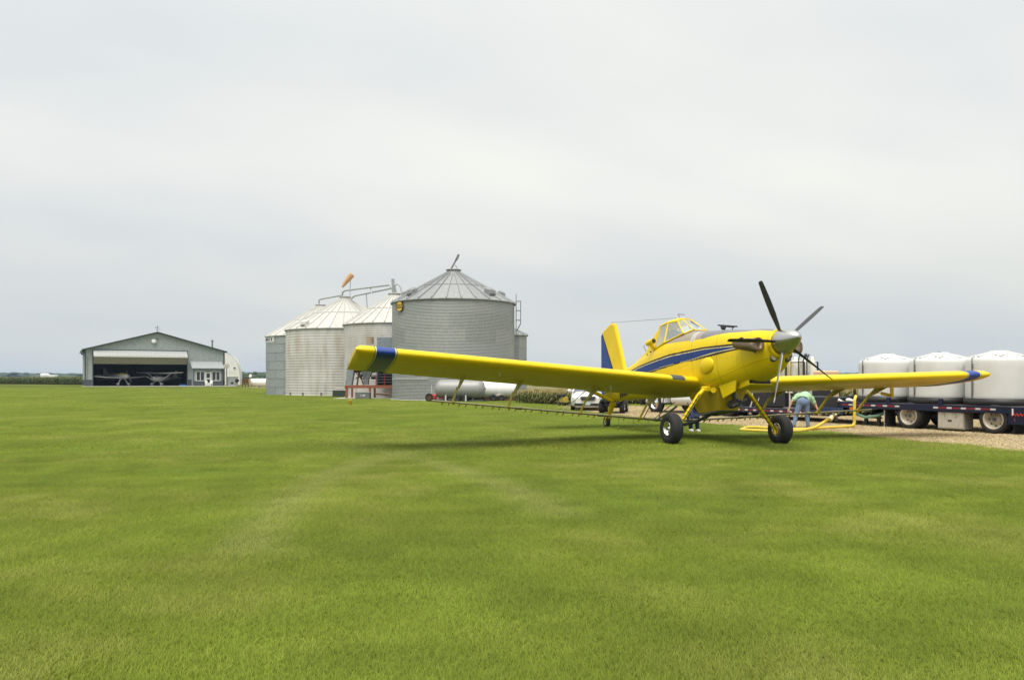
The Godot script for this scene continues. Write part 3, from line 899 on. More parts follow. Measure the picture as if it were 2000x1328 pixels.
func make_canopy(root: Node3D, P: Transform3D):
	var V := func(x, y, z): return Vector3(x, y, z)
	var pts := {"A": Vector3(0.43, 2.96, -0.90), "B": Vector3(0.26, 3.43, -1.42), "C": Vector3(0.50, 2.92, -1.80), "D": Vector3(0.30, 3.50, -1.84), "E": Vector3(0.49, 2.86, -2.42), "F": Vector3(0.29, 3.52, -2.30), "W": Vector3(0.20, 3.04, -0.78), "X": Vector3(0.13, 3.50, -1.42)}
	var mir := func(k, s): return Vector3(pts[k].x * s, pts[k].y, pts[k].z)
	var panes := [["A", "C", "D", "B"], ["C", "E", "F", "D"], ["W", "A", "B", "X"]]
	for s in [-1.0, 1.0]:
		for q in panes:
			var m := Mb.new()
			var c := []
			for k in q: c.append(mir.call(k, s))
			var nn: Vector3 = (c[1] - c[0]).cross(c[2] - c[0]).normalized() * 0.004
			m.loft([[c[0] - nn, c[1] - nn, c[2] - nn, c[3] - nn], [c[0] + nn, c[1] + nn, c[2] + nn, c[3] + nn]], true, true, false)
			part("cockpit_window", m, M.glass, root, P)
		var fr := Mb.new()
		for q in [["A", "B"], ["C", "D"], ["E", "F"], ["A", "C"], ["C", "E"], ["B", "D"], ["D", "F"], ["A", "W"], ["B", "X"], ["W", "X"]]:
			fr.tube([mir.call(q[0], s), mir.call(q[1], s)], 0.022 if q[0] != "W" else 0.015, 6)
			for k in q: fr.ball(mir.call(k, s), Vector3(0.026, 0.026, 0.026), 6, 4)
		part("window_frame", fr, M.yellow, root, P)
		# round yellow air scoop with a black mouth
		var sc := Mb.new()
		sc.tube([Vector3(s * 0.62, 3.06, -2.50), Vector3(s * 0.60, 3.06, -2.18)], 0.075, 14)
		sc.tube([Vector3(s * 0.50, 2.92, -2.40), Vector3(s * 0.60, 3.02, -2.40)], 0.05, 8)
		var sp := part("air_scoop", sc, M.yellow, root, P)
		var mo := Mb.new(); mo.tube([Vector3(s * 0.6, 3.06, -2.181), Vector3(s * 0.6, 3.06, -2.172)], 0.062, 14)
		mo.tube([Vector3(s * 0.62, 3.06, -2.50), Vector3(s * 0.62, 3.06, -2.508)], 0.062, 14)
		part("scoop_mouth", mo, M.black, sp)
	var ws := Mb.new()
	var w0: Vector3 = mir.call("W", -1.0); var w1: Vector3 = mir.call("W", 1.0); var x1: Vector3 = mir.call("X", 1.0); var x0: Vector3 = mir.call("X", -1.0)
	var wn := Vector3(0, 0.006, 0.006)
	ws.loft([[w0 - wn, w1 - wn, x1 - wn, x0 - wn], [w0 + wn, w1 + wn, x1 + wn, x0 + wn]], true, true, false)
	part("windshield", ws, M.glass, root, P)
	var wf := Mb.new()
	wf.tube([w0, w1], 0.018, 6); wf.tube([x0, x1], 0.02, 6)
	part("windshield_frame", wf, M.yellow, root, P)
	var wi := Mb.new()
	wi.tube([Vector3(0.05, 3.42, -1.28), Vector3(0.02, 3.16, -0.88)], 0.009, 6)
	part("windshield_wiper", wi, M.black, root, P)
	# roof shell, headrest fairing
	var rf := Mb.new()
	var rings := []
	for q in [[-1.40, 0.27, 3.42, 3.52], [-1.60, 0.285, 3.46, 3.59], [-1.95, 0.30, 3.49, 3.63], [-2.32, 0.30, 3.50, 3.64], [-2.40, 0.30, 3.48, 3.62]]:
		var o := []
		for i in 11:
			var a := PI * i / 10
			o.append(Vector3(cos(a) * q[1], q[2] + sin(a) * (q[3] - q[2]), q[0]))
		for i in 11:
			var a := PI - PI * i / 10
			o.append(Vector3(cos(a) * (q[1] - 0.03), q[2] + sin(a) * (q[3] - q[2] - 0.03), q[0]))
		rings.append(o)
	rf.loft(rings)
	part("cockpit_roof", rf, M.yellow, root, P)
	var ff := Mb.new()
	rings = []
	for q in [[-2.40, 0.485, 3.62], [-2.62, 0.46, 3.55], [-2.85, 0.44, 3.40], [-3.15, 0.42, 3.16], [-3.6, 0.40, 3.00], [-4.3, 0.34, 2.86], [-5.2, 0.24, 2.80]]:
		var o := []
		for i in 26:
			var a := TAU * i / 26
			var e := 0.85
			o.append(Vector3(signf(cos(a)) * pow(absf(cos(a)), e) * q[1], 2.55 + signf(sin(a)) * pow(absf(sin(a)), e) * (q[2] - 2.55 if sin(a) > 0 else 0.3), q[0]))
		rings.append(o)
	ff.loft(rings)
	part("rear_fairing", ff, M.yellow, root, P)
	var st := Mb.new()
	st.box(Vector3(0, 2.98, -2.12), Vector3(0.46, 0.75, 0.12), 0.04)
	st.box(Vector3(0, 3.30, -2.10), Vector3(0.24, 0.16, 0.10), 0.03)
	part("pilot_seat", st, M.black, root, P)
	var pn := Mb.new()
	pn.box(Vector3(0, 2.96, -1.05), Vector3(0.62, 0.16, 0.18), 0.03)
	part("instrument_panel", pn, M.black, root, P)
	# antennas, steps and small fittings along the back
	var an := Mb.new()
	an.tube([Vector3(0.02, 3.62, -1.75), Vector3(0.02, 3.76, -1.86)], 0.008, 5)
	an.tube([Vector3(0.02, 3.76, -1.86), Vector3(0.02, 3.66, -1.52)], 0.008, 5)
	an.tube([Vector3(0.1, 3.60, -2.1), Vector3(0.1, 3.72, -2.1)], 0.007, 5)
	part("roof_antenna", an, M.black, root, P)
	var gp := Mb.new()
	for x in [-0.10, 0.10]: gp.tube([Vector3(x, 2.72, 0.46), Vector3(x * 1.6, 2.83, 0.44)], 0.014, 6)
	gp.box(Vector3(0, 2.83, 0.45), Vector3(0.40, 0.04, 0.07), 0.012)
	gp.box(Vector3(-0.13, 2.80, 0.45), Vector3(0.11, 0.11, 0.10), 0.02)
	gp.tube([Vector3(-0.28, 2.84, 0.46), Vector3(0.26, 2.835, 0.46)], 0.018, 6)
	part("guidance_lightbar", gp, M.black, root, P)
	var lt := Mb.new()
	for q in [[0.30, 2.84, -0.30], [0.30, 2.88, -0.55], [0.30, 2.93, -0.85], [-0.30, 2.84, -0.30], [-0.30, 2.88, -0.55], [-0.30, 2.93, -0.85]]:
		lt.box(Vector3(q[0], q[1], q[2]), Vector3(0.03, 0.04, 0.07))
	for q in [[-0.45, 2.86, -2.65], [-0.44, 2.82, -2.85], [-0.46, 2.78, -2.72], [0.45, 2.86, -2.65]]:
		lt.box(Vector3(q[0], q[1], q[2]), Vector3(0.05, 0.03, 0.06))
	part("hatch_latch", lt, M.black, root, P)
	var vm := Mb.new()
	for x in [-0.16, 0.12]:
		vm.tube([Vector3(x, 3.06, -3.45), Vector3(x * 1.2, 3.22, -3.52), Vector3(x * 1.4, 3.24, -3.42)], 0.01, 5)
		vm.tube([Vector3(x, 3.1, -3.3), Vector3(x, 3.26, -3.30)], 0.008, 5)
	part("whip_antenna", vm, M.mid_grey, root, P)

func make_tail(root: Node3D, P: Transform3D):
	var side := Transform3D(Basis(Vector3(0, 0, -1), Vector3(0, 1, 0), Vector3(1, 0, 0)), Vector3.ZERO)   # outline x -> body -z, thickness along x
	var o := func(a): return a.map(func(q): return Vector2(-q[0], q[1]))
	var fin := Mb.new()
	fin.plate(o.call([[-5.05, 2.60], [-5.72, 2.60], [-6.56, 4.30], [-6.60, 4.42], [-5.90, 4.55], [-5.66, 4.46]]), 0.13, side, 0.045)
	var fp := part("tail_fin", fin, M.yellow, root, P)
	var rd := Mb.new()
	rd.plate(o.call([[-5.80, 2.60], [-6.30, 2.20], [-6.88, 2.20], [-6.80, 3.29], [-6.68, 4.33], [-6.62, 4.33]]), 0.11, side, 0.04)
	part("rudder", rd, M.blue, root, P)
	var ln := Mb.new()
	ln.plate(o.call([[-5.74, 2.60], [-5.79, 2.60], [-6.615, 4.33], [-6.57, 4.33]]), 0.10, side)
	part("hinge_line", ln, M.dark_line, fp)
	var tp := Mb.new()
	tp.tube([Vector3(0, 4.54, -5.9), Vector3(0, 4.60, -5.92)], 0.015, 6)
	tp.ball(Vector3(0, 4.38, -6.66), Vector3(0.03, 0.03, 0.03), 8, 6)
	part("tail_beacon", tp, M.mid_grey, fp)
	var aw := Mb.new()
	aw.tube([Vector3(0, 4.58, -5.92), Vector3(0.1, 3.72, -2.1)], 0.006, 4)
	part("antenna_wire", aw, M.mid_grey, root, P)
	for s in [-1.0, 1.0]:
		var st := Mb.new()
		var flatx := Transform3D(Basis(Vector3(1, 0, 0), Vector3(0, 0, -1), Vector3(0, 1, 0)), Vector3(0, 2.60, 0))
		var pl := [Vector2(s * 0.08, 5.35), Vector2(s * 2.35, 5.75), Vector2(s * 2.55, 5.92), Vector2(s * 2.55, 6.22), Vector2(s * 0.08, 6.22)]
		if s < 0: pl.reverse()
		st.plate(pl, 0.12, flatx, 0.045)
		part("tailplane", st, M.yellow, root, P)
		var el := Mb.new()
		pl = [Vector2(s * 0.12, 6.24), Vector2(s * 2.55, 6.24), Vector2(s * 2.55, 6.70), Vector2(s * 0.35, 6.78)]
		if s < 0: pl.reverse()
		el.plate(pl, 0.09, flatx, 0.035)
		part("elevator", el, M.yellow, root, P)
		var sr := Mb.new()
		sr.bar(Vector3(s * 0.10, 2.02, -5.95), Vector3(s * 1.35, 2.54, -5.92), 0.035, 0.07)
		sr.bar(Vector3(s * 0.10, 2.05, -6.15), Vector3(s * 1.35, 2.54, -6.12), 0.035, 0.06)
		part("tailplane_strut", sr, M.yellow, root, P)
	# registration letters low on the rear fuselage
	for s in [-1.0, 1.0]:
		var bx := Basis(Vector3(0, 0, 1) * -s, Vector3.UP, Vector3(s, 0, 0))
		bx = Basis(Vector3.UP, s * 0.145) * bx
		text_part("registration", "NW", 0.34, M.dark_line, root, P * Transform3D(bx, Vector3(s * 0.345, 2.10, -4.7)), 0.03)
	# tail wheel
	var tw := Mb.new()
	tw.tube([Vector3(0, 0.82, -6.42), Vector3(0, 0.58, -6.62), Vector3(0, 0.42, -6.70)], [0.10, 0.075, 0.06], 10)
	tw.box(Vector3(0, 0.62, -6.60), Vector3(0.16, 0.14, 0.14), 0.02)
	for s in [-1.0, 1.0]:
		tw.bar(Vector3(s * 0.085, 0.40, -6.70), Vector3(s * 0.085, 0.17, -6.86), 0.025, 0.05)
	tw.box(Vector3(0, 0.40, -6.70), Vector3(0.2, 0.05, 0.08), 0.01)
	part("tail_wheel_fork", tw, M.yellow, root)
	wheel_parts(root, Vector3(0, 0.175, -6.88), 0.185, 0.12, 0.085, M.dull_white, "tail_wheel", -1.0, 5)

func make_gear(root: Node3D):
	for s in [-1.0, 1.0]:
		var leg := Mb.new()
		var rings := []
		var path := [[Vector3(s * 0.44, 1.33, -0.16), 0.10, 0.14], [Vector3(s * 0.60, 1.30, -0.14), 0.085, 0.13], [Vector3(s * 0.74, 1.17, -0.12), 0.08, 0.125], [Vector3(s * 0.98, 0.86, -0.08), 0.075, 0.115], [Vector3(s * 1.26, 0.50, -0.03), 0.065, 0.10], [Vector3(s * 1.345, 0.40, -0.01), 0.06, 0.09], [Vector3(s * 1.36, 0.26, 0.0), 0.06, 0.09]]
		for k in path.size():
			var a: Vector3 = path[mini(k + 1, path.size() - 1)][0] - path[maxi(k - 1, 0)][0]
			var y := a.normalized()
			var x := y.cross(Vector3(0, 0, 1)).normalized()
			var z := x.cross(y)
			var o := []
			var w: float = path[k][1] * 0.5; var d: float = path[k][2] * 0.5
			for q in [[w, d * 0.6], [w * 0.6, d], [-w * 0.6, d], [-w, d * 0.6], [-w, -d * 0.6], [-w * 0.6, -d], [w * 0.6, -d], [w, -d * 0.6]]:
				o.append(path[k][0] + x * q[0] + z * q[1])
			o.reverse()
			rings.append(o)
		leg.loft(rings)
		var lg := part("gear_leg", leg, M.yellow, root)
		var ties := Mb.new()
		for k in 6:
			var t := 0.12 + k * 0.15
			var c := Vector3(s * 0.78, 1.11, -0.115).lerp(Vector3(s * 1.28, 0.48, -0.03), t)
			var y := Vector3(s * 0.50, -0.63, 0.08).normalized()
			var x := y.cross(Vector3(0, 0, 1)).normalized()
			ties.box(c, Vector3(0.085 - k * 0.002, 0.012, 0.130 - k * 0.004), 0.0, Basis(x, y, x.cross(y)))
		ties.tube([Vector3(s * 0.76, 1.20, -0.05), Vector3(s * 1.0, 0.88, -0.005), Vector3(s * 1.28, 0.51, 0.035), Vector3(s * 1.36, 0.36, 0.05)], 0.010, 5)
		part("brake_line", ties, M.black, lg)
		var cl := Mb.new()
		cl.box(Vector3(s * 0.52, 1.32, -0.15), Vector3(0.18, 0.14, 0.24), 0.03)
		cl.tube([Vector3(s * 0.40, 1.30, 0.02), Vector3(s * 0.46, 1.30, 0.08)], 0.07, 10)
		part("gear_clamp", cl, M.yellow, lg)
		var bk := Mb.new()
		bk.tube([Vector3(s * 1.385, 0.36, 0), Vector3(s * 1.42, 0.36, 0)], 0.12, 20)
		bk.box(Vector3(s * 1.395, 0.46, -0.06), Vector3(0.07, 0.09, 0.12), 0.015)
		part("brake_disc", bk, M.steel, lg)
		wheel_parts(root, Vector3(s * 1.525, 0.365, 0.0), 0.368, 0.275, 0.165, M.chrome, "main_wheel", -1.0, 10)

func boom_at(a: float) -> Vector3: return Vector3(a, 0.42 + 0.064 * absf(a), -2.62)
func make_boom(root: Node3D):
	for s in [-1.0, 1.0]:
		rig_wing(s)
		var b := Mb.new()
		b.tube([boom_at(0.28 * s), boom_at(3.5 * s), boom_at(6.75 * s)], [0.030, 0.027, 0.024], 8)
		for a in [0.45, 2.1, 4.4]:
			b.tube([boom_at(a * s), boom_at((a + 0.14) * s)], 0.045, 10)
		b.tube([boom_at(0.5 * s), Vector3(0.3 * s, 0.62, -2.45), Vector3(0.12 * s, 0.85, -2.2)], 0.03, 8)
		var bp := part("spray_boom", b, mat(0.30, 0.27, 0.16, 0.4, 0.6, T.grime, 2.0), root)
		var nz := Mb.new()
		nz.tube([Vector3(0, 0.0, 0), Vector3(0, -0.05, -0.03)], 0.016, 6)
		nz.tube([Vector3(0, -0.045, -0.03), Vector3(-0.01, -0.085, -0.08)], [0.022, 0.014], 6)
		var nm := nz.done()
		var ym := mat(0.50, 0.42, 0.05, 0.5)
		var k := 0
		var a := 0.75
		while a < 6.7:
			var q := boom_at(a * s)
			if s < 0 and a < 2.2 and k % 2 == 0:
				var dp := Mb.new(); dp.tube([q, q + Vector3(0, -0.27, 0)], 0.006, 5)
				var dr := part("drop_tube", dp, M.mid_grey, bp)
				part("nozzle", nm, ym, bp, Transform3D(Basis.IDENTITY, q + Vector3(0, -0.27, 0)))
			else:
				part("nozzle", nm, ym, bp, Transform3D(Basis.IDENTITY, q))
			k += 1
			a += 0.17 if k % 2 == 0 else 0.27
		# hangers under the trailing edge
		for q in [[6.2, 0.0], [4.75, 0.0], [2.75, 0.1], [1.0, 0.0]]:
			var h := Mb.new()
			var ax: float = q[0] * s
			var te := wing_le(ax) + CH * 1.60 - CN * 0.03
			var fwd := wing_le(ax) + CH * 1.05 - CN * 0.10
			var bo := boom_at(ax)
			var knee := te + Vector3(0, -0.22, -0.18)
			var sd := Transform3D(Basis(Vector3(0, 0, -1), Vector3(0, 1, 0), Vector3(1, 0, 0)), Vector3(ax, 0, 0))
			var pl := [Vector2(-fwd.z, fwd.y), Vector2(-te.z - 0.05, te.y), Vector2(-knee.z + 0.04, knee.y), Vector2(-knee.z - 0.05, knee.y - 0.04)]
			pl.reverse()
			h.plate(pl, 0.02, sd)
			h.bar(knee + Vector3(0, 0.03, 0), bo, 0.012, 0.05)
			h.bar(knee + Vector3(0.04 * s, 0.0, 0), bo + Vector3(0.04 * s, 0, 0.02), 0.010, 0.045)
			h.tube([bo + Vector3(-0.03, 0, 0), bo + Vector3(0.03, 0, 0)], 0.045, 8)
			part("boom_hanger", h, mat(0.46, 0.37, 0.03, 0.5, 0.0, T.grime, 2.0), root)
		# aileron balance arm near the tip
		if s < 0: continue
		var ar := Mb.new()
		var w := wing_le(6.55 * s) + CH * 1.28 - CN * 0.09
		ar.bar(w, w + Vector3(0.0, -0.24, 0.02), 0.04, 0.10)
		ar.bar(w + Vector3(0, -0.23, 0.05), w + Vector3(0, -0.16, -0.40), 0.04, 0.09)
		ar.tube([w + Vector3(0, -0.18, 0.0), w + Vector3(-0.6 * s, -0.16, 0.1)], 0.01, 5)
		part("aileron_arm", ar, M.yellow, root)
	# stay wires and cross braces
	rig_wing(-1.0)
	var sw := Mb.new()
	sw.tube([wing_le(-3.05) + CH * 0.9 - CN * 0.12, boom_at(-3.25) + Vector3(0, 0.03, 0)], 0.010, 6)
	part("stay_rod", sw, M.dull_white, root)
	var cb := Mb.new()
	for s in [-1.0, 1.0]:
		cb.tube([Vector3(s * 0.45, 1.1, -2.3), boom_at(0.45 * s)], 0.016, 6)
		cb.tube([Vector3(s * 0.8, 1.2, -2.1), boom_at(0.9 * s)], 0.012, 6)
		cb.tube([Vector3(s * 0.2, 0.95, -2.2), boom_at(0.6 * s)], 0.012, 6)
	cb.tube([boom_at(-0.3), boom_at(0.3)], 0.022, 8)
	part("boom_brace", cb, M.dark_grey, root)

# ---------------------------------------------------------------- grain bins
func wall_sheet(R: float, a: float, h: float, pitch: float, amp: float) -> ArrayMesh:   # one curved corrugated sheet, centred on +z
	var m := Mb.new()
	m.smooth(1)
	var rows := int(round(h / pitch)) * 4
	var cols := 6
	if amp <= 0.0: rows = 1
	var g := []
	for j in rows + 1:
		var y := h * j / rows
		var off := amp * sin(y / pitch * TAU)
		var r := []
		for i in cols + 1:
			var t := -a / 2 + a * i / cols
			r.append(Vector3(sin(t) * (R + off), y, cos(t) * (R + off)))
		g.append(r)
	for j in rows:
		for i in cols: m.quad(g[j][i], g[j][i + 1], g[j + 1][i + 1], g[j + 1][i])
	m.flat()                                                   # returned edges
	for e in [0, cols]:
		for j in rows:
			var p: Vector3 = g[j][e]; var q: Vector3 = g[j + 1][e]
			m.quad(p, q, q * Vector3(0.994, 1, 0.994), p * Vector3(0.994, 1, 0.994))
	return m.done()

func roof_panel(R: float, r: float, rise: float, a: float, rib: float) -> ArrayMesh:   # one roof sector with its raised rib, centred on +z
	var m := Mb.new()
	var st := 5
	var P := func(t: float, ang: float, up: float): return Vector3(sin(ang) * lerpf(R, r, t), rise * t + up, cos(ang) * lerpf(R, r, t))
	m.flat()
	for k in st:
		var t0 := float(k) / st; var t1 := float(k + 1) / st
		m.quad(P.call(t0, -a / 2, 0.0), P.call(t0, a / 2, 0.0), P.call(t1, a / 2, 0.0), P.call(t1, -a / 2, 0.0))
		m.quad(P.call(t1, -a / 2, -0.03), P.call(t1, a / 2, -0.03), P.call(t0, a / 2, -0.03), P.call(t0, -a / 2, -0.03))
	var w := 0.05
	for k in st:
		var t0 := float(k) / st; var t1 := float(k + 1) / st
		var w0 := w / lerpf(R, r, t0); var w1 := w / lerpf(R, r, t1)
		m.quad(P.call(t0, a / 2 - w0, 0.0), P.call(t0, a / 2 - w0 * 0.5, rib), P.call(t1, a / 2 - w1 * 0.5, rib), P.call(t1, a / 2 - w1, 0.0))
		m.quad(P.call(t0, a / 2 - w0 * 0.5, rib), P.call(t0, a / 2 + w0 * 0.5, rib), P.call(t1, a / 2 + w1 * 0.5, rib), P.call(t1, a / 2 - w1 * 0.5, rib))
		m.quad(P.call(t0, a / 2 + w0 * 0.5, rib), P.call(t0, a / 2 + w0, 0.0), P.call(t1, a / 2 + w1, 0.0), P.call(t1, a / 2 + w1 * 0.5, rib))
	m.quad(P.call(0.0, a / 2 - w / R, -0.06), P.call(0.0, a / 2 + w / R, -0.06), P.call(0.0, a / 2 + w / R, rib + 0.02), P.call(0.0, a / 2 - w / R, rib + 0.02))
	m.quad(P.call(0.0, -a / 2, -0.06), P.call(0.0, a / 2, -0.06), P.call(0.0, a / 2, 0.0), P.call(0.0, -a / 2, 0.0))
	return m.done()

func grain_bin(label: String, at: Vector3, R: float, eave: float, apex: float, rings: int, sheets: int, ribs: int, pitch: float, wall_mats: Array, roof_mats: Array, cap_r := 0.45) -> Node3D:
	var root := thing("grain_bin", label, "grain bin", at, Basis.IDENTITY, "round metal grain bins behind the lawn")
	var h := eave / rings
	var sh := wall_sheet(R, TAU / sheets * 1.012, h, pitch, minf(pitch * 0.10, 0.014) if pitch > 0.0 else 0.0) if pitch > 0.0 else wall_sheet(R, TAU / sheets * 0.985, h * 0.965, 1.0, 0.0)
	var r := RandomNumberGenerator.new(); r.seed = int(absf(at.x) * 100.0)
	for k in rings:
		for i in sheets:
			var ang := TAU * (i + 0.5 * (k % 2)) / sheets
			part("wall_sheet", sh, wall_mats[r.randi() % wall_mats.size()], root, Transform3D(Basis(Vector3.UP, ang), Vector3(0, h * k, 0)))
	var core := Mb.new()
	core.lathe([Vector2(R - 0.07, 0.0), Vector2(R - 0.07, eave - 0.02)], 48)
	core.lathe([Vector2(R + 0.10, -0.5), Vector2(R + 0.10, 0.06), Vector2(R - 0.1, 0.07)], 48)
	part("bin_base", core, M.concrete, root)
	var pm := roof_panel(R + 0.14, cap_r * 1.1, apex - eave - 0.25, TAU / ribs, 0.10)
	for i in ribs:
		part("roof_panel", pm, roof_mats[r.randi() % roof_mats.size()], root, Transform3D(Basis(Vector3.UP, TAU * (i + 0.35) / ribs), Vector3(0, eave + 0.0, 0)))
	var cap := Mb.new()
	cap.lathe([Vector2(cap_r * 1.35, apex - 0.36), Vector2(cap_r * 1.38, apex - 0.27), Vector2(cap_r, apex - 0.22), Vector2(cap_r, apex - 0.03), Vector2(cap_r * 1.12, apex - 0.02), Vector2(cap_r * 1.12, apex + 0.04), Vector2(cap_r * 0.4, apex + 0.10), Vector2(0, apex + 0.12)], 32)
	part("roof_cap", cap, roof_mats[0], root)
	var rg := Mb.new()
	var tr := 0.52
	var rad := lerpf(R + 0.14, cap_r * 1.1, tr); var yy := eave + (apex - eave - 0.25) * tr + 0.05
	var ringp := []
	for i in 49: ringp.append(Vector3(cos(TAU * i / 48) * rad, yy, sin(TAU * i / 48) * rad))
	rg.tube(ringp, 0.022, 5, false)
	part("roof_ring", rg, roof_mats[0], root)
	return root

func on_bin(R: float, deg: float, y: float, out := 0.0) -> Transform3D:   # a frame on the wall: z outwards; 0 degrees faces +z, positive to the right
	var a := deg_to_rad(deg)
	return Transform3D(Basis(Vector3.UP, a), Vector3(sin(a) * (R + out), y, cos(a) * (R + out)))

func roof_vent(root: Node3D, R: float, eave: float, rise: float, deg: float, t: float, m: Material):
	var a := deg_to_rad(deg)
	var rr := lerpf(R, 0.5, t)
	var v := Mb.new()
	v.loft([[Vector3(-0.32, -0.1, 0.34), Vector3(0.32, -0.1, 0.34), Vector3(0.32, -0.1, -0.4), Vector3(-0.32, -0.1, -0.4)], [Vector3(-0.32, 0.30, 0.30), Vector3(0.32, 0.30, 0.30), Vector3(0.32, 0.46, -0.22), Vector3(-0.32, 0.46, -0.22)], [Vector3(-0.2, 0.46, 0.14), Vector3(0.2, 0.46, 0.14), Vector3(0.2, 0.56, -0.14), Vector3(-0.2, 0.56, -0.14)]], true, true, false)
	var p := part("roof_vent", v, m, root, Transform3D(Basis(Vector3.UP, a), Vector3(sin(a) * rr, eave + rise * t, cos(a) * rr)))
	var d := Mb.new(); d.box(Vector3(0, -0.02, 0.335), Vector3(0.56, 0.07, 0.03))
	part("vent_mouth", d, M.black, p)

func make_bins():
	var galv := [mat(0.335, 0.355, 0.36, 0.45, 0.30, T.spangle, 2.0), mat(0.315, 0.335, 0.34, 0.45, 0.30, T.streak, Vector3(0.9, 0.3, 0.9)), mat(0.355, 0.37, 0.372, 0.48, 0.25, T.streak, Vector3(1.2, 0.25, 1.2))]
	var roof := [mat(0.31, 0.33, 0.34, 0.45, 0.25, T.streak, 0.5), mat(0.28, 0.30, 0.31, 0.45, 0.25, T.streak, 0.5)]
	var wht := []
	for q in [0.56, 0.53, 0.585]: wht.append(mat(q, q * 0.99, q * 0.96, 0.55, 0.0, T.rust, Vector3(0.24, 0.05, 0.24)))
	var world_tri := galv + wht
	for q in world_tri: q.uv1_world_triplanar = true
	var wroof := [mat(0.52, 0.52, 0.51, 0.6, 0.0, T.streak, 0.3), mat(0.49, 0.49, 0.48, 0.6, 0.0, T.streak, 0.3), mat(0.54, 0.535, 0.52, 0.6, 0.0, T.streak, 0.3)]
	var flatg := [mat(0.34, 0.375, 0.40, 0.5, 0.25, T.streak, 0.6), mat(0.31, 0.345, 0.37, 0.5, 0.25, T.streak, 0.7), mat(0.36, 0.395, 0.42, 0.5, 0.25, T.streak, 0.5)]
	# the big grey bin
	var b := grain_bin("largest grey corrugated grain bin with grey ribbed roof and round yellow sign near its eave", on(-4.63, 61.8), 4.82, 7.52, 10.22, 7, 12, 28, 0.107, galv, roof, 0.55)
	var sg := Mb.new()
	sg.tube([Vector3(0, 0, 0.0), Vector3(0, 0, 0.03)], 0.37, 28)
	var sx := on_bin(4.82, -51, 7.08, 0.10)
	sx.basis = Basis(Vector3.UP, deg_to_rad(-40))
	var sgp := part("round_sign", sg, mat(0.72, 0.50, 0.06, 0.5, 0.0, T.grime, 3.0), b, sx)
	var sr := Mb.new()
	sr.lathe([Vector2(0.355, 0.0), Vector2(0.395, 0.0), Vector2(0.395, 0.045), Vector2(0.355, 0.045), Vector2(0.355, 0.0)], 28, Transform3D(Basis(Vector3.RIGHT, PI / 2), Vector3.ZERO))
	part("sign_rim", sr, M.black, sgp)
	text_part("sign_letters", "GSI", 0.31, M.black, sgp, Transform3D(Basis.IDENTITY, Vector3(0, 0.0, 0.036)), 0.012)
	roof_vent(b, 4.9, 7.52, 2.45, -46, 0.20, roof[1]); roof_vent(b, 4.9, 7.52, 2.45, 47, 0.20, roof[1])
	roof_vent(b, 4.9, 7.52, 2.45, -95, 0.25, roof[1]); roof_vent(b, 4.9, 7.52, 2.45, 100, 0.25, roof[1])
	var sw := Mb.new()
	sw.tube([Vector3(-0.25, 10.2, 0.1), Vector3(0.42, 11.42, 0.1)], 0.065, 8)
	sw.box(Vector3(0.28, 11.15, 0.1), Vector3(0.17, 0.36, 0.2), 0.03, Basis(Vector3.BACK, -0.5))
	sw.tube([Vector3(0.30, 11.25, 0.1), Vector3(0.42, 11.45, 0.1)], 0.09, 8)
	sw.tube([Vector3(0.30, 10.3, 0.1), Vector3(0.26, 10.45, 0.1), Vector3(0.12, 10.62, 0.1)], 0.025, 5)
	part("roof_auger", sw, M.mid_grey, b)
	var ld := Mb.new()
	var lx := on_bin(4.82, 88, 0.0, 0.14)
	for x in [-0.2, 0.2]: ld.tube([lx * Vector3(x, 0.4, 0), lx * Vector3(x, 8.3, 0)], 0.022, 5)
	var yy := 0.5
	while yy < 8.2:
		ld.tube([lx * Vector3(-0.2, yy, 0), lx * Vector3(0.2, yy, 0)], 0.014, 5)
		yy += 0.3
	var lp := part("bin_ladder", ld, M.mid_grey, b)
	var cg := Mb.new()
	for q in [[-0.35, 0.0], [0.35, 0.0], [-0.35, 0.36], [0.35, 0.36]]: cg.tube([lx * Vector3(q[0], 6.0 if q[1] > 0 else 5.6, q[1]), lx * Vector3(q[0], 7.75, q[1])], 0.022, 5)
	for y in [6.25, 7.0, 7.75]: cg.tube([lx * Vector3(-0.35, y, 0), lx * Vector3(-0.35, y, 0.36), lx * Vector3(0.35, y, 0.36), lx * Vector3(0.35, y, 0)], 0.02, 5)
	cg.tube([lx * Vector3(-0.35, 6.0, 0.36), lx * Vector3(-0.35, 5.4, 0.05)], 0.02, 5)
	cg.tube([lx * Vector3(0.35, 6.0, 0.36), lx * Vector3(0.35, 5.4, 0.05)], 0.02, 5)
	part("ladder_platform", cg, M.mid_grey, lp)
	var dr := Mb.new()
	var hx := []
	for k in 9: hx.append(on_bin(4.82, -70 + k * 6.5, 1.62, 0.06).origin)
	dr.tube(hx, 0.022, 5)
	part("wall_pipe", dr, M.dull_white, b)
	# old white bin
	var w := grain_bin("stained old white corrugated grain bin with white cone roof, left of the dryer", on(-17.06, 79.7), 5.85, 6.5, 10.0, 5, 10, 30, 0.26, wht, wroof, 0.55)
	var an := Mb.new()
	for k in 8:
		var x := on_bin(5.85, -70 + k * 20, 0.0, 0.05)
		an.box(x * Vector3(0, 0.22, 0.03), Vector3(0.12, 0.3, 0.08), 0.0, x.basis)
	part("anchor_bracket", an, M.mid_grey, w)
	roof_vent(w, 5.95, 6.5, 3.25, -32, 0.10, M.dull_white)
	# middle white bin
	var c := grain_bin("white-roofed corrugated grain bin directly behind the dryer, between two other bins", on(-10.7, 71.0), 4.52, 6.45, 9.35, 6, 11, 28, 0.18, wht, wroof, 0.55)
	roof_vent(c, 4.6, 6.45, 2.65, 60, 0.3, M.dull_white)
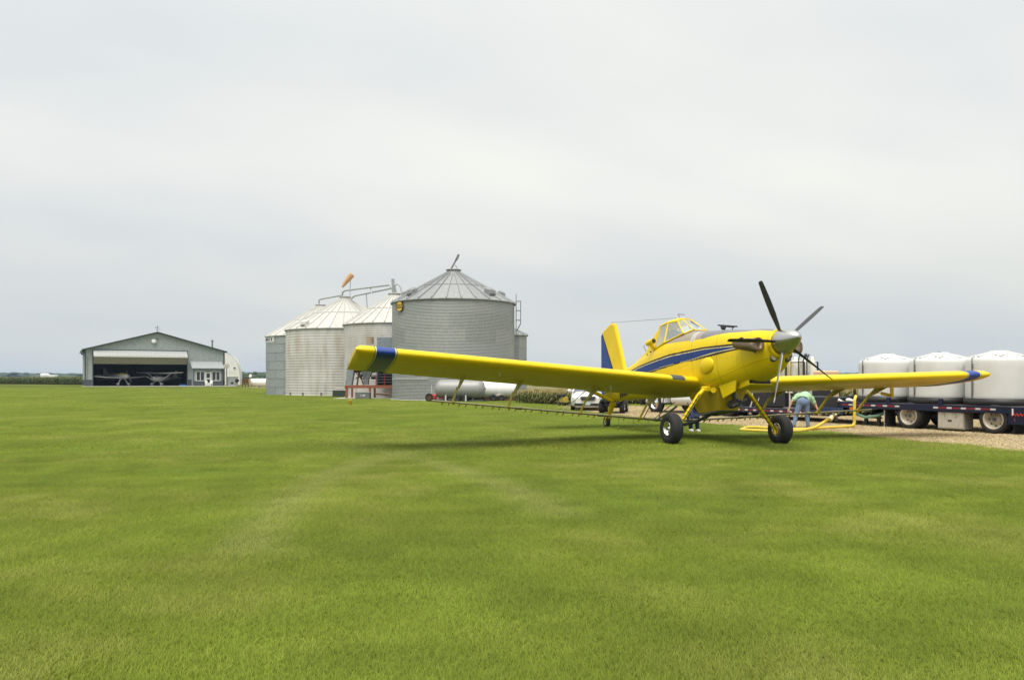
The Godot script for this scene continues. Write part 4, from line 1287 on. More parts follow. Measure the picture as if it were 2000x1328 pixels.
	# far-left flat sheet bin
	var d := grain_bin("leftmost grain bin, smooth blue-grey sheets under a white cone roof", on(-22.6, 92.0), 6.15, 6.75, 10.6, 7, 14, 30, 0.0, flatg, wroof, 0.55)
	var bn := Mb.new()
	var bp := []
	for k in 7: bp.append([-68.0 + k * 4.4])
	for k in 6:
		var p := on_bin(6.15, bp[k][0], 6.05, 0.02).origin; var q := on_bin(6.15, bp[k + 1][0], 6.05, 0.02).origin
		var u := Vector3(0, 0.56, 0)
		bn.loft([[p, q, q * Vector3(0.997, 1, 0.997), p * Vector3(0.997, 1, 0.997)], [p + u, q + u, q * Vector3(0.997, 1, 0.997) + u, p * Vector3(0.997, 1, 0.997) + u]], true, true, false)
	var bnp := part("white_banner", bn, M.white, d)
	var ch := "BROCK"
	for k in 5:
		text_part("banner_letter", ch[k], 0.36, M.dark_line, bnp, on_bin(6.15, -65.5 + k * 4.9, 6.33, 0.05), 0.02)
	# small bin at the right
	var e := grain_bin("small narrow grey corrugated grain bin peeking out right of the largest bin", on(-0.17, 70.0), 1.50, 5.50, 6.40, 5, 5, 14, 0.107, galv, roof, 0.25)
	var el := Mb.new()
	var ex := on_bin(1.5, 20, 0.0, 0.12)
	for x in [-0.18, 0.18]: el.tube([ex * Vector3(x, 0.3, 0), ex * Vector3(x, 5.7, 0)], 0.02, 5)
	yy = 0.4
	while yy < 5.3:
		el.tube([ex * Vector3(-0.18, yy, 0), ex * Vector3(0.18, yy, 0)], 0.013, 5)
		yy += 0.3
	part("bin_ladder", el, M.mid_grey, e)

	# grain pipes over the roofs
	var sp := thing("grain_spouts", "thin grey grain spouts running from the elevator head over the white bin roofs", "pipe", Vector3(-10.7, 0, -71.0))
	var pm := mat(0.40, 0.43, 0.43, 0.45, 0.4, T.grime, 1.0)
	var O := Vector3(-10.7, 0, -71.0)
	var run := func(name_: String, pts: Array, r: float):
		var m := Mb.new()
		m.tube(pts.map(func(p): return p - O), r, 8)
		part(name_, m, pm, sp)
	run.call("spout_pipe", [Vector3(-17.3, 10.0, -79.5), Vector3(-17.25, 10.42, -79.4), Vector3(-16.9, 10.55, -79.0), Vector3(-11.3, 10.25, -71.8), Vector3(-10.95, 9.9, -71.3), Vector3(-10.8, 9.2, -71.0)], 0.085)
	run.call("spout_pipe", [Vector3(-16.3, 9.75, -79.2), Vector3(-15.9, 9.95, -78.6), Vector3(-11.0, 9.90, -71.4)], 0.075)
	run.call("spout_pipe", [Vector3(-22.4, 10.3, -90.5), Vector3(-22.4, 10.75, -90.5), Vector3(-22.0, 10.85, -90.2), Vector3(-17.6, 10.2, -80.4)], 0.085)
	run.call("elevator_head", [Vector3(-10.75, 9.1, -71.0), Vector3(-10.85, 10.7, -71.0)], 0.14)
	run.call("elevator_leg", [Vector3(-10.45, 9.2, -70.9), Vector3(-10.75, 10.3, -70.95)], 0.075)
	run.call("spout_pipe", [Vector3(-10.7, 10.1, -70.9), Vector3(-10.35, 10.25, -70.8), Vector3(-10.1, 9.95, -70.7), Vector3(-9.9, 9.1, -70.5)], 0.075)
	run.call("spout_support", [Vector3(-13.6, 10.35, -74.8), Vector3(-12.9, 8.4, -73.6)], 0.05)
	run.call("spout_support", [Vector3(-14.2, 9.9, -76.0), Vector3(-14.1, 7.4, -76.3)], 0.04)

	# wind sock
	var ws := thing("wind_sock", "pale orange wind sock drooping from a thin mast above the white bin roof", "wind sock", Vector3(-16.55, 9.55, -79.6))
	var mp := Mb.new(); mp.tube([Vector3(0, -0.2, 0), Vector3(0.05, 2.35, 0)], 0.035, 6)
	mp.tube([Vector3(0.05, 2.15, 0), Vector3(0.05, 2.45, 0)], 0.07, 6)
	part("mast", mp, mat(0.25, 0.32, 0.45, 0.5), ws)
	var sk := Mb.new()
	sk.tube([Vector3(0.22, 2.72, 0), Vector3(0.05, 2.52, 0.03), Vector3(-0.25, 2.12, 0.06), Vector3(-0.55, 1.72, 0.08), Vector3(-0.72, 1.45, 0.1)], [0.31, 0.31, 0.25, 0.18, 0.12], 14, false)
	var skm := mat(0.66, 0.42, 0.22, 0.8, 0.0, T.streak, 1.2)
	skm.backlight_enabled = true; skm.backlight = Color(0.5, 0.4, 0.3)
	part("sock", sk, skm, ws)
	var se := Mb.new(); se.tube([Vector3(-0.66, 1.55, 0.09), Vector3(-0.76, 1.40, 0.1)], [0.12, 0.11], 12, false)
	part("sock_end", se, mat(0.62, 0.26, 0.08, 0.8), ws)

	make_dryer()
	make_yard()

func make_dryer():
	var D := thing("grain_dryer", "grey grain dryer on a rusty orange frame between the bins", "grain dryer", on(-11.4, 64.0))
	var p := func(n_, m_, mat_): return part(n_, m_, mat_, D)
	var f := Mb.new()
	for x in [-2.05, -0.15, 2.3]:
		for z in [0.6, -1.6]: f.box(Vector3(x, 0.45, z), Vector3(0.16, 0.9, 0.16))
	p.call("frame_legs", f, M.orange)
	for z in [0.62, -1.6]:
		var r := Mb.new(); r.box(Vector3(0.4, 0.98, z), Vector3(5.2, 0.24, 0.12), 0.01)
		p.call("frame_rail", r, M.orange)
	for x in [0.35, 1.05, 1.75]:
		var s := Mb.new(); s.tube([Vector3(x, 1.08, 0.66), Vector3(x, 1.95, 0.66)], 0.035, 6)
		p.call("frame_stake", s, M.red)
	var hs := Mb.new()
	hs.box(Vector3(1.35, 2.95, -0.7), Vector3(2.6, 0.95, 2.2), 0.03)
	hs.box(Vector3(0.35, 1.8, -0.75), Vector3(0.10, 1.4, 2.1)); hs.box(Vector3(2.55, 1.8, -0.75), Vector3(0.10, 1.4, 2.1)); hs.box(Vector3(1.4, 1.8, -1.75), Vector3(2.3, 1.4, 0.08))
	p.call("dryer_housing", hs, mat(0.20, 0.23, 0.26, 0.5, 0.2, T.grime, 0.8))
	var hi := Mb.new(); hi.box(Vector3(1.45, 1.75, -1.6), Vector3(2.1, 1.2, 0.1))
	p.call("dryer_burner", hi, M.black)
	for k in 5:
		var lv := Mb.new(); lv.box(Vector3(1.45, 1.35 + k * 0.22, 0.2), Vector3(2.05, 0.03, 0.16), 0.0, Basis(Vector3.RIGHT, 0.5))
		p.call("louver", lv, M.dark_grey)
	var ov := Mb.new(); ov.box(Vector3(1.5, 4.55, -0.9), Vector3(2.4, 1.0, 1.6), 0.03)
	ov.box(Vector3(1.5, 3.75, -0.9), Vector3(1.6, 0.8, 1.2))
	p.call("upper_duct", ov, mat(0.26, 0.30, 0.35, 0.5, 0.2, T.grime, 0.8))
	var tb := Mb.new(); tb.tube([Vector3(-0.35, 4.5, -0.6), Vector3(-0.35, 5.05, -0.6)], 0.30, 16)
	p.call("intake_stack", tb, mat(0.42, 0.34, 0.24, 0.6, 0.0, T.rust, 1.5))
	var dm := Mb.new(); dm.tube([Vector3(-1.9, 2.55, -0.3), Vector3(0.1, 2.55, -0.3)], 0.42, 20)
	p.call("rusty_drum", dm, M.rusty)
	var hp := Mb.new()
	hp.loft([[Vector3(-0.75, 1.15, 0.25), Vector3(-0.35, 1.15, 0.25), Vector3(-0.35, 1.15, -0.15), Vector3(-0.75, 1.15, -0.15)], [Vector3(-0.75, 1.55, 0.25), Vector3(-0.35, 1.55, 0.25), Vector3(-0.35, 1.55, -0.15), Vector3(-0.75, 1.55, -0.15)], [Vector3(-0.95, 2.3, 0.45), Vector3(0.25, 2.9, 0.45), Vector3(0.25, 2.9, -0.5), Vector3(-0.95, 2.3, -0.5)]], true, true, false)
	hp.tube([Vector3(-0.55, 1.15, 0.05), Vector3(-0.55, 1.6, 0.05)], 0.22, 12)
	p.call("dryer_hopper", hp, mat(0.20, 0.215, 0.23, 0.5, 0.2, T.grime, 1.0))
	var cl := Mb.new()
	cl.loft([[Vector3(-2.25, 1.1, 0.2), Vector3(-1.75, 1.1, 0.2), Vector3(-1.75, 1.1, -0.5), Vector3(-2.25, 1.1, -0.5)], [Vector3(-2.05, 2.9, 0.3), Vector3(-1.45, 2.9, 0.3), Vector3(-1.45, 2.9, -0.5), Vector3(-2.05, 2.9, -0.5)]], true, true, false)
	p.call("side_column", cl, M.grey_paint)
	var ax := Mb.new(); ax.tube([Vector3(-1.35, 1.1, -0.2), Vector3(-1.2, 2.3, -0.25)], 0.07, 8); ax.tube([Vector3(-0.9, 1.1, -0.6), Vector3(-1.3, 2.35, -0.5)], 0.05, 8)
	ax.tube([Vector3(-1.55, 1.6, -0.4), Vector3(-0.8, 2.2, -0.45)], 0.04, 6); ax.tube([Vector3(-1.5, 2.1, -0.4), Vector3(-0.8, 1.5, -0.45)], 0.04, 6)
	p.call("drive_linkage", ax, M.rusty)
	var mo := Mb.new(); mo.tube([Vector3(-0.1, 1.75, 0.3), Vector3(0.3, 1.75, 0.3)], 0.16, 12); mo.ball(Vector3(-0.95, 1.85, 0.4), Vector3(0.14, 0.2, 0.14), 10, 6)
	p.call("blower_motor", mo, M.black)
	var au := Mb.new(); au.tube([Vector3(0.3, 0.42, 0.9), Vector3(1.4, 0.36, 0.7), Vector3(2.5, 0.08, 0.8)], 0.08, 8); au.tube([Vector3(1.4, 0.2, 0.8), Vector3(2.55, 0.30, 0.75)], 0.06, 8)
	p.call("unload_auger", au, mat(0.13, 0.085, 0.05, 0.8))
	var sl := Mb.new(); sl.box(Vector3(0.1, -0.03, -0.4), Vector3(6.2, 0.16, 3.6), 0.02)
	p.call("concrete_pad", sl, M.concrete)
	# control box in front
	var cb := thing("control_cabinet", "squat grey metal cabinet with white print, on the ground before the dryer", "cabinet", on(-11.9, 64.0 - 1.7))
	var bx := Mb.new(); bx.box(Vector3(0, 0.27, 0), Vector3(1.16, 0.50, 0.6), 0.025)
	bx.box(Vector3(0, 0.02, 0), Vector3(1.0, 0.06, 0.5))
	part("cabinet_body", bx, M.mid_grey, cb)
	var ll := Mb.new(); ll.box(Vector3(0, 0.535, 0), Vector3(1.2, 0.05, 0.64), 0.015)
	part("cabinet_lid", ll, M.grey_paint, cb)
	var pr := Mb.new()
	for q in [[-0.11, 0.03, 0.14], [-0.075, 0.07, 0.025], [0.05, 0.035, 0.12], [0.10, 0.035, 0.12], [0.15, 0.035, 0.12], [0.20, 0.035, 0.12]]: pr.box(Vector3(q[0], 0.31, 0.302), Vector3(q[1], q[2], 0.006))
	part("white_print", pr, M.white, cb)

func propane(called: String, label: String, at: Vector3, R: float, L: float, m: Material, turn: float, cart: Material) -> Node3D:
	var t := thing(called, label, "tank", at, Basis(Vector3.UP, turn), "propane tanks on carts beside the largest bin")
	var b := Mb.new()
	var pr := []
	for k in 9: pr.append(Vector2(R * sin(PI / 2 * k / 8), -L / 2 + R * 0.75 * (1.0 - cos(PI / 2 * k / 8))))
	for k in 9: pr.append(Vector2(R * cos(PI / 2 * k / 8), L / 2 - R * 0.75 + R * 0.75 * sin(PI / 2 * k / 8)))
	b.lathe(pr, 36, Transform3D(Basis(Vector3.BACK, -PI / 2), Vector3(0, R + 0.20, 0)))
	part("tank_shell", b, m, t)
	for x in [-L / 2 + R * 0.78, L / 2 - R * 0.78, 0.3]:
		var w := Mb.new()
		w.lathe([Vector2(R, -0.03), Vector2(R + 0.006, -0.02), Vector2(R + 0.006, 0.02), Vector2(R, 0.03)], 36, Transform3D(Basis(Vector3.BACK, -PI / 2), Vector3(x, R + 0.20, 0)))
		part("weld_band", w, m, t)
	var f := Mb.new()
	for x in [-L * 0.28, L * 0.28]:
		f.box(Vector3(x, 0.18, 0), Vector3(0.12, 0.30, R * 1.3), 0.01)
	for z in [-0.45, 0.45]: f.box(Vector3(0, 0.10, z), Vector3(L * 0.95, 0.10, 0.10))
	part("cart_frame", f, cart, t)
	for x in [-0.35, 0.35]:
		for z in [-0.72, 0.72]:
			wheel_parts(t, Vector3(x * 0.8 + 0.2, 0.24, z * 0.8), 0.24, 0.16, 0.11, M.dark_grey, "cart_wheel", 1.0, 5, -PI / 2)
	var v := Mb.new()
	v.lathe([Vector2(0.22, -0.08), Vector2(0.22, 0.08), Vector2(0.18, 0.14), Vector2(0.0, 0.16)], 16, Transform3D(Basis.IDENTITY, Vector3(0, R * 2 + 0.20, 0)))
	v.tube([Vector3(L / 2 - 0.12, R + 0.25, 0.12), Vector3(L / 2 + 0.06, R + 0.25, 0.14)], 0.05, 8)
	v.tube([Vector3(L / 2 - 0.18, R + 0.62, 0.15), Vector3(L / 2 - 0.03, R + 0.62, 0.15)], 0.035, 8)
	part("tank_valve", v, M.mid_grey, t)
	return t

func make_yard():
	var gt := propane("propane_tank", "grey propane tank lying in front of the largest bin", on(-3.70, 55.6), 0.685, 3.65, mat(0.31, 0.315, 0.31, 0.42, 0.1, T.soft, 1.0), -0.15, M.dark_grey)
	var st := Mb.new()
	for x in [-0.9, 0.55]: st.box(Vector3(x, 0.22, 0.62), Vector3(0.09, 0.5, 0.09))
	part("support_leg", st, M.dull_white, gt)
	var wt := propane("propane_tank", "white propane tank with a dirty belly, right behind the grey one", on(-1.30, 57.0), 0.635, 3.5, mat(0.80, 0.80, 0.79, 0.35, 0.0, T.soft, 1.0), 0.06, M.rusty)
	var dirt := Mb.new()
	for k in 5: pass
	dirt.ball(Vector3(0.35, 0.42, 0.30), Vector3(0.42, 0.22, 0.36), 14, 8)
	part("belly_stain", dirt, mat(0.36, 0.33, 0.30, 0.8, 0.0, T.grime, 2.0), wt)
	# the low red barrow with a wheel
	var rb := thing("red_tow_dolly", "small red dolly with one rusty wheel at the left end of the grey tank", "dolly", on(-5.75, 55.6))
	wheel_parts(rb, Vector3(-0.12, 0.30, 0.22), 0.31, 0.18, 0.16, M.rusty, "dolly_wheel", 1.0, 5, -PI / 2 - 0.3)
	var bd := Mb.new(); bd.box(Vector3(0.18, 0.34, 0.1), Vector3(0.42, 0.36, 0.5), 0.06, Basis(Vector3.BACK, -0.2)); bd.tube([Vector3(0.3, 0.25, 0.1), Vector3(0.95, 0.22, 0.2)], 0.04, 6)
	part("dolly_body", bd, M.red, rb)
	var hd := Mb.new(); hd.tube([Vector3(0.02, 0.45, 0.1), Vector3(0.02, 1.18, 0.05)], 0.022, 6)
	part("dolly_handle", hd, M.dull_white, rb)
	# fill hitch right of the tanks
	var fh := thing("fill_hitch", "low black hitch with a white hose end at the crop's edge, right of the tanks", "trailer hitch", on(1.25, 54.2))
	var h := Mb.new()
	h.tube([Vector3(-0.45, 0.42, 0), Vector3(0.05, 0.42, 0.05)], 0.09, 10)
	part("hose_end", h, M.white, fh)
	var hb := Mb.new(); hb.box(Vector3(0.18, 0.42, 0), Vector3(0.22, 0.34, 0.24), 0.03); hb.bar(Vector3(-0.4, 0.2, 0), Vector3(0.35, 0.16, 0.05), 0.08, 0.1); hb.tube([Vector3(0.16, 0.5, 0), Vector3(0.12, 0.75, 0)], 0.05, 8)
	hb.box(Vector3(-0.1, 0.08, 0), Vector3(0.12, 0.2, 0.12))
	part("hitch_frame", hb, M.black, fh)
	var hc := Mb.new(); hc.ball(Vector3(0.11, 0.80, 0), Vector3(0.08, 0.09, 0.08), 10, 6)
	part("valve_cap", hc, M.white, fh)
	# dark green utility box, white stand pipe, yellow marker
	var ub := thing("utility_box", "dark green utility box on the grass against the old white bin", "utility box", on(-15.3, 69.3))
	var u := Mb.new(); u.box(Vector3(0, 0.28, 0), Vector3(1.16, 0.56, 0.75), 0.03)
	part("box_body", u, mat(0.045, 0.06, 0.045, 0.5, 0.0, T.grime, 1.5), ub)
	var ul := Mb.new(); ul.box(Vector3(0, 0.575, 0), Vector3(1.22, 0.05, 0.8), 0.02)
	part("box_lid", ul, mat(0.07, 0.085, 0.07, 0.5), ub)
	var sp := thing("stand_pipe", "thin white stand pipe with a side branch, beside the dark green box", "pipe", on(-14.55, 68.3))
	var s := Mb.new(); s.tube([Vector3(0, 0, 0), Vector3(0.03, 1.95, 0)], 0.035, 8); 
	part("pipe_riser", s, M.white, sp)
	s = Mb.new(); s.tube([Vector3(0.02, 0.82, 0), Vector3(-1.0, 0.80, -0.1)], 0.028, 8); s.tube([Vector3(0.02, 0.82, 0), Vector3(0.4, 0.82, -0.1)], 0.028, 8)
	part("pipe_branch", s, M.dull_white, sp)
	var mk := thing("yellow_marker", "small yellow bucket marker standing alone on the lawn", "marker", on(-10.25, 49.4))
	var mm := Mb.new(); mm.lathe([Vector2(0.0, 0.0), Vector2(0.095, 0.0), Vector2(0.115, 0.24), Vector2(0.122, 0.25), Vector2(0.122, 0.27), Vector2(0.0, 0.275)], 18)
	part("marker_body", mm, mat(0.80, 0.42, 0.02, 0.5), mk)
	var mh := Mb.new(); mh.tube([Vector3(-0.12, 0.24, 0), Vector3(0, 0.3, 0.1), Vector3(0.12, 0.24, 0)], 0.006, 5)
	part("marker_handle", mh, M.mid_grey, mk)

# ---------------------------------------------------------------- crops and the far wood
func corn_plant(h: float, sd: int, leaf_c: Color, tassel_c: Color) -> ArrayMesh:
	var r := RandomNumberGenerator.new(); r.seed = sd
	var st := SurfaceTool.new(); st.begin(Mesh.PRIMITIVE_TRIANGLES)
	var q4 := func(a: Vector3, b: Vector3, c: Vector3, d: Vector3, col: Color):
		var nn := ((b - a).cross(d - a)).normalized()
		if nn.y < 0: nn = -nn
		st.set_color(col); st.set_normal((nn + Vector3.UP * 0.4).normalized())
		for v in [a, c, b, a, d, c]: st.add_vertex(v)
	for k in 2:
		var a := k * PI / 2
		var x := Vector3(cos(a), 0, sin(a)) * 0.012
		q4.call(-x, x, x + Vector3(0, h * 0.9, 0), -x + Vector3(0, h * 0.9, 0), leaf_c)
	var nl := 9
	for k in nl:
		var y := h * (0.14 + 0.72 * k / nl)
		var yaw := k * 2.6 + r.randf_range(-0.6, 0.6)
		var d := Vector3(cos(yaw), 0, sin(yaw)); var s := Vector3(-d.z, 0, d.x) * (0.030 + 0.018 * h) * (0.55 if h < 1.2 else 1.0)
		var L := (0.26 + 0.18 * h) * (0.6 if h < 1.2 else 1.0) * r.randf_range(0.8, 1.2)
		var p0 := Vector3(0, y, 0); var p1 := p0 + d * L * 0.4 + Vector3(0, L * 0.45, 0); var p2 := p0 + d * L * 0.85 + Vector3(0, L * 0.35, 0); var p3 := p0 + d * L * 1.15 - Vector3(0, L * 0.12, 0)
		var c := leaf_c * r.randf_range(0.75, 1.25)
		if k < 2: c = leaf_c.lerp(Color(0.16, 0.12, 0.045), 0.5)
		c.a = 1.0
		q4.call(p0 - s * 0.5, p0 + s * 0.5, p1 + s, p1 - s, c)
		q4.call(p1 - s, p1 + s, p2 + s * 0.9, p2 - s * 0.9, c)
		q4.call(p2 - s * 0.9, p2 + s * 0.9, p3 + s * 0.1, p3 - s * 0.1, c)
	for k in 4:
		var a := k * TAU / 4 + 0.3
		var p := Vector3(0, h * 0.88, 0); var t := p + Vector3(cos(a) * 0.09, h * 0.07 + 0.10, sin(a) * 0.09); var x := Vector3(-sin(a), 0, cos(a)) * 0.012
		q4.call(p - x, p + x, t + x, t - x, tassel_c)
	return st.commit()

func crop(called: String, label: String, edge: Array, depth: float, h: float, leaf: Color, tassel: Color, row: float, step: float, far: float, top: Color, sd: int):
	# edge: near outline from left to right as [x, d]; plants stand in rows behind it, a rough canopy carries on to the far end
	rng.seed = sd
	var cm := vmat(0.7)
	cm.backlight_enabled = true; cm.backlight = Color(0.35, 0.38, 0.2)
	for v in 2:
		var xf := []; var cs := []
		for k in edge.size() - 1:
			var a := Vector2(edge[k][0], edge[k][1]); var b := Vector2(edge[k + 1][0], edge[k + 1][1])
			var nrm := (b - a).normalized().orthogonal()
			if nrm.y < 0: nrm = -nrm
			var n := int(a.distance_to(b) / step)
			var rows := int(depth / row)
			for j in rows:
				for i in n:
					if (i + j) % 2 != v: continue
					var q := a.lerp(b, (i + rng.randf_range(-0.3, 0.3)) / n) + nrm * (j * row + rng.randf_range(-0.08, 0.08))
					var s := rng.randf_range(0.86, 1.1)
					xf.append(Transform3D(Basis(Vector3.UP, rng.randf() * TAU).scaled(Vector3(1, s, 1)), on(q.x, q.y)))
					var t := rng.randf_range(0.8, 1.2)
					cs.append(Color(t, t * rng.randf_range(0.95, 1.03), t * 0.95))
		tag(many(called, corn_plant(h, sd + v, leaf, tassel), cm, xf, cs), label, "crop", "", "stuff")
	# canopy beyond
	var st := SurfaceTool.new(); st.begin(Mesh.PRIMITIVE_TRIANGLES); st.set_smooth_group(0)
	var f := FastNoiseLite.new(); f.seed = sd; f.frequency = 0.4
	var cols := 90; var rws := 60
	var g := []
	for j in rws + 1:
		var t := pow(float(j) / rws, 2.2)
		for i in cols + 1:
			var u := float(i) / cols * (edge.size() - 1)
			var k := mini(int(u), edge.size() - 2)
			var a := Vector2(edge[k][0], edge[k][1]).lerp(Vector2(edge[k + 1][0], edge[k + 1][1]), u - k)
			var sc := a.normalized()
			var q := a + sc * (depth * 0.55 + (far - depth * 0.55) * t)
			var y := ground_y(q.x, -q.y) + h * 0.86 + f.get_noise_2d(q.x, q.y) * h * 0.10
			if j == 0: y -= h * 0.3
			var c := top * (1.0 + f.get_noise_2d(q.x * 0.2, q.y * 0.35) * 0.30)
			c.a = 1.0
			st.set_color(c); st.add_vertex(Vector3(q.x, y, -q.y))
	for j in rws:
		for i in cols:
			var a := j * (cols + 1) + i
			for q in [a, a + cols + 1, a + 1, a + 1, a + cols + 1, a + cols + 2]: st.add_index(q)
	st.generate_normals()
	var km := vmat(0.95); km.albedo_texture = T.turf; km.uv1_triplanar = true; km.uv1_world_triplanar = true; km.uv1_scale = Vector3(0.35, 0.35, 0.35)
	tag(part(called + "_canopy", st.commit(), km, self), label + ", its far rows", "crop", "", "stuff")

func make_far():
	crop("corn_field", "tall dark green corn standing left of the hangar", [[-330, 240], [-230, 224], [-150, 210], [-100, 178], [-93, 172]], 6.0, 1.72, Color(0.070, 0.105, 0.022), Color(0.22, 0.18, 0.07), 0.75, 0.30, 700.0, Color(0.12, 0.13, 0.045), 41)
	crop("low_crop_field", "olive low crop rows behind the white car and the trailer", [[0.2, 52.5], [1.0, 51.2], [2.8, 48.2], [9.0, 49.5], [20.0, 50.5], [45.0, 52.0], [90.0, 60.0]], 8.0, 0.80, Color(0.135, 0.150, 0.038), Color(0.34, 0.27, 0.12), 0.34, 0.11, 900.0, Color(0.215, 0.20, 0.075), 52)
	# the far wood
	var cl := Mb.new()
	var r := RandomNumberGenerator.new(); r.seed = 9
	for k in 9:
		var c := Vector3(r.randf_range(-0.5, 0.5), r.randf_range(0.15, 0.85), r.randf_range(-0.35, 0.35))
		var s := r.randf_range(0.22, 0.40)
		cl.ball(c, Vector3(s, s * r.randf_range(0.6, 0.9), s), 7, 5)
	var tree := cl.done()
	var xf := []; var cs := []
	rng.seed = 14
	for k in 2600:
		var d := rng.randf_range(1150.0, 1500.0)
		var x := rng.randf_range(-1.0, 1.0) * d
		var hgt := rng.randf_range(10.0, 12.5) * (1.0 + 0.08 * sin(x * 0.012) + 0.06 * sin(x * 0.041 + 1.0))
		var w := hgt * rng.randf_range(1.4, 2.6)
		xf.append(Transform3D(Basis(Vector3.UP, rng.randf() * TAU).scaled(Vector3(w, hgt, w)), Vector3(x, -0.5, -d)))
		var t := rng.randf_range(0.7, 1.2)
		cs.append(Color(0.045 * t, 0.07 * t, 0.03 * t))
	var tm := vmat(0.9)
	tag(many("far_wood", tree, tm, xf, cs), "blue-grey line of woods along the horizon", "woods", "", "stuff")
	xf = []; cs = []
	for k in 46:
		var d := rng.randf_range(560.0, 640.0)
		var x := -0.336 * d + (k / 45.0 - 0.3) * 120.0
		var hgt := rng.randf_range(5.0, 8.0)
		xf.append(Transform3D(Basis(Vector3.UP, rng.randf() * TAU).scaled(Vector3(hgt * 1.2, hgt, hgt * 1.2)), Vector3(x, -0.3, -d)))
		var t := rng.randf_range(0.7, 1.2)
		cs.append(Color(0.04 * t, 0.072 * t, 0.025 * t))
	tag(many("hedgerow", tree, tm, xf, cs), "greener row of trees between the white arched shed and the leftmost bin", "trees", "", "stuff")
	# a white farm shed far off
	var fs := thing("far_farm_shed", "tiny white farm shed far off above the corn at left", "building", Vector3(-521, 0, -870))
	var b := Mb.new(); b.box(Vector3(0, 3.5, 0), Vector3(7.0, 5.0, 6.0))
	part("shed_wall", b, M.white, fs)
	var b2 := Mb.new(); b2.loft([[Vector3(-4, 6, 3.4), Vector3(4, 6, 3.4), Vector3(4, 6, -3.4), Vector3(-4, 6, -3.4)], [Vector3(-3.8, 7.8, 0.1), Vector3(3.8, 7.8, 0.1), Vector3(3.8, 7.8, -0.1), Vector3(-3.8, 7.8, -0.1)]], true, true, false)
	
	part("shed_roof", b2, M.white, fs)
	var b3 := Mb.new(); b3.box(Vector3(8.5, 4.0, 0), Vector3(9, 4.2, 6), 0.3)
	part("shed_annex", b3, M.white, fs)

# ---------------------------------------------------------------- hangar and what stands round it
const HB := Basis(Vector3(0.866, 0, -0.5), Vector3(0, 1, 0), Vector3(0.5, 0, 0.866))
const HO := Vector3(-80.4, 0.22, -147.0)
func hang(p: Vector3) -> Vector3: return HO + HB * p
func ribbed(x0: float, x1: float, bottom: Callable, top: Callable, pitch: float, z: float) -> Mb:   # a sheet wall facing +z with raised ribs
	var m := Mb.new()
	m.flat()
	var xs := []
	var x := x0
	while x < x1 - 0.01:
		for q in [[0.0, 0.0], [0.72, 0.0], [0.80, 0.03], [0.92, 0.03]]:
			var xx: float = x + q[0] * pitch
			if xx <= x1: xs.append([xx, q[1]])
		x += pitch
	xs.append([x1, 0.0])
	for k in xs.size() - 1:
		var a: Array = xs[k]; var b: Array = xs[k + 1]
		m.quad(Vector3(a[0], bottom.call(a[0]), z + a[1]), Vector3(b[0], bottom.call(b[0]), z + b[1]), Vector3(b[0], top.call(b[0]), z + b[1]), Vector3(a[0], top.call(a[0]), z + a[1]))
		m.quad(Vector3(b[0], bottom.call(b[0]), z - 0.05), Vector3(a[0], bottom.call(a[0]), z - 0.05), Vector3(a[0], top.call(a[0]), z - 0.05), Vector3(b[0], top.call(b[0]), z - 0.05))
	return m

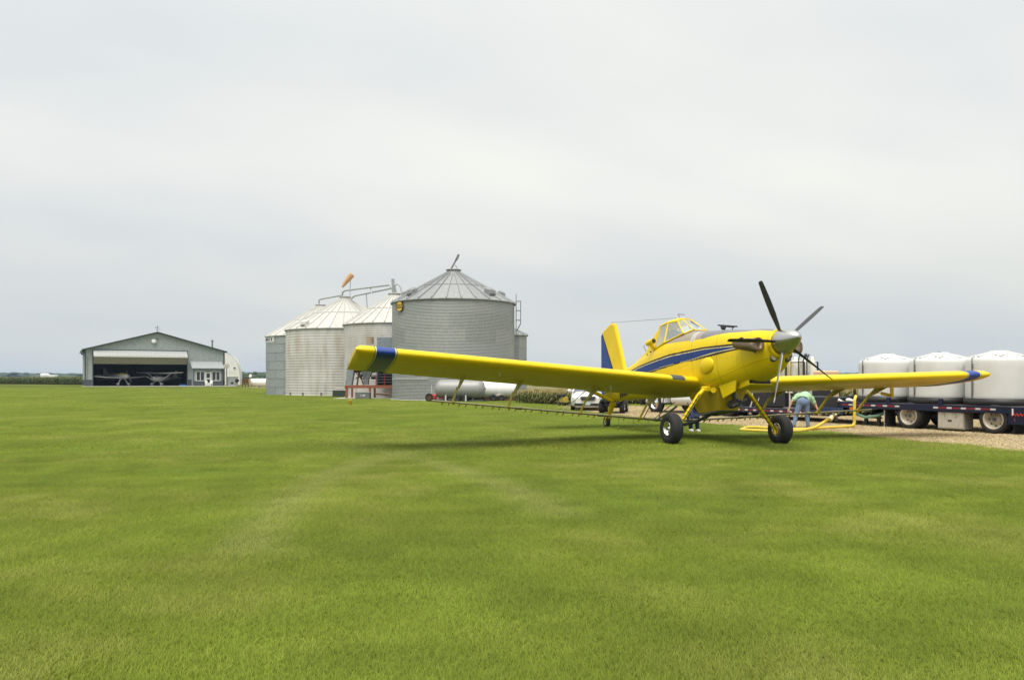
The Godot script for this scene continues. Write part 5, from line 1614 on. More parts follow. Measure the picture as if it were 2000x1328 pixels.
func make_hangar():
	var W := 24.8; var H := 7.0; var PK := 10.45; var DP := 22.0
	var h := thing("hangar", "grey metal hangar with dark roof trim and its wide door folded open", "hangar", HO, HB)
	var sheet := mat(0.375, 0.415, 0.43, 0.5, 0.1, T.streak, 0.25)
	var dark := mat(0.085, 0.098, 0.112, 0.5, 0.1, T.grime, 0.4)
	var trim := mat(0.075, 0.10, 0.11, 0.45)
	var roofy := func(x: float): return H + (PK - H) * (1.0 - absf(x - W / 2) / (W / 2))
	var c0 := func(_x): return 0.0
	var c1 := func(_x): return 1.25
	var d0 := 1.25; var d1 := 17.8; var dh := 6.85
	# front wall: pier, gable, right bay; each on its dark skirting
	part("front_wall", ribbed(0.0, d0, c1, roofy, 0.30, 0.0), sheet, h)
	part("front_wall", ribbed(d0, d1, func(_x): return dh, roofy, 0.30, 0.0), sheet, h)
	part("front_wall", ribbed(d1, W, c1, roofy, 0.30, 0.0), sheet, h)
	part("skirting", ribbed(0.0, d0, c0, c1, 0.30, 0.004), dark, h)
	part("skirting", ribbed(d1, W, c0, c1, 0.30, 0.004), dark, h)
	var side := Transform3D(Basis(Vector3.UP, -PI / 2), Vector3.ZERO)
	for q in [[-PI / 2, 0.0, "side_wall"], [PI / 2, W, "side_wall"]]:
		var xf := Transform3D(Basis(Vector3.UP, q[0]), Vector3(q[1], 0, 0))
		var a := -DP if q[0] < 0 else 0.0
		part("side_wall", ribbed(-DP if q[0] < 0 else 0.0, 0.0 if q[0] < 0 else DP, c1, func(_x): return H, 0.30, 0.0), sheet, h, xf)
		part("skirting", ribbed(-DP if q[0] < 0 else 0.0, 0.0 if q[0] < 0 else DP, c0, c1, 0.30, 0.004), dark, h, xf)
	part("back_wall", ribbed(0.0, W, c0, roofy, 0.30, 0.0), sheet, h, Transform3D(Basis(Vector3.UP, PI), Vector3(W, 0, -DP)))
	for s in [0, 1]:
		var m := Mb.new()
		var x0 := -0.55 if s == 0 else W + 0.55
		var y0: float = H - 0.12
		var e := [Vector3(x0, y0, 0.5), Vector3(W / 2, PK + 0.05, 0.5), Vector3(W / 2, PK + 0.05, -DP - 0.4), Vector3(x0, y0, -DP - 0.4)]
		if s == 1: e.reverse()
		m.loft([e, e.map(func(v): return v + Vector3(0, 0.14, 0))], true, true, false)
		part("roof", m, mat(0.16, 0.18, 0.19, 0.45, 0.2, T.soft, 0.3), h)
		var t := Mb.new()
		t.bar(Vector3(x0, y0 + 0.02, 0.52), Vector3(W / 2, PK + 0.14, 0.52), 0.34, 0.08)
		t.bar(Vector3(x0, y0 + 0.02, 0.5), Vector3(x0, y0 + 0.02, -DP - 0.4), 0.10, 0.30)
		part("roof_trim", t, trim, h)
	var ct := Mb.new()
	for x in [0.0, W]: ct.box(Vector3(x, H / 2, 0.0), Vector3(0.16, H, 0.16))
	for x in [d0 - 0.06, d1 + 0.06]: ct.box(Vector3(x, dh / 2, 0.03), Vector3(0.16, dh, 0.14))
	ct.box(Vector3((d0 + d1) / 2, dh + 0.09, 0.05), Vector3(d1 - d0 + 0.3, 0.18, 0.16))
	part("corner_trim", ct, trim, h)
	var dsp := Mb.new()
	dsp.tube([Vector3(-0.12, 0.2, 0.12), Vector3(-0.12, 6.6, 0.12)], 0.06, 6)
	dsp.tube([Vector3(0.35, 1.3, 0.1), Vector3(0.35, 5.6, 0.1)], 0.03, 6)
	dsp.tube([Vector3(W + 0.12, 0.2, 0.12), Vector3(W + 0.12, 6.6, 0.12)], 0.06, 6)
	part("downspout", dsp, dark, h)
	# floor, apron, inner lining
	var fl := Mb.new()
	fl.box(Vector3(W / 2, -0.16, -DP / 2), Vector3(W - 0.1, 0.30, DP - 0.1))
	part("hangar_floor", fl, mat(0.09, 0.085, 0.08, 0.6, 0.0, T.grime, 0.4), h)
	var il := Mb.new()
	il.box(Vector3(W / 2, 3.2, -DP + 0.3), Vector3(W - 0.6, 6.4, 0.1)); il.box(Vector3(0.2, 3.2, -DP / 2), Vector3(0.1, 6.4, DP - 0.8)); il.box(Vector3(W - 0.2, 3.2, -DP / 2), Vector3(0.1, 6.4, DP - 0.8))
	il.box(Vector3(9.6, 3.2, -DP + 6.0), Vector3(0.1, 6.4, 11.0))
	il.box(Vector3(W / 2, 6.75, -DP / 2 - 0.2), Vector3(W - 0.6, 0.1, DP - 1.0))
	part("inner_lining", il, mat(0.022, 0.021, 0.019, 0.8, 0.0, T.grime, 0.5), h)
	# folded door: two leaves
	var dw := d1 - d0 - 0.1
	var up := Mb.new()
	up.loft([[Vector3(d0 + 0.05, 5.80, 1.55), Vector3(d1 - 0.05, 5.80, 1.55), Vector3(d1 - 0.05, 5.77, 1.43), Vector3(d0 + 0.05, 5.77, 1.43)], [Vector3(d0 + 0.05, dh, 0.20), Vector3(d1 - 0.05, dh, 0.20), Vector3(d1 - 0.05, dh, 0.08), Vector3(d0 + 0.05, dh, 0.08)]], true, true, false)
	var ul := part("door_leaf", up, mat(0.40, 0.42, 0.43, 0.45, 0.0, T.streak, 0.3), h)
	var rb := Mb.new()
	var x := d0 + 0.4
	while x < d1 - 0.2:
		rb.bar(Vector3(x, 5.82, 1.57), Vector3(x, dh - 0.03, 0.23), 0.07, 0.03)
		x += 0.6
	part("door_ribs", rb, mat(0.36, 0.38, 0.39, 0.45), ul)
	var ed := Mb.new(); ed.box(Vector3((d0 + d1) / 2, 5.66, 1.52), Vector3(dw, 0.17, 0.14), 0.02)
	part("door_fold_edge", ed, M.white, h)
	var lo := Mb.new()
	lo.loft([[Vector3(d0 + 0.05, 4.25, 0.12), Vector3(d1 - 0.05, 4.25, 0.12), Vector3(d1 - 0.05, 4.32, 0.0), Vector3(d0 + 0.05, 4.32, 0.0)], [Vector3(d0 + 0.05, 5.57, 1.45), Vector3(d1 - 0.05, 5.57, 1.45), Vector3(d1 - 0.05, 5.64, 1.33), Vector3(d0 + 0.05, 5.64, 1.33)]], true, true, false)
	part("door_leaf", lo, mat(0.30, 0.285, 0.24, 0.6, 0.0, T.streak, 0.3), h)
	# lean-to office
	var aw := Mb.new()
	var a0 := 18.7; var a1 := 24.1; var az := 2.4
	part("office_wall", ribbed(a0, a1, func(_x): return 2.9, func(_x): return 3.6, 0.30, az), sheet, h)
	for q in [[a0, 19.15], [20.75, 20.90], [21.95, 22.10], [23.70, a1]]:
		part("office_wall", ribbed(q[0], q[1], func(_x): return 1.0, func(_x): return 2.9, 0.30, az), sheet, h)
	for q in [[a0, 20.90], [21.95, a1]]:
		part("office_skirting", ribbed(q[0], q[1], c0, func(_x): return 1.0, 0.30, az + 0.003), dark, h)
	var sw := Mb.new()
	for xx in [a0, a1]: sw.box(Vector3(xx, 1.8, az / 2), Vector3(0.12, 3.6, az))
	part("office_side_wall", sw, sheet, h)
	var ob := Mb.new(); ob.box(Vector3((a0 + a1) / 2, 1.8, 0.25), Vector3(a1 - a0 - 0.3, 3.4, 0.1)); ob.box(Vector3((a0 + a1) / 2, 0.05, az / 2), Vector3(a1 - a0 - 0.3, 0.1, az - 0.2))
	part("office_inside", ob, mat(0.05, 0.045, 0.04, 0.8), h)
	var orf := Mb.new()
	var e2 := [Vector3(a0 - 0.35, 3.42, az + 0.5), Vector3(a1 + 0.3, 3.42, az + 0.5), Vector3(a1 + 0.3, 4.80, 0.06), Vector3(a0 - 0.35, 4.80, 0.06)]
	orf.loft([e2, e2.map(func(v): return v + Vector3(0, 0.12, 0))], true, true, false)
	for k in 12: orf.bar(Vector3(a0 - 0.1 + k * 0.5, 3.55, az + 0.48), Vector3(a0 - 0.1 + k * 0.5, 4.91, 0.08), 0.04, 0.05)
	part("office_roof", orf, mat(0.36, 0.385, 0.40, 0.4, 0.1, T.soft, 0.5), h)
	var of := Mb.new(); of.box(Vector3((a0 + a1) / 2, 3.36, az + 0.45), Vector3(a1 - a0 + 0.6, 0.16, 0.10)); of.box(Vector3(a1, 1.7, az), Vector3(0.22, 3.4, 0.22)); of.box(Vector3(a0, 1.7, az), Vector3(0.14, 3.4, 0.14))
	part("office_trim", of, trim, h)
	for q in [[19.15, 20.75], [22.10, 23.70]]:
		var f := Mb.new()
		for xx in [q[0] + 0.05, (q[0] + q[1]) / 2, q[1] - 0.05]: f.box(Vector3(xx, 1.95, az + 0.02), Vector3(0.11, 1.9, 0.10))
		for y in [1.04, 2.86]: f.box(Vector3((q[0] + q[1]) / 2, y, az + 0.02), Vector3(q[1] - q[0], 0.11, 0.10))
		var wn := part("window", f, M.white, h)
		for k in 2:
			var g := Mb.new(); g.box(Vector3(lerpf(q[0], q[1], 0.25 + 0.5 * k), 1.95, az), Vector3(0.68, 1.75, 0.02))
			part("pane", g, M.dark_glass, wn)
	var dr := Mb.new()
	for xx in [20.98, 21.87]: dr.box(Vector3(xx, 1.4, az + 0.02), Vector3(0.22, 2.8, 0.09))
	for y in [0.35, 1.45, 2.65]: dr.box(Vector3(21.42, y, az + 0.02), Vector3(0.72, 0.5 if y < 1 else 0.22, 0.09))
	var dn := part("office_door", dr, M.white, h)
	for q in [[0.97, 0.75], [2.05, 0.98]]:
		var g := Mb.new(); g.box(Vector3(21.42, q[0], az), Vector3(0.66, q[1], 0.02))
		part("pane", g, M.dark_glass, dn)
	var hn := Mb.new(); hn.ball(Vector3(21.82, 1.2, az + 0.1), Vector3(0.05, 0.05, 0.05), 8, 6)
	part("door_handle", hn, M.steel, dn)
	# fittings
	var pv := Mb.new(); pv.tube([Vector3(22.9, 7.3, -2.0), Vector3(22.9, 9.15, -2.0)], 0.15, 10); pv.tube([Vector3(22.9, 9.1, -2.0), Vector3(22.9, 9.35, -2.0)], 0.24, 10)
	part("flue_pipe", pv, M.mid_grey, h)
	var sd := Mb.new()
	sd.lathe([Vector2(0.0, 0.0), Vector2(0.25, 0.03), Vector2(0.42, 0.10), Vector2(0.40, 0.12), Vector2(0.0, 0.05)], 20, Transform3D(Basis(Vector3.RIGHT, PI / 2 - 0.3) * Basis.IDENTITY, Vector3(W / 2 - 0.7, 8.75, 0.25)))
	part("dish_antenna", sd, M.white, h)
	var sl := Mb.new(); sl.box(Vector3(W / 2 + 0.05, 9.25, 0.12), Vector3(0.25, 0.18, 0.2), 0.04)
	part("gable_lamp", sl, M.dark_grey, h)
	var wv := Mb.new()
	wv.tube([Vector3(W / 2, PK, 0.3), Vector3(W / 2, PK + 1.25, 0.3)], 0.04, 6)
	wv.tube([Vector3(W / 2 - 0.4, PK + 0.95, 0.3), Vector3(W / 2 + 0.4, PK + 0.95, 0.3)], 0.03, 5)
	wv.box(Vector3(W / 2 - 0.35, PK + 0.95, 0.3), Vector3(0.22, 0.16, 0.04)); wv.ball(Vector3(W / 2, PK + 1.2, 0.3), Vector3(0.12, 0.14, 0.12), 8, 6)
	for k in 3: wv.ball(Vector3(W / 2 + cos(k * 2.1) * 0.3, PK + 0.6, 0.3 + sin(k * 2.1) * 0.3), Vector3(0.1, 0.08, 0.1), 8, 6)
	part("weather_vane", wv, M.mid_grey, h)
	var fd := Mb.new(); fd.box(Vector3(-0.55, 6.15, 0.25), Vector3(0.45, 0.5, 0.4), 0.08); fd.tube([Vector3(-0.5, 6.1, 0.1), Vector3(-0.05, 6.4, 0.05)], 0.05, 6)
	part("flood_lamp", fd, M.dark_grey, h)
	# concrete apron in front
	var ap := Mb.new(); ap.box(Vector3(12.8, -0.13, 2.2), Vector3(27.0, 0.30, 4.2), 0.02)
	tag(part("concrete_apron", ap, mat(0.50, 0.48, 0.42, 0.9, 0.0, T.grime, 0.4), self, Transform3D(HB, HO)), "pale concrete strip along the hangar front", "pavement", "", "structure")

	# basketball hoop
	var bh := thing("basketball_hoop", "round white basketball backboard on a dark pole at the office corner", "basketball hoop", hang(Vector3(24.75, -0.15, 3.4)), HB)
	var po := Mb.new(); po.tube([Vector3(0, 0, 0), Vector3(0, 3.2, 0), Vector3(-0.05, 4.0, 0.3)], 0.07, 8)
	part("pole", po, M.dark_grey, bh)
	var bb := Mb.new()
	var pl := []
	for k in 20: pl.append(Vector2(cos(TAU * k / 20) * 0.62, sin(TAU * k / 20) * 0.48))
	bb.plate(pl, 0.05, Transform3D(Basis.IDENTITY, Vector3(-0.05, 4.15, 0.35)), 0.01)
	var bbp := part("backboard", bb, M.dull_white, bh)
	var sq := Mb.new()
	for q in [[-0.22, 0.0, 0.03, 0.36], [0.22, 0.0, 0.03, 0.36], [0.0, 0.18, 0.47, 0.03], [0.0, -0.18, 0.47, 0.03]]: sq.box(Vector3(-0.05 + q[0], 4.10 + q[1], 0.378), Vector3(q[2], q[3], 0.01))
	part("backboard_mark", sq, M.dark_grey, bbp)
	var hp := Mb.new()
	var hpp := []
	for k in 17: hpp.append(Vector3(-0.05 + cos(TAU * k / 16) * 0.23, 3.82, 0.62 + sin(TAU * k / 16) * 0.23))
	hp.tube(hpp, 0.02, 5, false)
	part("hoop", hp, M.orange, bh)
	# chairs by the door, blue tub, grey service unit
	for k in 2:
		var c := thing("garden_chair", ["white garden chair left of the office door", "white garden chair just right of the office door"][k], "chair", hang(Vector3(20.95 + k * 0.85, 0.03, 3.6)), HB * Basis(Vector3.UP, 0.2 - k * 0.5), "white chairs before the office")
		var s := Mb.new(); s.box(Vector3(0, 0.43, 0), Vector3(0.52, 0.05, 0.5), 0.015)
		part("seat", s, M.white, c)
		s = Mb.new(); s.box(Vector3(0, 0.78, -0.26), Vector3(0.52, 0.62, 0.05), 0.015, Basis(Vector3.RIGHT, -0.2))
		part("backrest", s, M.white, c)
		for q in [[-0.22, 0.22], [0.22, 0.22], [-0.22, -0.2], [0.22, -0.2]]:
			s = Mb.new(); s.box(Vector3(q[0], 0.215, q[1]), Vector3(0.05, 0.43, 0.05))
			part("leg", s, M.white, c)
		for xx in [-0.26, 0.26]:
			s = Mb.new(); s.box(Vector3(xx, 0.64, 0.0), Vector3(0.05, 0.04, 0.5)); s.box(Vector3(xx, 0.53, 0.22), Vector3(0.04, 0.2, 0.05))
			part("armrest", s, M.white, c)
	var tub := thing("blue_tub", "low bright blue tub on the floor at the right edge of the hangar door", "tub", hang(Vector3(16.9, -0.01, 0.6)), HB)
	var tb := Mb.new(); tb.loft([[Vector3(-0.5, 0, 0.3), Vector3(0.5, 0, 0.3), Vector3(0.5, 0, -0.3), Vector3(-0.5, 0, -0.3)], [Vector3(-0.58, 0.26, 0.36), Vector3(0.58, 0.26, 0.36), Vector3(0.58, 0.26, -0.36), Vector3(-0.58, 0.26, -0.36)]], true, true, false)
	part("tub_body", tb, mat(0.03, 0.14, 0.55, 0.5), tub)
	var tl := Mb.new(); tl.box(Vector3(0, 0.28, 0), Vector3(1.22, 0.05, 0.78), 0.02)
	part("tub_lid", tl, mat(0.03, 0.16, 0.60, 0.5), tub)
	var ac := thing("service_unit", "grey boxy service unit with a small vent at the hangar's right corner", "utility unit", hang(Vector3(26.3, -0.2, 1.2)), HB)
	var ab := Mb.new(); ab.box(Vector3(0, 0.95, 0), Vector3(1.9, 1.9, 1.2), 0.05)
	part("unit_body", ab, mat(0.38, 0.40, 0.41, 0.5, 0.0, T.grime, 0.7), ac)
	var al := Mb.new(); al.box(Vector3(0, 1.95, 0), Vector3(2.0, 0.10, 1.3), 0.03)
	part("unit_lid", al, M.dark_grey, ac)
	var av := Mb.new(); av.box(Vector3(-0.2, 0.75, 0.605), Vector3(0.5, 0.4, 0.03))
	part("unit_vent", av, M.black, ac)
	var an := Mb.new(); an.tube([Vector3(0.75, 1.25, 0.6), Vector3(0.75, 1.25, 0.85)], 0.38, 14)
	part("unit_fan", an, M.black, ac)

	# arched white shed behind
	var q := thing("arched_shed", "white arched metal shed rising behind the hangar's right end", "shed", Vector3(-73.6, -0.1, -186.0), Basis(Vector3.UP, 0.30))
	var arch := []
	for k in 33:
		var a := PI * k / 32
		arch.append(Vector2(signf(cos(a)) * pow(absf(cos(a)), 0.55) * 8.2, pow(sin(a), 0.62) * 8.5))
	var sh := Mb.new()
	var zz := 0.0
	var ring := []
	for k in 30:
		var off := 0.05 if k % 2 == 0 else -0.05
		ring.append(arch.map(func(v): return Vector3(v.x * (1.0 + off * 0.12), v.y * (1.0 + off * 0.12), -k * 0.6)))
	sh.flat()
	for k in ring.size() - 1:
		for i in 32: sh.quad(ring[k][i], ring[k][i + 1], ring[k + 1][i + 1], ring[k + 1][i])
	part("arched_roof", sh, mat(0.70, 0.69, 0.67, 0.5, 0.0, T.soft, 0.2), q)
	var ew := Mb.new(); ew.plate(arch, 0.10, Transform3D(Basis.IDENTITY, Vector3(0, 0, -0.1)))
	part("end_wall", ew, mat(0.84, 0.835, 0.82, 0.5, 0.0, T.soft, 0.2), q)
	var sm := Mb.new()
	for y in [1.1, 3.2, 5.3, 7.2]: sm.box(Vector3(0, y, -0.04), Vector3(14.0 if y < 5 else (11.0 if y < 7 else 6.0), 0.04, 0.03))
	for xx in [-4.0, 0.0, 4.0]: sm.box(Vector3(xx, 3.2, -0.04), Vector3(0.04, 6.3, 0.03))
	part("wall_seams", sm, M.dull_white, q)
	var el := Mb.new(); el.box(Vector3(7.0, 4.4, 0.05), Vector3(0.5, 0.25, 0.25), 0.05)
	part("wall_lamp", el, M.dark_grey, q)
	# rusty implement and the long white tank
	var ri := thing("rusty_implement", "brown rusty farm implement with tall wheels between the arched shed and the long white tank", "farm machine", on(-47.9, 140.0), Basis(Vector3.UP, 0.35))
	for k in 3:
		var w := Mb.new()
		var wp := []
		for i in 25: wp.append(Vector3(-0.5 + k * 0.5, 0.72 + sin(TAU * i / 24) * 0.72, cos(TAU * i / 24) * 0.72))
		w.tube(wp, 0.07, 5, false)
		for i in 6: w.tube([Vector3(-0.5 + k * 0.5, 0.72, 0), Vector3(-0.5 + k * 0.5, 0.72 + sin(TAU * i / 6) * 0.7, cos(TAU * i / 6) * 0.7)], 0.03, 4)
		part("iron_wheel", w, M.rusty, ri)
	var ib := Mb.new()
	ib.box(Vector3(0, 1.25, 0), Vector3(1.2, 0.75, 0.9), 0.1); ib.tube([Vector3(-0.6, 0.72, 0), Vector3(0.7, 0.72, 0)], 0.07, 8)
	ib.box(Vector3(0.45, 1.6, 0.1), Vector3(0.35, 0.5, 0.4), 0.05); ib.bar(Vector3(-0.5, 1.0, 0.3), Vector3(-0.35, 1.75, 0.35), 0.08, 0.08)
	part("implement_frame", ib, mat(0.10, 0.055, 0.03, 0.9, 0.0, T.rust, 1.0), ri)
	var fl2 := Mb.new(); fl2.box(Vector3(0.75, 0.9, 0.45), Vector3(0.35, 1.3, 0.15), 0.04)
	part("faded_panel", fl2, mat(0.40, 0.34, 0.25, 0.8, 0.0, T.rust, 1.0), ri)
	var lt := thing("long_white_tank", "long white cylindrical tank lying beyond the lawn, left of the leftmost bin", "tank", on(-42.9, 141.0, 0.0), Basis(Vector3.UP, 0.0))
	var lb := Mb.new()
	lb.lathe([Vector2(0.0, -4.6), Vector2(0.42, -4.55), Vector2(0.66, -4.3), Vector2(0.70, -4.05), Vector2(0.70, 4.05), Vector2(0.66, 4.3), Vector2(0.42, 4.55), Vector2(0, 4.6)], 28, Transform3D(Basis(Vector3.BACK, PI / 2), Vector3(0, 0.93, 0)))
	part("tank_shell", lb, M.white, lt)
	var ls := Mb.new()
	for xx in [-3.0, 0.0, 3.0]: ls.box(Vector3(xx, 0.2, 0), Vector3(0.3, 0.45, 1.0))
	part("tank_saddle", ls, M.concrete, lt)
	var pd := Mb.new(); pd.box(Vector3(0.0, 0.015, -0.2), Vector3(16.0, 0.05, 7.0))
	tag(part("pale_gravel_pad", pd, mat(0.50, 0.47, 0.38, 0.95, 0.0, T.stone, 0.8), self, Transform3D(Basis.IDENTITY, on(-40.0, 141.0))), "pale gravel strip under the long white tank", "gravel", "", "structure")
	var dt := thing("round_dish", "small round white dish on a post above the long white tank's left end", "antenna dish", on(-49.6, 148.0))
	var dp := Mb.new(); dp.tube([Vector3(0, 0, 0), Vector3(0, 2.0, 0)], 0.06, 6)
	part("dish_post", dp, M.mid_grey, dt)
	var dd := Mb.new(); dd.lathe([Vector2(0, 0.0), Vector2(0.18, 0.03), Vector2(0.30, 0.10), Vector2(0.27, 0.12), Vector2(0, 0.04)], 18, Transform3D(Basis(Vector3.RIGHT, PI / 2 - 0.2), Vector3(0, 2.1, 0.1)))
	part("dish_bowl", dd, M.white, dt)
	make_hangar_planes()

func small_plane(t: Node3D, high: bool, main: Material, top: Material, span: float, len_: float, y0: float):
	# a light airplane facing +z: fuselage, wings, tail, gear, propeller
	var tab := [[len_ * 0.28, y0 + 0.10, y0 + 0.62, 0.26, 2.2], [len_ * 0.24, y0 - 0.08, y0 + 0.78, 0.40, 2.4], [len_ * 0.12, y0 - 0.18, y0 + 0.95, 0.50, 2.7], [0.0, y0 - 0.20, y0 + 1.0, 0.52, 2.8], [-len_ * 0.15, y0 - 0.10, y0 + 0.95, 0.48, 2.7], [-len_ * 0.4, y0 + 0.25, y0 + 0.80, 0.24, 2.4], [-len_ * 0.66, y0 + 0.5, y0 + 0.75, 0.08, 2.2]]
	var f := Mb.new()
	var rings := []
	for k in 30:
		var z := lerpf(tab[0][0], tab[-1][0], k / 29.0)
		var o := []
		for i in 24: o.append(fus_point(keyed(tab, z), TAU * i / 24))
		rings.append(o)
	f.loft(rings)
	part("fuselage", f, main, t)
	var up := Mb.new()
	rings = []
	for k in 14:
		var z := lerpf(len_ * 0.27, -len_ * 0.5, k / 13.0)
		var kk := keyed(tab, z)
		var o := []
		for i in 13:
			var a := PI * (0.16 + 0.68 * i / 12.0)
			o.append(fus_point(kk, a) + Vector3(0, 0.012, 0))
		for i in 13:
			var a := PI * (0.84 - 0.68 * i / 12.0)
			o.append(fus_point(kk, a) + Vector3(0, -0.02, 0))
		rings.append(o)
	up.loft(rings)
	part("top_deck", up, top, t)
	var cb := Mb.new()
	if high: cb.loft([[Vector3(-0.50, y0 + 0.85, 0.85), Vector3(0.50, y0 + 0.85, 0.85), Vector3(0.46, y0 + 0.85, -1.6), Vector3(-0.46, y0 + 0.85, -1.6)], [Vector3(-0.46, y0 + 1.45, 0.30), Vector3(0.46, y0 + 1.45, 0.30), Vector3(0.44, y0 + 1.45, -0.9), Vector3(-0.44, y0 + 1.45, -0.9)]], true, true, false)
	else: cb.loft([[Vector3(-0.42, y0 + 0.85, 0.3), Vector3(0.42, y0 + 0.85, 0.3), Vector3(0.40, y0 + 0.85, -1.3), Vector3(-0.40, y0 + 0.85, -1.3)], [Vector3(-0.25, y0 + 1.5, -0.2), Vector3(0.25, y0 + 1.5, -0.2), Vector3(0.25, y0 + 1.5, -0.9), Vector3(-0.25, y0 + 1.5, -0.9)]], true, true, false)
	part("cabin_glass", cb, M.dark_glass, t)
	for s in [-1.0, 1.0]:
		var w := Mb.new()
		var wy := y0 + 1.48 if high else y0 + 0.02
		rings = []
		for q in [[0.2, 0.0, 1.5], [span * 0.30, 0.14, 1.5], [span * 0.48, 0.28, 1.15], [span * 0.5, 0.31, 0.7]]:
			var o := []
			for i in 16:
				var a := TAU * i / 16
				o.append(Vector3(q[0] * s, wy + q[1] * (0.5 if high else 1.0) + sin(a) * 0.10 * q[2], cos(a) * 0.5 * q[2] - 0.1))
			if s < 0: o.reverse()
			rings.append(o)
		rings.reverse()
		w.loft(rings)
		part("wing", w, main, t)
		if high:
			var st := Mb.new(); st.bar(Vector3(s * 0.5, y0 + 0.0, 0.1), Vector3(s * span * 0.27, y0 + 1.50, 0.0), 0.05, 0.14)
			part("wing_strut", st, main, t)
		else:
			var bm := Mb.new(); bm.tube([Vector3(s * 0.6, y0 - 0.35, -1.0), Vector3(s * span * 0.4, y0 - 0.15, -1.0)], 0.06, 6); bm.bar(Vector3(s * 2.5, y0 + 0.1, -0.6), Vector3(s * 2.5, y0 - 0.3, -1.0), 0.05, 0.1)
			part("spray_boom", bm, M.mid_grey, t)
		var g := Mb.new(); g.bar(Vector3(s * 0.4, y0 - 0.1, 0.6), Vector3(s * 1.05, 0.38, 0.75), 0.09, 0.16)
		part("gear_leg", g, main, t)
		if high or true:
			var wp := Mb.new(); wp.ball(Vector3(s * 1.1, 0.34, 0.75), Vector3(0.17, 0.30, 0.52), 14, 10)
			part("wheel_fairing", wp, main, t)
		var wb := Mb.new(); wb.tube([Vector3(s * 1.1 - 0.08, 0.22, 0.75), Vector3(s * 1.1 + 0.08, 0.22, 0.75)], 0.22, 14)
		part("wheel", wb, M.rubber, t)
		var tp := Mb.new()
		var pl := [Vector2(s * 0.05, len_ * 0.55), Vector2(s * 1.6, len_ * 0.59), Vector2(s * 1.6, len_ * 0.66), Vector2(s * 0.05, len_ * 0.68)]
		tp.plate(pl, 0.08, Transform3D(Basis(Vector3(1, 0, 0), Vector3(0, 0, -1), Vector3(0, 1, 0)), Vector3(0, y0 + 0.62, 0)), 0.03)
		part("tailplane", tp, main, t)
	var fn := Mb.new()
	fn.plate([Vector2(len_ * 0.48, y0 + 0.7), Vector2(len_ * 0.66, y0 + 0.6), Vector2(len_ * 0.68, y0 + 2.0), Vector2(len_ * 0.60, y0 + 2.05)], 0.09, Transform3D(Basis(Vector3(0, 0, -1), Vector3(0, 1, 0), Vector3(1, 0, 0)), Vector3.ZERO), 0.03)
	part("tail_fin", fn, main, t)
	var sp := Mb.new(); sp.lathe([Vector2(0.22, 0), Vector2(0.20, 0.15), Vector2(0.1, 0.36), Vector2(0, 0.42)], 20, Transform3D(Basis(Vector3.RIGHT, PI / 2), Vector3(0, y0 + 0.36, len_ * 0.28)))
	part("spinner", sp, M.steel, t)
	for k in 2:
		var b := Mb.new(); b.box(Vector3(0, 0.62, 0), Vector3(0.16, 1.15, 0.04), 0.015, Basis(Vector3.UP, 0.5))
		part("propeller_blade", b, M.dull_white if high else M.mid_grey, t, Transform3D(Basis(Vector3.BACK, (0.42 if not high else 1.2) + PI * k), Vector3(0, y0 + 0.36, len_ * 0.28 + 0.08)))
	if high:
		for s in [-0.2, 0.2]:
			var c := Mb.new(); c.ball(Vector3(s, y0 + 0.42, len_ * 0.275), Vector3(0.13, 0.10, 0.06), 10, 6)
			part("cowl_opening", c, M.black, t)

func make_hangar_planes():
	var a := thing("parked_crop_duster", "silver low-wing airplane with a yellow back, in the left half of the open hangar", "airplane", hang(Vector3(6.2, 0.0, -4.2)), HB * Basis(Vector3.UP, 0.5))
	small_plane(a, false, mat(0.74, 0.75, 0.76, 0.35, 0.0, T.soft, 1.0), M.yellow, 10.8, 9.0, 1.55)
	var b := thing("parked_light_airplane", "white high-wing light airplane with grey trim, in the right half of the open hangar", "airplane", hang(Vector3(13.2, 0.0, -4.6)), HB * Basis(Vector3.UP, -0.75))
	small_plane(b, true, mat(0.80, 0.80, 0.80, 0.35, 0.0, T.soft, 1.0), mat(0.25, 0.26, 0.28, 0.4), 10.5, 8.4, 1.05)

# ---------------------------------------------------------------- flatbed trailer, its tanks, the truck
const TB := Basis(Vector3(-0.496, 0, -0.868), Vector3(0, 1, 0), Vector3(0.868, 0, -0.496))   # x towards the truck, z to the far side
const TO := Vector3(13.3, -0.065, -26.2)
func rig(p: Vector3) -> Vector3: return TO + TB * p

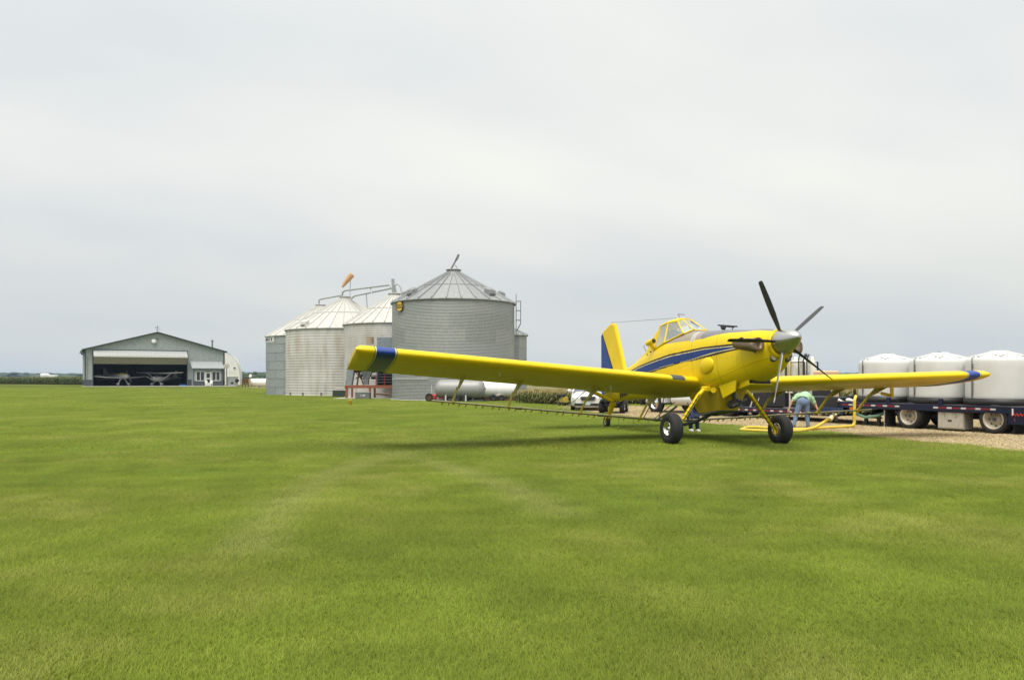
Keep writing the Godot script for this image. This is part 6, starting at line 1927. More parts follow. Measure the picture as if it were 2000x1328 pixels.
func make_trailer():
	var navy := mat(0.009, 0.014, 0.048, 0.40, 0.1, T.grime, 0.8)
	var frame := mat(0.022, 0.022, 0.026, 0.55, 0.1, T.grime, 1.0)
	var rim := mat(0.50, 0.46, 0.37, 0.45, 0.25, T.streak, 4.0)
	var tape_r := mat(0.20, 0.014, 0.03, 0.4)
	var tape_w := mat(0.55, 0.55, 0.55, 0.35)
	var t := thing("flatbed_trailer", "dark blue drop-deck flatbed trailer with red and white tape along its edge", "trailer", TO, TB)
	var p := func(n_, m_, mat_): return part(n_, m_, mat_, t)
	var d := Mb.new()
	d.box(Vector3(-1.45, 0.83, 1.25), Vector3(8.3, 0.05, 2.46))
	p.call("upper_deck", d, mat(0.10, 0.085, 0.07, 0.8, 0.0, T.grime, 1.0))
	for z in [0.03, 2.47]:
		var r := Mb.new(); r.box(Vector3(-1.45, 0.745, z), Vector3(8.3, 0.22, 0.06), 0.01)
		p.call("side_rail", r, navy)
		r = Mb.new(); r.box(Vector3(5.2, 0.40, z), Vector3(5.0, 0.20, 0.06), 0.01)
		p.call("side_rail", r, navy)
	var st := Mb.new()
	st.box(Vector3(2.69, 0.60, 1.25), Vector3(0.06, 0.55, 2.4))
	st.box(Vector3(7.72, 0.75, 1.25), Vector3(0.08, 0.85, 2.2))
	st.box(Vector3(8.9, 1.10, 1.25), Vector3(2.5, 0.18, 1.5))
	for z in [0.7, 1.8]: st.box(Vector3(1.0, 0.52, z), Vector3(12.6, 0.25, 0.12))
	for k in 9: st.box(Vector3(-5.2 + k * 0.95, 0.55, 1.25), Vector3(0.07, 0.12, 2.3))
	p.call("chassis_frame", st, frame)
	d = Mb.new(); d.box(Vector3(5.2, 0.49, 1.25), Vector3(5.0, 0.04, 2.4))
	p.call("lower_deck", d, mat(0.07, 0.06, 0.05, 0.85, 0.0, T.grime, 1.0))
	# reflective tape, piece by piece
	var x := -5.4
	var k := 0
	while x < 7.6:
		var on_low := x > 2.7
		var y := 0.405 if on_low else 0.755
		var L := 0.28 if k % 2 == 0 else 0.16
		if not (x > -0.95 and x < 0.30) and not (x < -3.05) and absf(x - 2.6) > 0.2:
			var b := Mb.new(); b.box(Vector3(x + L / 2, y, -0.003), Vector3(L, 0.055 if not on_low else 0.06, 0.005))
			p.call("reflective_tape", b, tape_r if k % 2 == 0 else tape_w)
		x += L + 0.006
		k += 1
	# axles
	for ax in [0.0, -2.76]:
		for z in [0.16, 0.50]: wheel_parts(t, Vector3(ax, 0.445, z), 0.445, 0.29, 0.30, rim, "trailer_wheel", 1.0, 8, PI / 2, 0.5 if z < 0.3 else 0.0)
		for z in [2.0, 2.34]: wheel_parts(t, Vector3(ax, 0.445, z), 0.445, 0.29, 0.30, rim, "trailer_wheel", 1.0, 8, -PI / 2, 0.0)
		var a := Mb.new(); a.tube([Vector3(ax, 0.445, 0.2), Vector3(ax, 0.445, 2.3)], 0.08, 10); a.box(Vector3(ax, 0.55, 0.75), Vector3(0.9, 0.06, 0.08)); a.tube([Vector3(ax + 0.3, 0.55, 0.85), Vector3(ax + 0.3, 0.55, 1.1)], 0.12, 10)
		p.call("axle", a, frame)
	# mud flaps, toolbox, rear skirt
	var mf := Mb.new(); mf.box(Vector3(0.86, 0.33, 0.32), Vector3(0.03, 0.56, 0.58), 0.005)
	p.call("mud_flap", mf, M.rubber)
	mf = Mb.new(); mf.box(Vector3(0.885, 0.33, 0.03), Vector3(0.012, 0.56, 0.02))
	p.call("flap_edge", mf, M.dull_white)
	mf = Mb.new(); mf.box(Vector3(-3.35, 0.30, 0.34), Vector3(0.02, 0.50, 0.60), 0.004)
	p.call("mud_flap", mf, M.rubber)
	mf = Mb.new()
	for q in [0.42, 0.30]: mf.box(Vector3(-3.338, q, 0.3), Vector3(0.008, 0.05, 0.34))
	p.call("flap_print", mf, mat(0.10, 0.09, 0.08, 0.7))
	var tb := Mb.new(); tb.box(Vector3(-1.42, 0.35, 0.33), Vector3(0.86, 0.55, 0.52), 0.012)
	var tbp: MeshInstance3D = p.call("tool_box", tb, mat(0.40, 0.385, 0.345, 0.5, 0.2, T.streak, Vector3(1.5, 0.5, 1.5)))
	var td := Mb.new(); td.box(Vector3(-1.42, 0.36, 0.062), Vector3(0.80, 0.49, 0.012), 0.004)
	part("tool_box_door", td, mat(0.52, 0.50, 0.445, 0.5, 0.1, T.streak, Vector3(1.8, 0.5, 1.8)), tbp)
	for q in [[-1.22, 0.535], [-1.60, 0.535]]:
		var l := Mb.new(); l.box(Vector3(q[0], q[1], 0.05), Vector3(0.07, 0.09, 0.02), 0.006); l.tube([Vector3(q[0] - 0.03, q[1] - 0.02, 0.036), Vector3(q[0], q[1] - 0.06, 0.03), Vector3(q[0] + 0.03, q[1] - 0.02, 0.036)], 0.008, 5)
		part("box_latch", l, M.steel, tbp)
	var lk := Mb.new(); lk.box(Vector3(-1.40, 0.35, 0.052), Vector3(0.13, 0.05, 0.015), 0.004)
	part("box_lock", lk, M.black, tbp)
	var rs := Mb.new(); rs.box(Vector3(-4.1, 0.58, 0.0), Vector3(1.75, 0.52, 0.03), 0.006)
	var rsp: MeshInstance3D = p.call("rear_skirt", rs, navy)
	var rl := Mb.new()
	var zz := [Vector3(-3.33, 0.56, -0.02), Vector3(-3.38, 0.68, -0.02), Vector3(-3.44, 0.56, -0.02), Vector3(-3.47, 0.66, -0.02), Vector3(-3.53, 0.56, -0.02), Vector3(-3.57, 0.66, -0.02), Vector3(-3.63, 0.57, -0.02), Vector3(-3.68, 0.66, -0.02), Vector3(-3.74, 0.57, -0.02)]
	rl.tube(zz, 0.016, 5); rl.tube([Vector3(-3.30, 0.62, -0.02), Vector3(-3.5, 0.61, -0.02), Vector3(-3.8, 0.63, -0.02)], 0.008, 5); rl.tube([Vector3(-3.40, 0.52, -0.02), Vector3(-3.42, 0.42, -0.02)], 0.010, 5)
	part("red_script", rl, mat(0.50, 0.03, 0.02, 0.5), rsp)
	var wr := Mb.new(); wr.tube([Vector3(-3.36, 0.60, -0.035), Vector3(-3.36, 0.80, -0.035)], 0.022, 6)
	part("white_marker_rod", wr, M.white, rsp)
	var lg := Mb.new()
	for z in [0.25, 2.25]:
		for xx in [1.25, 1.75]: lg.box(Vector3(xx, 0.22, z), Vector3(0.10, 0.56, 0.10))
	lg.box(Vector3(1.5, 0.32, 0.25), Vector3(0.7, 0.06, 0.08))
	for xx in [2.2, 3.0, 4.2]: lg.box(Vector3(xx, 0.25, 0.2), Vector3(0.08, 0.24, 0.08))
	p.call("landing_leg", lg, frame)
	var ml := Mb.new(); ml.box(Vector3(2.15, 0.62, -0.015), Vector3(0.16, 0.09, 0.03), 0.01)
	p.call("marker_lamp", ml, mat(0.50, 0.13, 0.02, 0.4))
	for xx in [-1.1, 0.75]:
		var sp := Mb.new(); sp.box(Vector3(xx, 0.93, 0.06), Vector3(0.12, 0.24, 0.12), 0.015)
		p.call("stake_pocket", sp, navy)
	for q in [0.55, 2.54, -0.42, -2.35]:
		var cr := Mb.new(); cr.box(Vector3(q, 0.93, 1.25), Vector3(0.05, 0.14, 2.0))
		p.call("deck_cleat", cr, frame)

	# three big poly tanks
	var names := ["leftmost large white poly tank on the trailer deck", "middle large white poly tank on the trailer deck, darker fitting on top", "rightmost large white poly tank on the trailer, behind the blue wing tip"]
	var xs := [1.48, -0.48, -2.40]
	for i in 3:
		var tk := thing("poly_tank", names[i], "tank", rig(Vector3(xs[i], 0.86, 1.05)), TB, "large white poly tanks on the trailer")
		var R := 0.945
		var b := Mb.new()
		var pr := [Vector2(0, 0.16), Vector2(R - 0.02, 0.16), Vector2(R, 0.20)]
		for q in 5: pr.append(Vector2(R + (0.004 if q % 2 == 0 else 0.0), 0.3 + q * 0.22))
		pr.append_array([Vector2(R, 1.36), Vector2(R - 0.012, 1.43), Vector2(R - 0.05, 1.475), Vector2(R - 0.12, 1.50), Vector2(0.55, 1.60), Vector2(0.30, 1.655), Vector2(0.27, 1.655), Vector2(0.27, 1.70), Vector2(0.24, 1.715), Vector2(0.0, 1.72)])
		b.lathe(pr, 56)
		part("tank_shell", b, M.poly, tk)
		var ribs := Mb.new()
		for k2 in 8:
			var a := TAU * k2 / 8 + 0.25
			ribs.bar(Vector3(cos(a) * 0.28, 1.66, sin(a) * 0.28), Vector3(cos(a) * 0.84, 1.515, sin(a) * 0.84), 0.09, 0.06)
		part("top_ribs", ribs, M.poly, tk)
		var bs := Mb.new(); bs.lathe([Vector2(0.0, 0.0), Vector2(R + 0.05, 0.0), Vector2(R + 0.05, 0.215), Vector2(R + 0.02, 0.215), Vector2(R + 0.01, 0.17)], 48)
		part("tank_cradle", bs, M.black, tk)
		var sg := Mb.new()
		var ang := deg_to_rad(118)
		var sp0 := Vector3(cos(ang) * (R + 0.03), 0, -sin(ang) * (R + 0.03))
		# sight gauge on the side that faces the lawn
		sp0 = Vector3(0.36, 0, -0.93).normalized() * (R + 0.025)
		sg.tube([sp0 + Vector3(0, 0.15, 0), sp0 + Vector3(0, 1.48, 0), sp0 * 0.9 + Vector3(0, 1.53, 0)], 0.016, 6)
		for k2 in 12: sg.box(sp0 + Vector3(-0.03, 0.35 + k2 * 0.085, -0.01), Vector3(0.05, 0.012, 0.05))
		part("sight_gauge", sg, M.mid_grey, tk)
		var vn := Mb.new()
		for q in [[0.2, -0.55], [-0.25, -0.66], [-0.42, -0.55]]: vn.tube([Vector3(q[0], 1.50, q[1]), Vector3(q[0], 1.585, q[1])], 0.04, 8)
		part("tank_vent", vn, M.dull_white, tk)
		if i == 1:
			var hk := Mb.new(); hk.tube([Vector3(0.55, 1.52, 0.1), Vector3(0.3, 1.70, 0.1), Vector3(0.05, 1.72, 0.1)], 0.03, 6)
			part("top_handle", hk, M.black, tk)

	# equipment on the lower deck
	var cr := thing("cone_tank_rack", "black rack of tall narrow white tanks, seen between spinner and wing", "tank rack", rig(Vector3(5.65, 0.51, 1.35)), TB)
	var fr := Mb.new()
	for xx in [-0.62, 0.28, 0.85]:
		for z in [-0.4, 0.4]: fr.box(Vector3(xx, 0.93, z), Vector3(0.045, 1.86, 0.045))
	for y in [0.55, 1.84]:
		for z in [-0.4, 0.4]: fr.box(Vector3(0.11, y, z), Vector3(1.5, 0.04, 0.04))
	part("rack_frame", fr, M.black, cr)
	for i in 5:
		var b := Mb.new()
		var R: float = [0.19, 0.21, 0.21, 0.16, 0.13][i]
		b.lathe([Vector2(0.04, 0.30), Vector2(R, 0.65), Vector2(R, 1.80), Vector2(R * 0.9, 1.90), Vector2(R * 0.45, 2.0), Vector2(R * 0.45, 2.06), Vector2(0, 2.07)], 22)
		part("narrow_tank", b, mat(0.76, 0.74, 0.67, 0.5, 0.0, T.soft, 1.5), cr, Transform3D(Basis.IDENTITY, Vector3(0.92 - i * 0.44, 0, [0.05, -0.1, -0.1, -0.15, -0.2][i])))
	var pl := Mb.new()
	for q in [[0.72, 2.25], [0.26, 2.15], [-0.40, 2.2], [-0.62, 2.1], [-0.80, 2.15]]: pl.tube([Vector3(q[0], 0.4, -0.46), Vector3(q[0], q[1] - 0.2, -0.46), Vector3(q[0] - 0.06, q[1], -0.40)], 0.028, 6)
	for q in [0.3, -0.45]: pl.ball(Vector3(q, 2.12, -0.1), Vector3(0.07, 0.09, 0.07), 8, 6)
	part("rack_plumbing", pl, mat(0.05, 0.055, 0.06, 0.5), cr)
	var hg := Mb.new(); hg.tube([Vector3(0.04, 0.3, -0.46), Vector3(0.05, 1.6, -0.47), Vector3(0.14, 2.15, -0.35), Vector3(0.26, 2.10, -0.2)], 0.035, 8)
	part("yellow_hose", hg, mat(0.52, 0.42, 0.08, 0.5), cr)
	var pt := thing("peach_tote", "small peach coloured tote tank right of the narrow white tanks", "tank", rig(Vector3(4.42, 0.51, 1.5)), TB)
	var pb := Mb.new(); pb.box(Vector3(0, 0.85, 0), Vector3(0.55, 1.30, 0.9), 0.05)
	part("tote_body", pb, mat(0.70, 0.50, 0.32, 0.5, 0.0, T.streak, 1.0), pt)
	var pc := Mb.new()
	for xx in [-0.27, 0.27]:
		for z in [-0.44, 0.44]: pc.box(Vector3(xx, 0.55, z), Vector3(0.05, 1.15, 0.05))
	pc.box(Vector3(0, 0.1, 0), Vector3(0.62, 0.18, 0.95))
	part("tote_cage", pc, M.black, pt)
	var py := Mb.new(); py.box(Vector3(0.285, 1.1, -0.3), Vector3(0.02, 0.5, 0.2))
	part("tote_label", py, mat(0.68, 0.34, 0.04, 0.5), pt)
	var bx := thing("pump_unit", "black pump and engine unit low on the trailer beside the bending man", "pump", rig(Vector3(3.3, 0.51, 0.55)), TB)
	var m := Mb.new(); m.box(Vector3(0.3, 0.26, 0), Vector3(1.5, 0.50, 0.7), 0.04); m.box(Vector3(0.65, 0.66, 0.1), Vector3(0.5, 0.36, 0.5), 0.04)
	part("pump_housing", m, mat(0.022, 0.022, 0.028, 0.5, 0.0, T.grime, 1.0), bx)
	m = Mb.new(); m.tube([Vector3(-0.75, 0.2, -0.2), Vector3(-0.45, 0.40, -0.4)], 0.075, 10); m.tube([Vector3(-0.9, 0.55, -0.3), Vector3(-0.9, 0.62, -0.3)], 0.06, 10); m.tube([Vector3(-0.9, 0.3, -0.4), Vector3(-0.9, 0.36, -0.4)], 0.075, 10)
	m.box(Vector3(0.3, 0.52, -0.36), Vector3(1.45, 0.015, 0.012))
	part("steel_fittings", m, M.steel, bx)
	m = Mb.new(); m.box(Vector3(-0.6, 0.75, 0.35), Vector3(0.06, 0.95, 0.06)); m.box(Vector3(-1.55, 0.75, 0.35), Vector3(0.06, 0.95, 0.06)); m.box(Vector3(-1.08, 1.22, 0.35), Vector3(1.0, 0.06, 0.06)); m.box(Vector3(-1.08, 0.45, 0.2), Vector3(1.0, 0.25, 0.5), 0.03)
	part("pipe_stand", m, M.black, bx)
	m = Mb.new(); m.tube([Vector3(-0.75, 0.92, 0.2), Vector3(-1.3, 0.86, 0.2)], 0.085, 12)
	part("yellow_coupling", m, M.hose_yellow, bx)
	m = Mb.new(); m.box(Vector3(1.2, 0.30, -0.2), Vector3(0.28, 0.38, 0.35), 0.03); m.box(Vector3(-0.35, 0.0, -0.57), Vector3(0.9, 0.24, 0.04), 0.01)
	part("blue_box", m, mat(0.015, 0.035, 0.10, 0.5, 0.0, T.grime, 1.5), bx)
	var wh := thing("hand_reel_stand", "thin pale tap stand on the trailer, left of the bending man", "stand", rig(Vector3(5.35, 0.51, 0.5)), TB)
	m = Mb.new(); m.tube([Vector3(0, 0, 0), Vector3(0, 0.62, 0)], 0.035, 8); m.tube([Vector3(-0.2, 0.62, 0), Vector3(0.25, 0.64, 0)], 0.03, 8)
	part("stand_post", m, M.dull_white, wh)
	m = Mb.new(); m.lathe([Vector2(0.0, 0.0), Vector2(0.26, 0.0), Vector2(0.26, 0.04), Vector2(0.0, 0.05)], 18)
	part("stand_foot", m, M.mid_grey, wh)
	var bl := thing("black_equipment", "dark plumbing cabinet on the trailer behind the right wheel of the airplane", "cabinet", rig(Vector3(6.3, 0.51, 0.9)), TB)
	m = Mb.new(); m.box(Vector3(0.1, 0.42, -0.25), Vector3(1.7, 0.82, 0.5), 0.05); m.box(Vector3(-0.5, 0.9, -0.25), Vector3(0.5, 0.25, 0.4), 0.04)
	part("cabinet_body", m, mat(0.02, 0.02, 0.026, 0.55, 0.0, T.grime, 1.0), bl)
	m = Mb.new(); m.tube([Vector3(0.9, 0.95, -0.45), Vector3(0.9, 0.3, -0.5), Vector3(1.05, -0.3, -0.6)], 0.03, 6); m.tube([Vector3(0.5, 0.7, -0.42), Vector3(0.62, 0.1, -0.55), Vector3(0.9, -0.25, -0.6)], 0.02, 6)
	part("white_hose", m, M.dull_white, bl)
	m = Mb.new(); m.box(Vector3(1.15, 0.72, -0.35), Vector3(0.32, 0.42, 0.10), 0.02)
	part("blue_panel", m, mat(0.05, 0.11, 0.24, 0.5, 0.0, T.grime, 1.5), bl)
	var gh := thing("green_hose", "pale green suction hose looped under the trailer deck by the mud flap", "hose", rig(Vector3(1.3, 0.3, 0.15)), TB)
	m = Mb.new(); m.tube([Vector3(-0.35, 0.28, 0.3), Vector3(-0.1, 0.10, 0.0), Vector3(0.35, 0.02, -0.06), Vector3(0.75, 0.12, 0.0), Vector3(0.95, 0.32, 0.3)], 0.055, 10)
	part("hose_run", m, mat(0.16, 0.30, 0.22, 0.5, 0.0, T.grime, 2.0), gh)
	m = Mb.new(); m.tube([Vector3(-0.2, 0.40, 0.1), Vector3(0.4, 0.22, 0.0), Vector3(1.1, 0.34, 0.05)], 0.04, 8)
	part("hose_run", m, mat(0.10, 0.14, 0.10, 0.5), gh)
	var rg := thing("white_rag", "small white rag lying on the trailer edge beside the yellow pipe", "rag", rig(Vector3(2.35, 0.87, 0.1)), TB)
	m = Mb.new(); m.ball(Vector3(0, 0.05, 0), Vector3(0.13, 0.07, 0.09), 9, 6); m.ball(Vector3(-0.1, 0.03, 0.02), Vector3(0.08, 0.05, 0.07), 8, 5)
	part("rag_fold", m, M.white, rg)
	make_truck()

func make_truck():
	var t := thing("truck_tractor", "white semi truck tractor mostly hidden behind the airplane fuselage", "truck", rig(Vector3(0, 0.03, 0)), TB)
	var white := mat(0.72, 0.72, 0.71, 0.3, 0.0, T.soft, 1.0)
	var rim: Material = M.chrome
	for ax in [8.35, 9.6]:
		for z in [0.17, 0.52]: wheel_parts(t, Vector3(ax, 0.5, z), 0.50, 0.29, 0.30, rim, "truck_wheel", 1.0, 10, PI / 2, 0.5 if z < 0.3 else 0.0)
		for z in [1.98, 2.33]: wheel_parts(t, Vector3(ax, 0.5, z), 0.50, 0.29, 0.30, rim, "truck_wheel", 1.0, 10, -PI / 2, 0.0)
	for z in [0.2, 2.3]: wheel_parts(t, Vector3(13.1, 0.5, z), 0.50, 0.30, 0.30, rim, "truck_wheel", 1.0, 10, PI / 2 if z < 1.0 else -PI / 2, 0.0)
	var f := Mb.new()
	for z in [0.85, 1.65]: f.box(Vector3(10.8, 0.85, z), Vector3(6.2, 0.26, 0.1))
	f.box(Vector3(8.9, 1.0, 1.25), Vector3(0.9, 0.08, 1.0), 0.03); f.box(Vector3(14.15, 0.55, 1.25), Vector3(0.16, 0.36, 2.4), 0.05)
	f.box(Vector3(13.1, 0.5, 1.25), Vector3(0.12, 0.12, 1.8)); f.box(Vector3(8.95, 0.5, 1.25), Vector3(1.3, 0.14, 1.6))
	part("truck_frame", f, M.black, t)
	var c := Mb.new()
	c.loft([[Vector3(10.5, 0.95, 0.12), Vector3(12.3, 0.95, 0.12), Vector3(12.3, 0.95, 2.38), Vector3(10.5, 0.95, 2.38)], [Vector3(10.5, 1.75, 0.12), Vector3(12.25, 1.75, 0.12), Vector3(12.25, 1.75, 2.38), Vector3(10.5, 1.75, 2.38)], [Vector3(10.5, 2.45, 0.2), Vector3(11.95, 2.45, 0.2), Vector3(11.95, 2.45, 2.3), Vector3(10.5, 2.45, 2.3)], [Vector3(10.6, 2.62, 0.35), Vector3(11.8, 2.62, 0.35), Vector3(11.8, 2.62, 2.15), Vector3(10.6, 2.62, 2.15)]], true, true, false)
	part("truck_cab", c, white, t)
	var h := Mb.new()
	h.loft([[Vector3(12.3, 0.95, 0.55), Vector3(12.3, 0.95, 1.95), Vector3(12.3, 1.72, 1.85), Vector3(12.3, 1.72, 0.65)], [Vector3(14.05, 0.80, 0.65), Vector3(14.05, 0.80, 1.85), Vector3(14.05, 1.50, 1.75), Vector3(14.05, 1.50, 0.75)]], true, true, false)
	part("truck_hood", h, white, t)
	for s in [0, 1]:
		var fe := Mb.new()
		var z0 := 0.05 if s == 0 else 1.95
		var arc := []
		for k in 9:
			var a := PI * k / 8
			arc.append(Vector2(13.1 + cos(a) * 0.62, 0.52 + sin(a) * 0.62))
		for k in 9:
			var a := PI - PI * k / 8
			arc.append(Vector2(13.1 + cos(a) * 0.55, 0.52 + sin(a) * 0.55))
		fe.plate(arc, 0.5, Transform3D(Basis.IDENTITY, Vector3(0, 0, z0 + 0.25)))
		part("fender", fe, white, t)
		var tk := Mb.new()
		tk.tube([Vector3(10.2, 0.72, 0.35 if s == 0 else 2.15), Vector3(11.9, 0.72, 0.35 if s == 0 else 2.15)], 0.30, 20)
		part("fuel_tank", tk, white, t)
		var w := Mb.new(); w.box(Vector3(11.3, 2.05, 0.13 if s == 0 else 2.37), Vector3(0.9, 0.55, 0.03))
		part("cab_window", w, M.dark_glass, t)
		var sx := Mb.new(); sx.tube([Vector3(10.4, 0.9, 0.3 if s == 0 else 2.2), Vector3(10.4, 2.7, 0.3 if s == 0 else 2.2)], 0.07, 10)
		part("exhaust_pipe", sx, M.chrome, t)
	var mf := Mb.new()
	for z in [0.35, 2.15]: mf.box(Vector3(7.72, 0.45, z), Vector3(0.02, 0.7, 0.6))
	part("mud_flap", mf, M.rubber, t)

# ---------------------------------------------------------------- white car, small utility vehicle
func make_car():
	var wpaint := mat(0.78, 0.78, 0.77, 0.22, 0.0, T.soft, 1.0)
	wpaint.clearcoat_enabled = true; wpaint.clearcoat = 0.6; wpaint.clearcoat_roughness = 0.06
	var t := thing("white_sedan", "white sedan car facing the camera on the gravel, in front of the crop field", "car", on(3.83, 39.3, 0.0), Basis(Vector3.UP, -0.10))
	# sections along the length: z (front at 0), bottom y, belt y, half width at the bottom, half width at the belt, top y
	var secs := [[0.02, 0.30, 0.60, 0.60, 0.64, 0.66], [-0.10, 0.24, 0.66, 0.76, 0.76, 0.74], [-0.35, 0.21, 0.70, 0.85, 0.84, 0.82], [-0.75, 0.20, 0.75, 0.88, 0.86, 0.90], [-1.30, 0.20, 0.80, 0.885, 0.865, 0.96], [-1.75, 0.20, 0.86, 0.885, 0.865, 0.98], [-2.6, 0.20, 0.90, 0.885, 0.87, 0.96], [-3.6, 0.22, 0.93, 0.88, 0.86, 1.0], [-4.2, 0.26, 0.92, 0.85, 0.82, 0.99], [-4.55, 0.34, 0.86, 0.76, 0.74, 0.93]]
	var b := Mb.new()
	var rings := []
	for s in secs:
		var o := []
		for q in [[-s[3] * 0.92, s[1]], [-s[3], s[1] + 0.10], [-s[3] * 1.01, s[1] + 0.22], [-s[4] * 1.01, s[2] - 0.06], [-s[4] * 0.96, s[2] + 0.02], [-s[4] * 0.70, s[5]], [-s[4] * 0.35, s[5] + 0.015], [0, s[5] + 0.02], [s[4] * 0.35, s[5] + 0.015], [s[4] * 0.70, s[5]], [s[4] * 0.96, s[2] + 0.02], [s[4] * 1.01, s[2] - 0.06], [s[3] * 1.01, s[1] + 0.22], [s[3], s[1] + 0.10], [s[3] * 0.92, s[1]]]:
			o.append(Vector3(q[0], q[1], s[0]))
		o.reverse()
		rings.append(o)
	rings.reverse()
	for r in rings: r.reverse()
	b.loft(rings)
	part("car_body", b, wpaint, t)
	var g := Mb.new()
	rings = []
	for s in [[-1.32, 0.94, 0.78], [-1.95, 1.36, 0.62], [-2.35, 1.43, 0.60], [-3.0, 1.42, 0.60], [-3.4, 1.34, 0.61], [-3.95, 0.98, 0.74]]:
		var o := []
		for q in [[-s[2] - (s[1] - 0.9) * 0.30, 0.90], [-s[2], s[1] - 0.05], [-s[2] * 0.6, s[1]], [0, s[1] + 0.02], [s[2] * 0.6, s[1]], [s[2], s[1] - 0.05], [s[2] + (s[1] - 0.9) * 0.30, 0.90]]:
			o.append(Vector3(q[0], q[1], s[0]))
		rings.append(o)
	rings.reverse()
	g.loft(rings, true, true, false)
	part("greenhouse", g, mat(0.10, 0.125, 0.135, 0.12, 0.0), t)
	var rf := Mb.new()
	rings = []
	for s in [[-1.98, 1.375, 0.60], [-2.35, 1.445, 0.60], [-3.0, 1.435, 0.60], [-3.38, 1.36, 0.60]]:
		var o := []
		for q in [[-s[2], s[1] - 0.06], [-s[2] * 0.6, s[1] + 0.005], [0, s[1] + 0.025], [s[2] * 0.6, s[1] + 0.005], [s[2], s[1] - 0.06], [0, s[1] - 0.04]]: o.append(Vector3(q[0], q[1], s[0]))
		rings.append(o)
	rings.reverse()
	rf.loft(rings, true, true, true)
	for s in [-1.0, 1.0]: rf.bar(Vector3(s * 0.80, 0.94, -1.34), Vector3(s * 0.61, 1.35, -1.98), 0.07, 0.05)
	part("roof", rf, wpaint, t)
	for s in [-1.0, 1.0]:
		var m := Mb.new(); m.ball(Vector3(s * 0.97, 1.0, -1.55), Vector3(0.12, 0.085, 0.06), 10, 8); m.tube([Vector3(s * 0.82, 0.96, -1.58), Vector3(s * 0.95, 0.98, -1.56)], 0.03, 6)
		part("wing_mirror", m, wpaint, t)
		var hl := Mb.new(); hl.ball(Vector3(s * 0.66, 0.655, -0.16), Vector3(0.15, 0.085, 0.14), 14, 8)
		var hp := part("headlight", hl, glass(0.75, 0.78, 0.8, 0.55), t)
		var hb := Mb.new(); hb.ball(Vector3(s * 0.66, 0.65, -0.10), Vector3(0.045, 0.045, 0.05), 10, 6)
		part("headlight_bulb", hb, M.steel, hp)
		for z in [-0.95, -3.72]: wheel_parts(t, Vector3(s * 0.78, 0.315, z), 0.315, 0.21, 0.20, M.steel, "wheel", s, 5)
	var gr := Mb.new()
	var pl := [Vector2(-0.38, 0.66), Vector2(-0.30, 0.55), Vector2(0.30, 0.55), Vector2(0.38, 0.66), Vector2(0.33, 0.69), Vector2(-0.33, 0.69)]
	gr.plate(pl, 0.07, Transform3D(Basis(Vector3.RIGHT, -0.1).scaled(Vector3(1.05, 1.25, 1.0)), Vector3(0, -0.125, 0.075)), 0.01)
	var gp := part("grille", gr, M.black, t)
	var gb := Mb.new()
	for y in [0.565, 0.605, 0.645]: gb.box(Vector3(0, y, 0.075), Vector3(0.60 + (y - 0.565) * 1.6, 0.008, 0.02))
	gb.tube([Vector3(-0.39, 0.67, 0.06), Vector3(-0.30, 0.54, 0.065), Vector3(0.30, 0.54, 0.065), Vector3(0.39, 0.67, 0.06), Vector3(0, 0.705, 0.05), Vector3(-0.39, 0.67, 0.06)], 0.012, 5)
	gb.ball(Vector3(0, 0.61, 0.10), Vector3(0.05, 0.03, 0.015), 10, 6)
	part("grille_bars", gb, M.mid_grey, gp)
	var lo := Mb.new(); lo.box(Vector3(0, 0.34, 0.012), Vector3(1.36, 0.11, 0.08), 0.02)
	part("lower_intake", lo, M.black, t)
	var np := Mb.new(); np.box(Vector3(-0.03, 0.38, 0.055), Vector3(0.30, 0.155, 0.012), 0.003)
	part("number_plate", np, mat(0.45, 0.58, 0.60, 0.5), t)
	var bp := Mb.new(); bp.box(Vector3(0, 0.22, -0.06), Vector3(1.3, 0.06, 0.1), 0.02)
	part("bumper_lip", bp, wpaint, t)

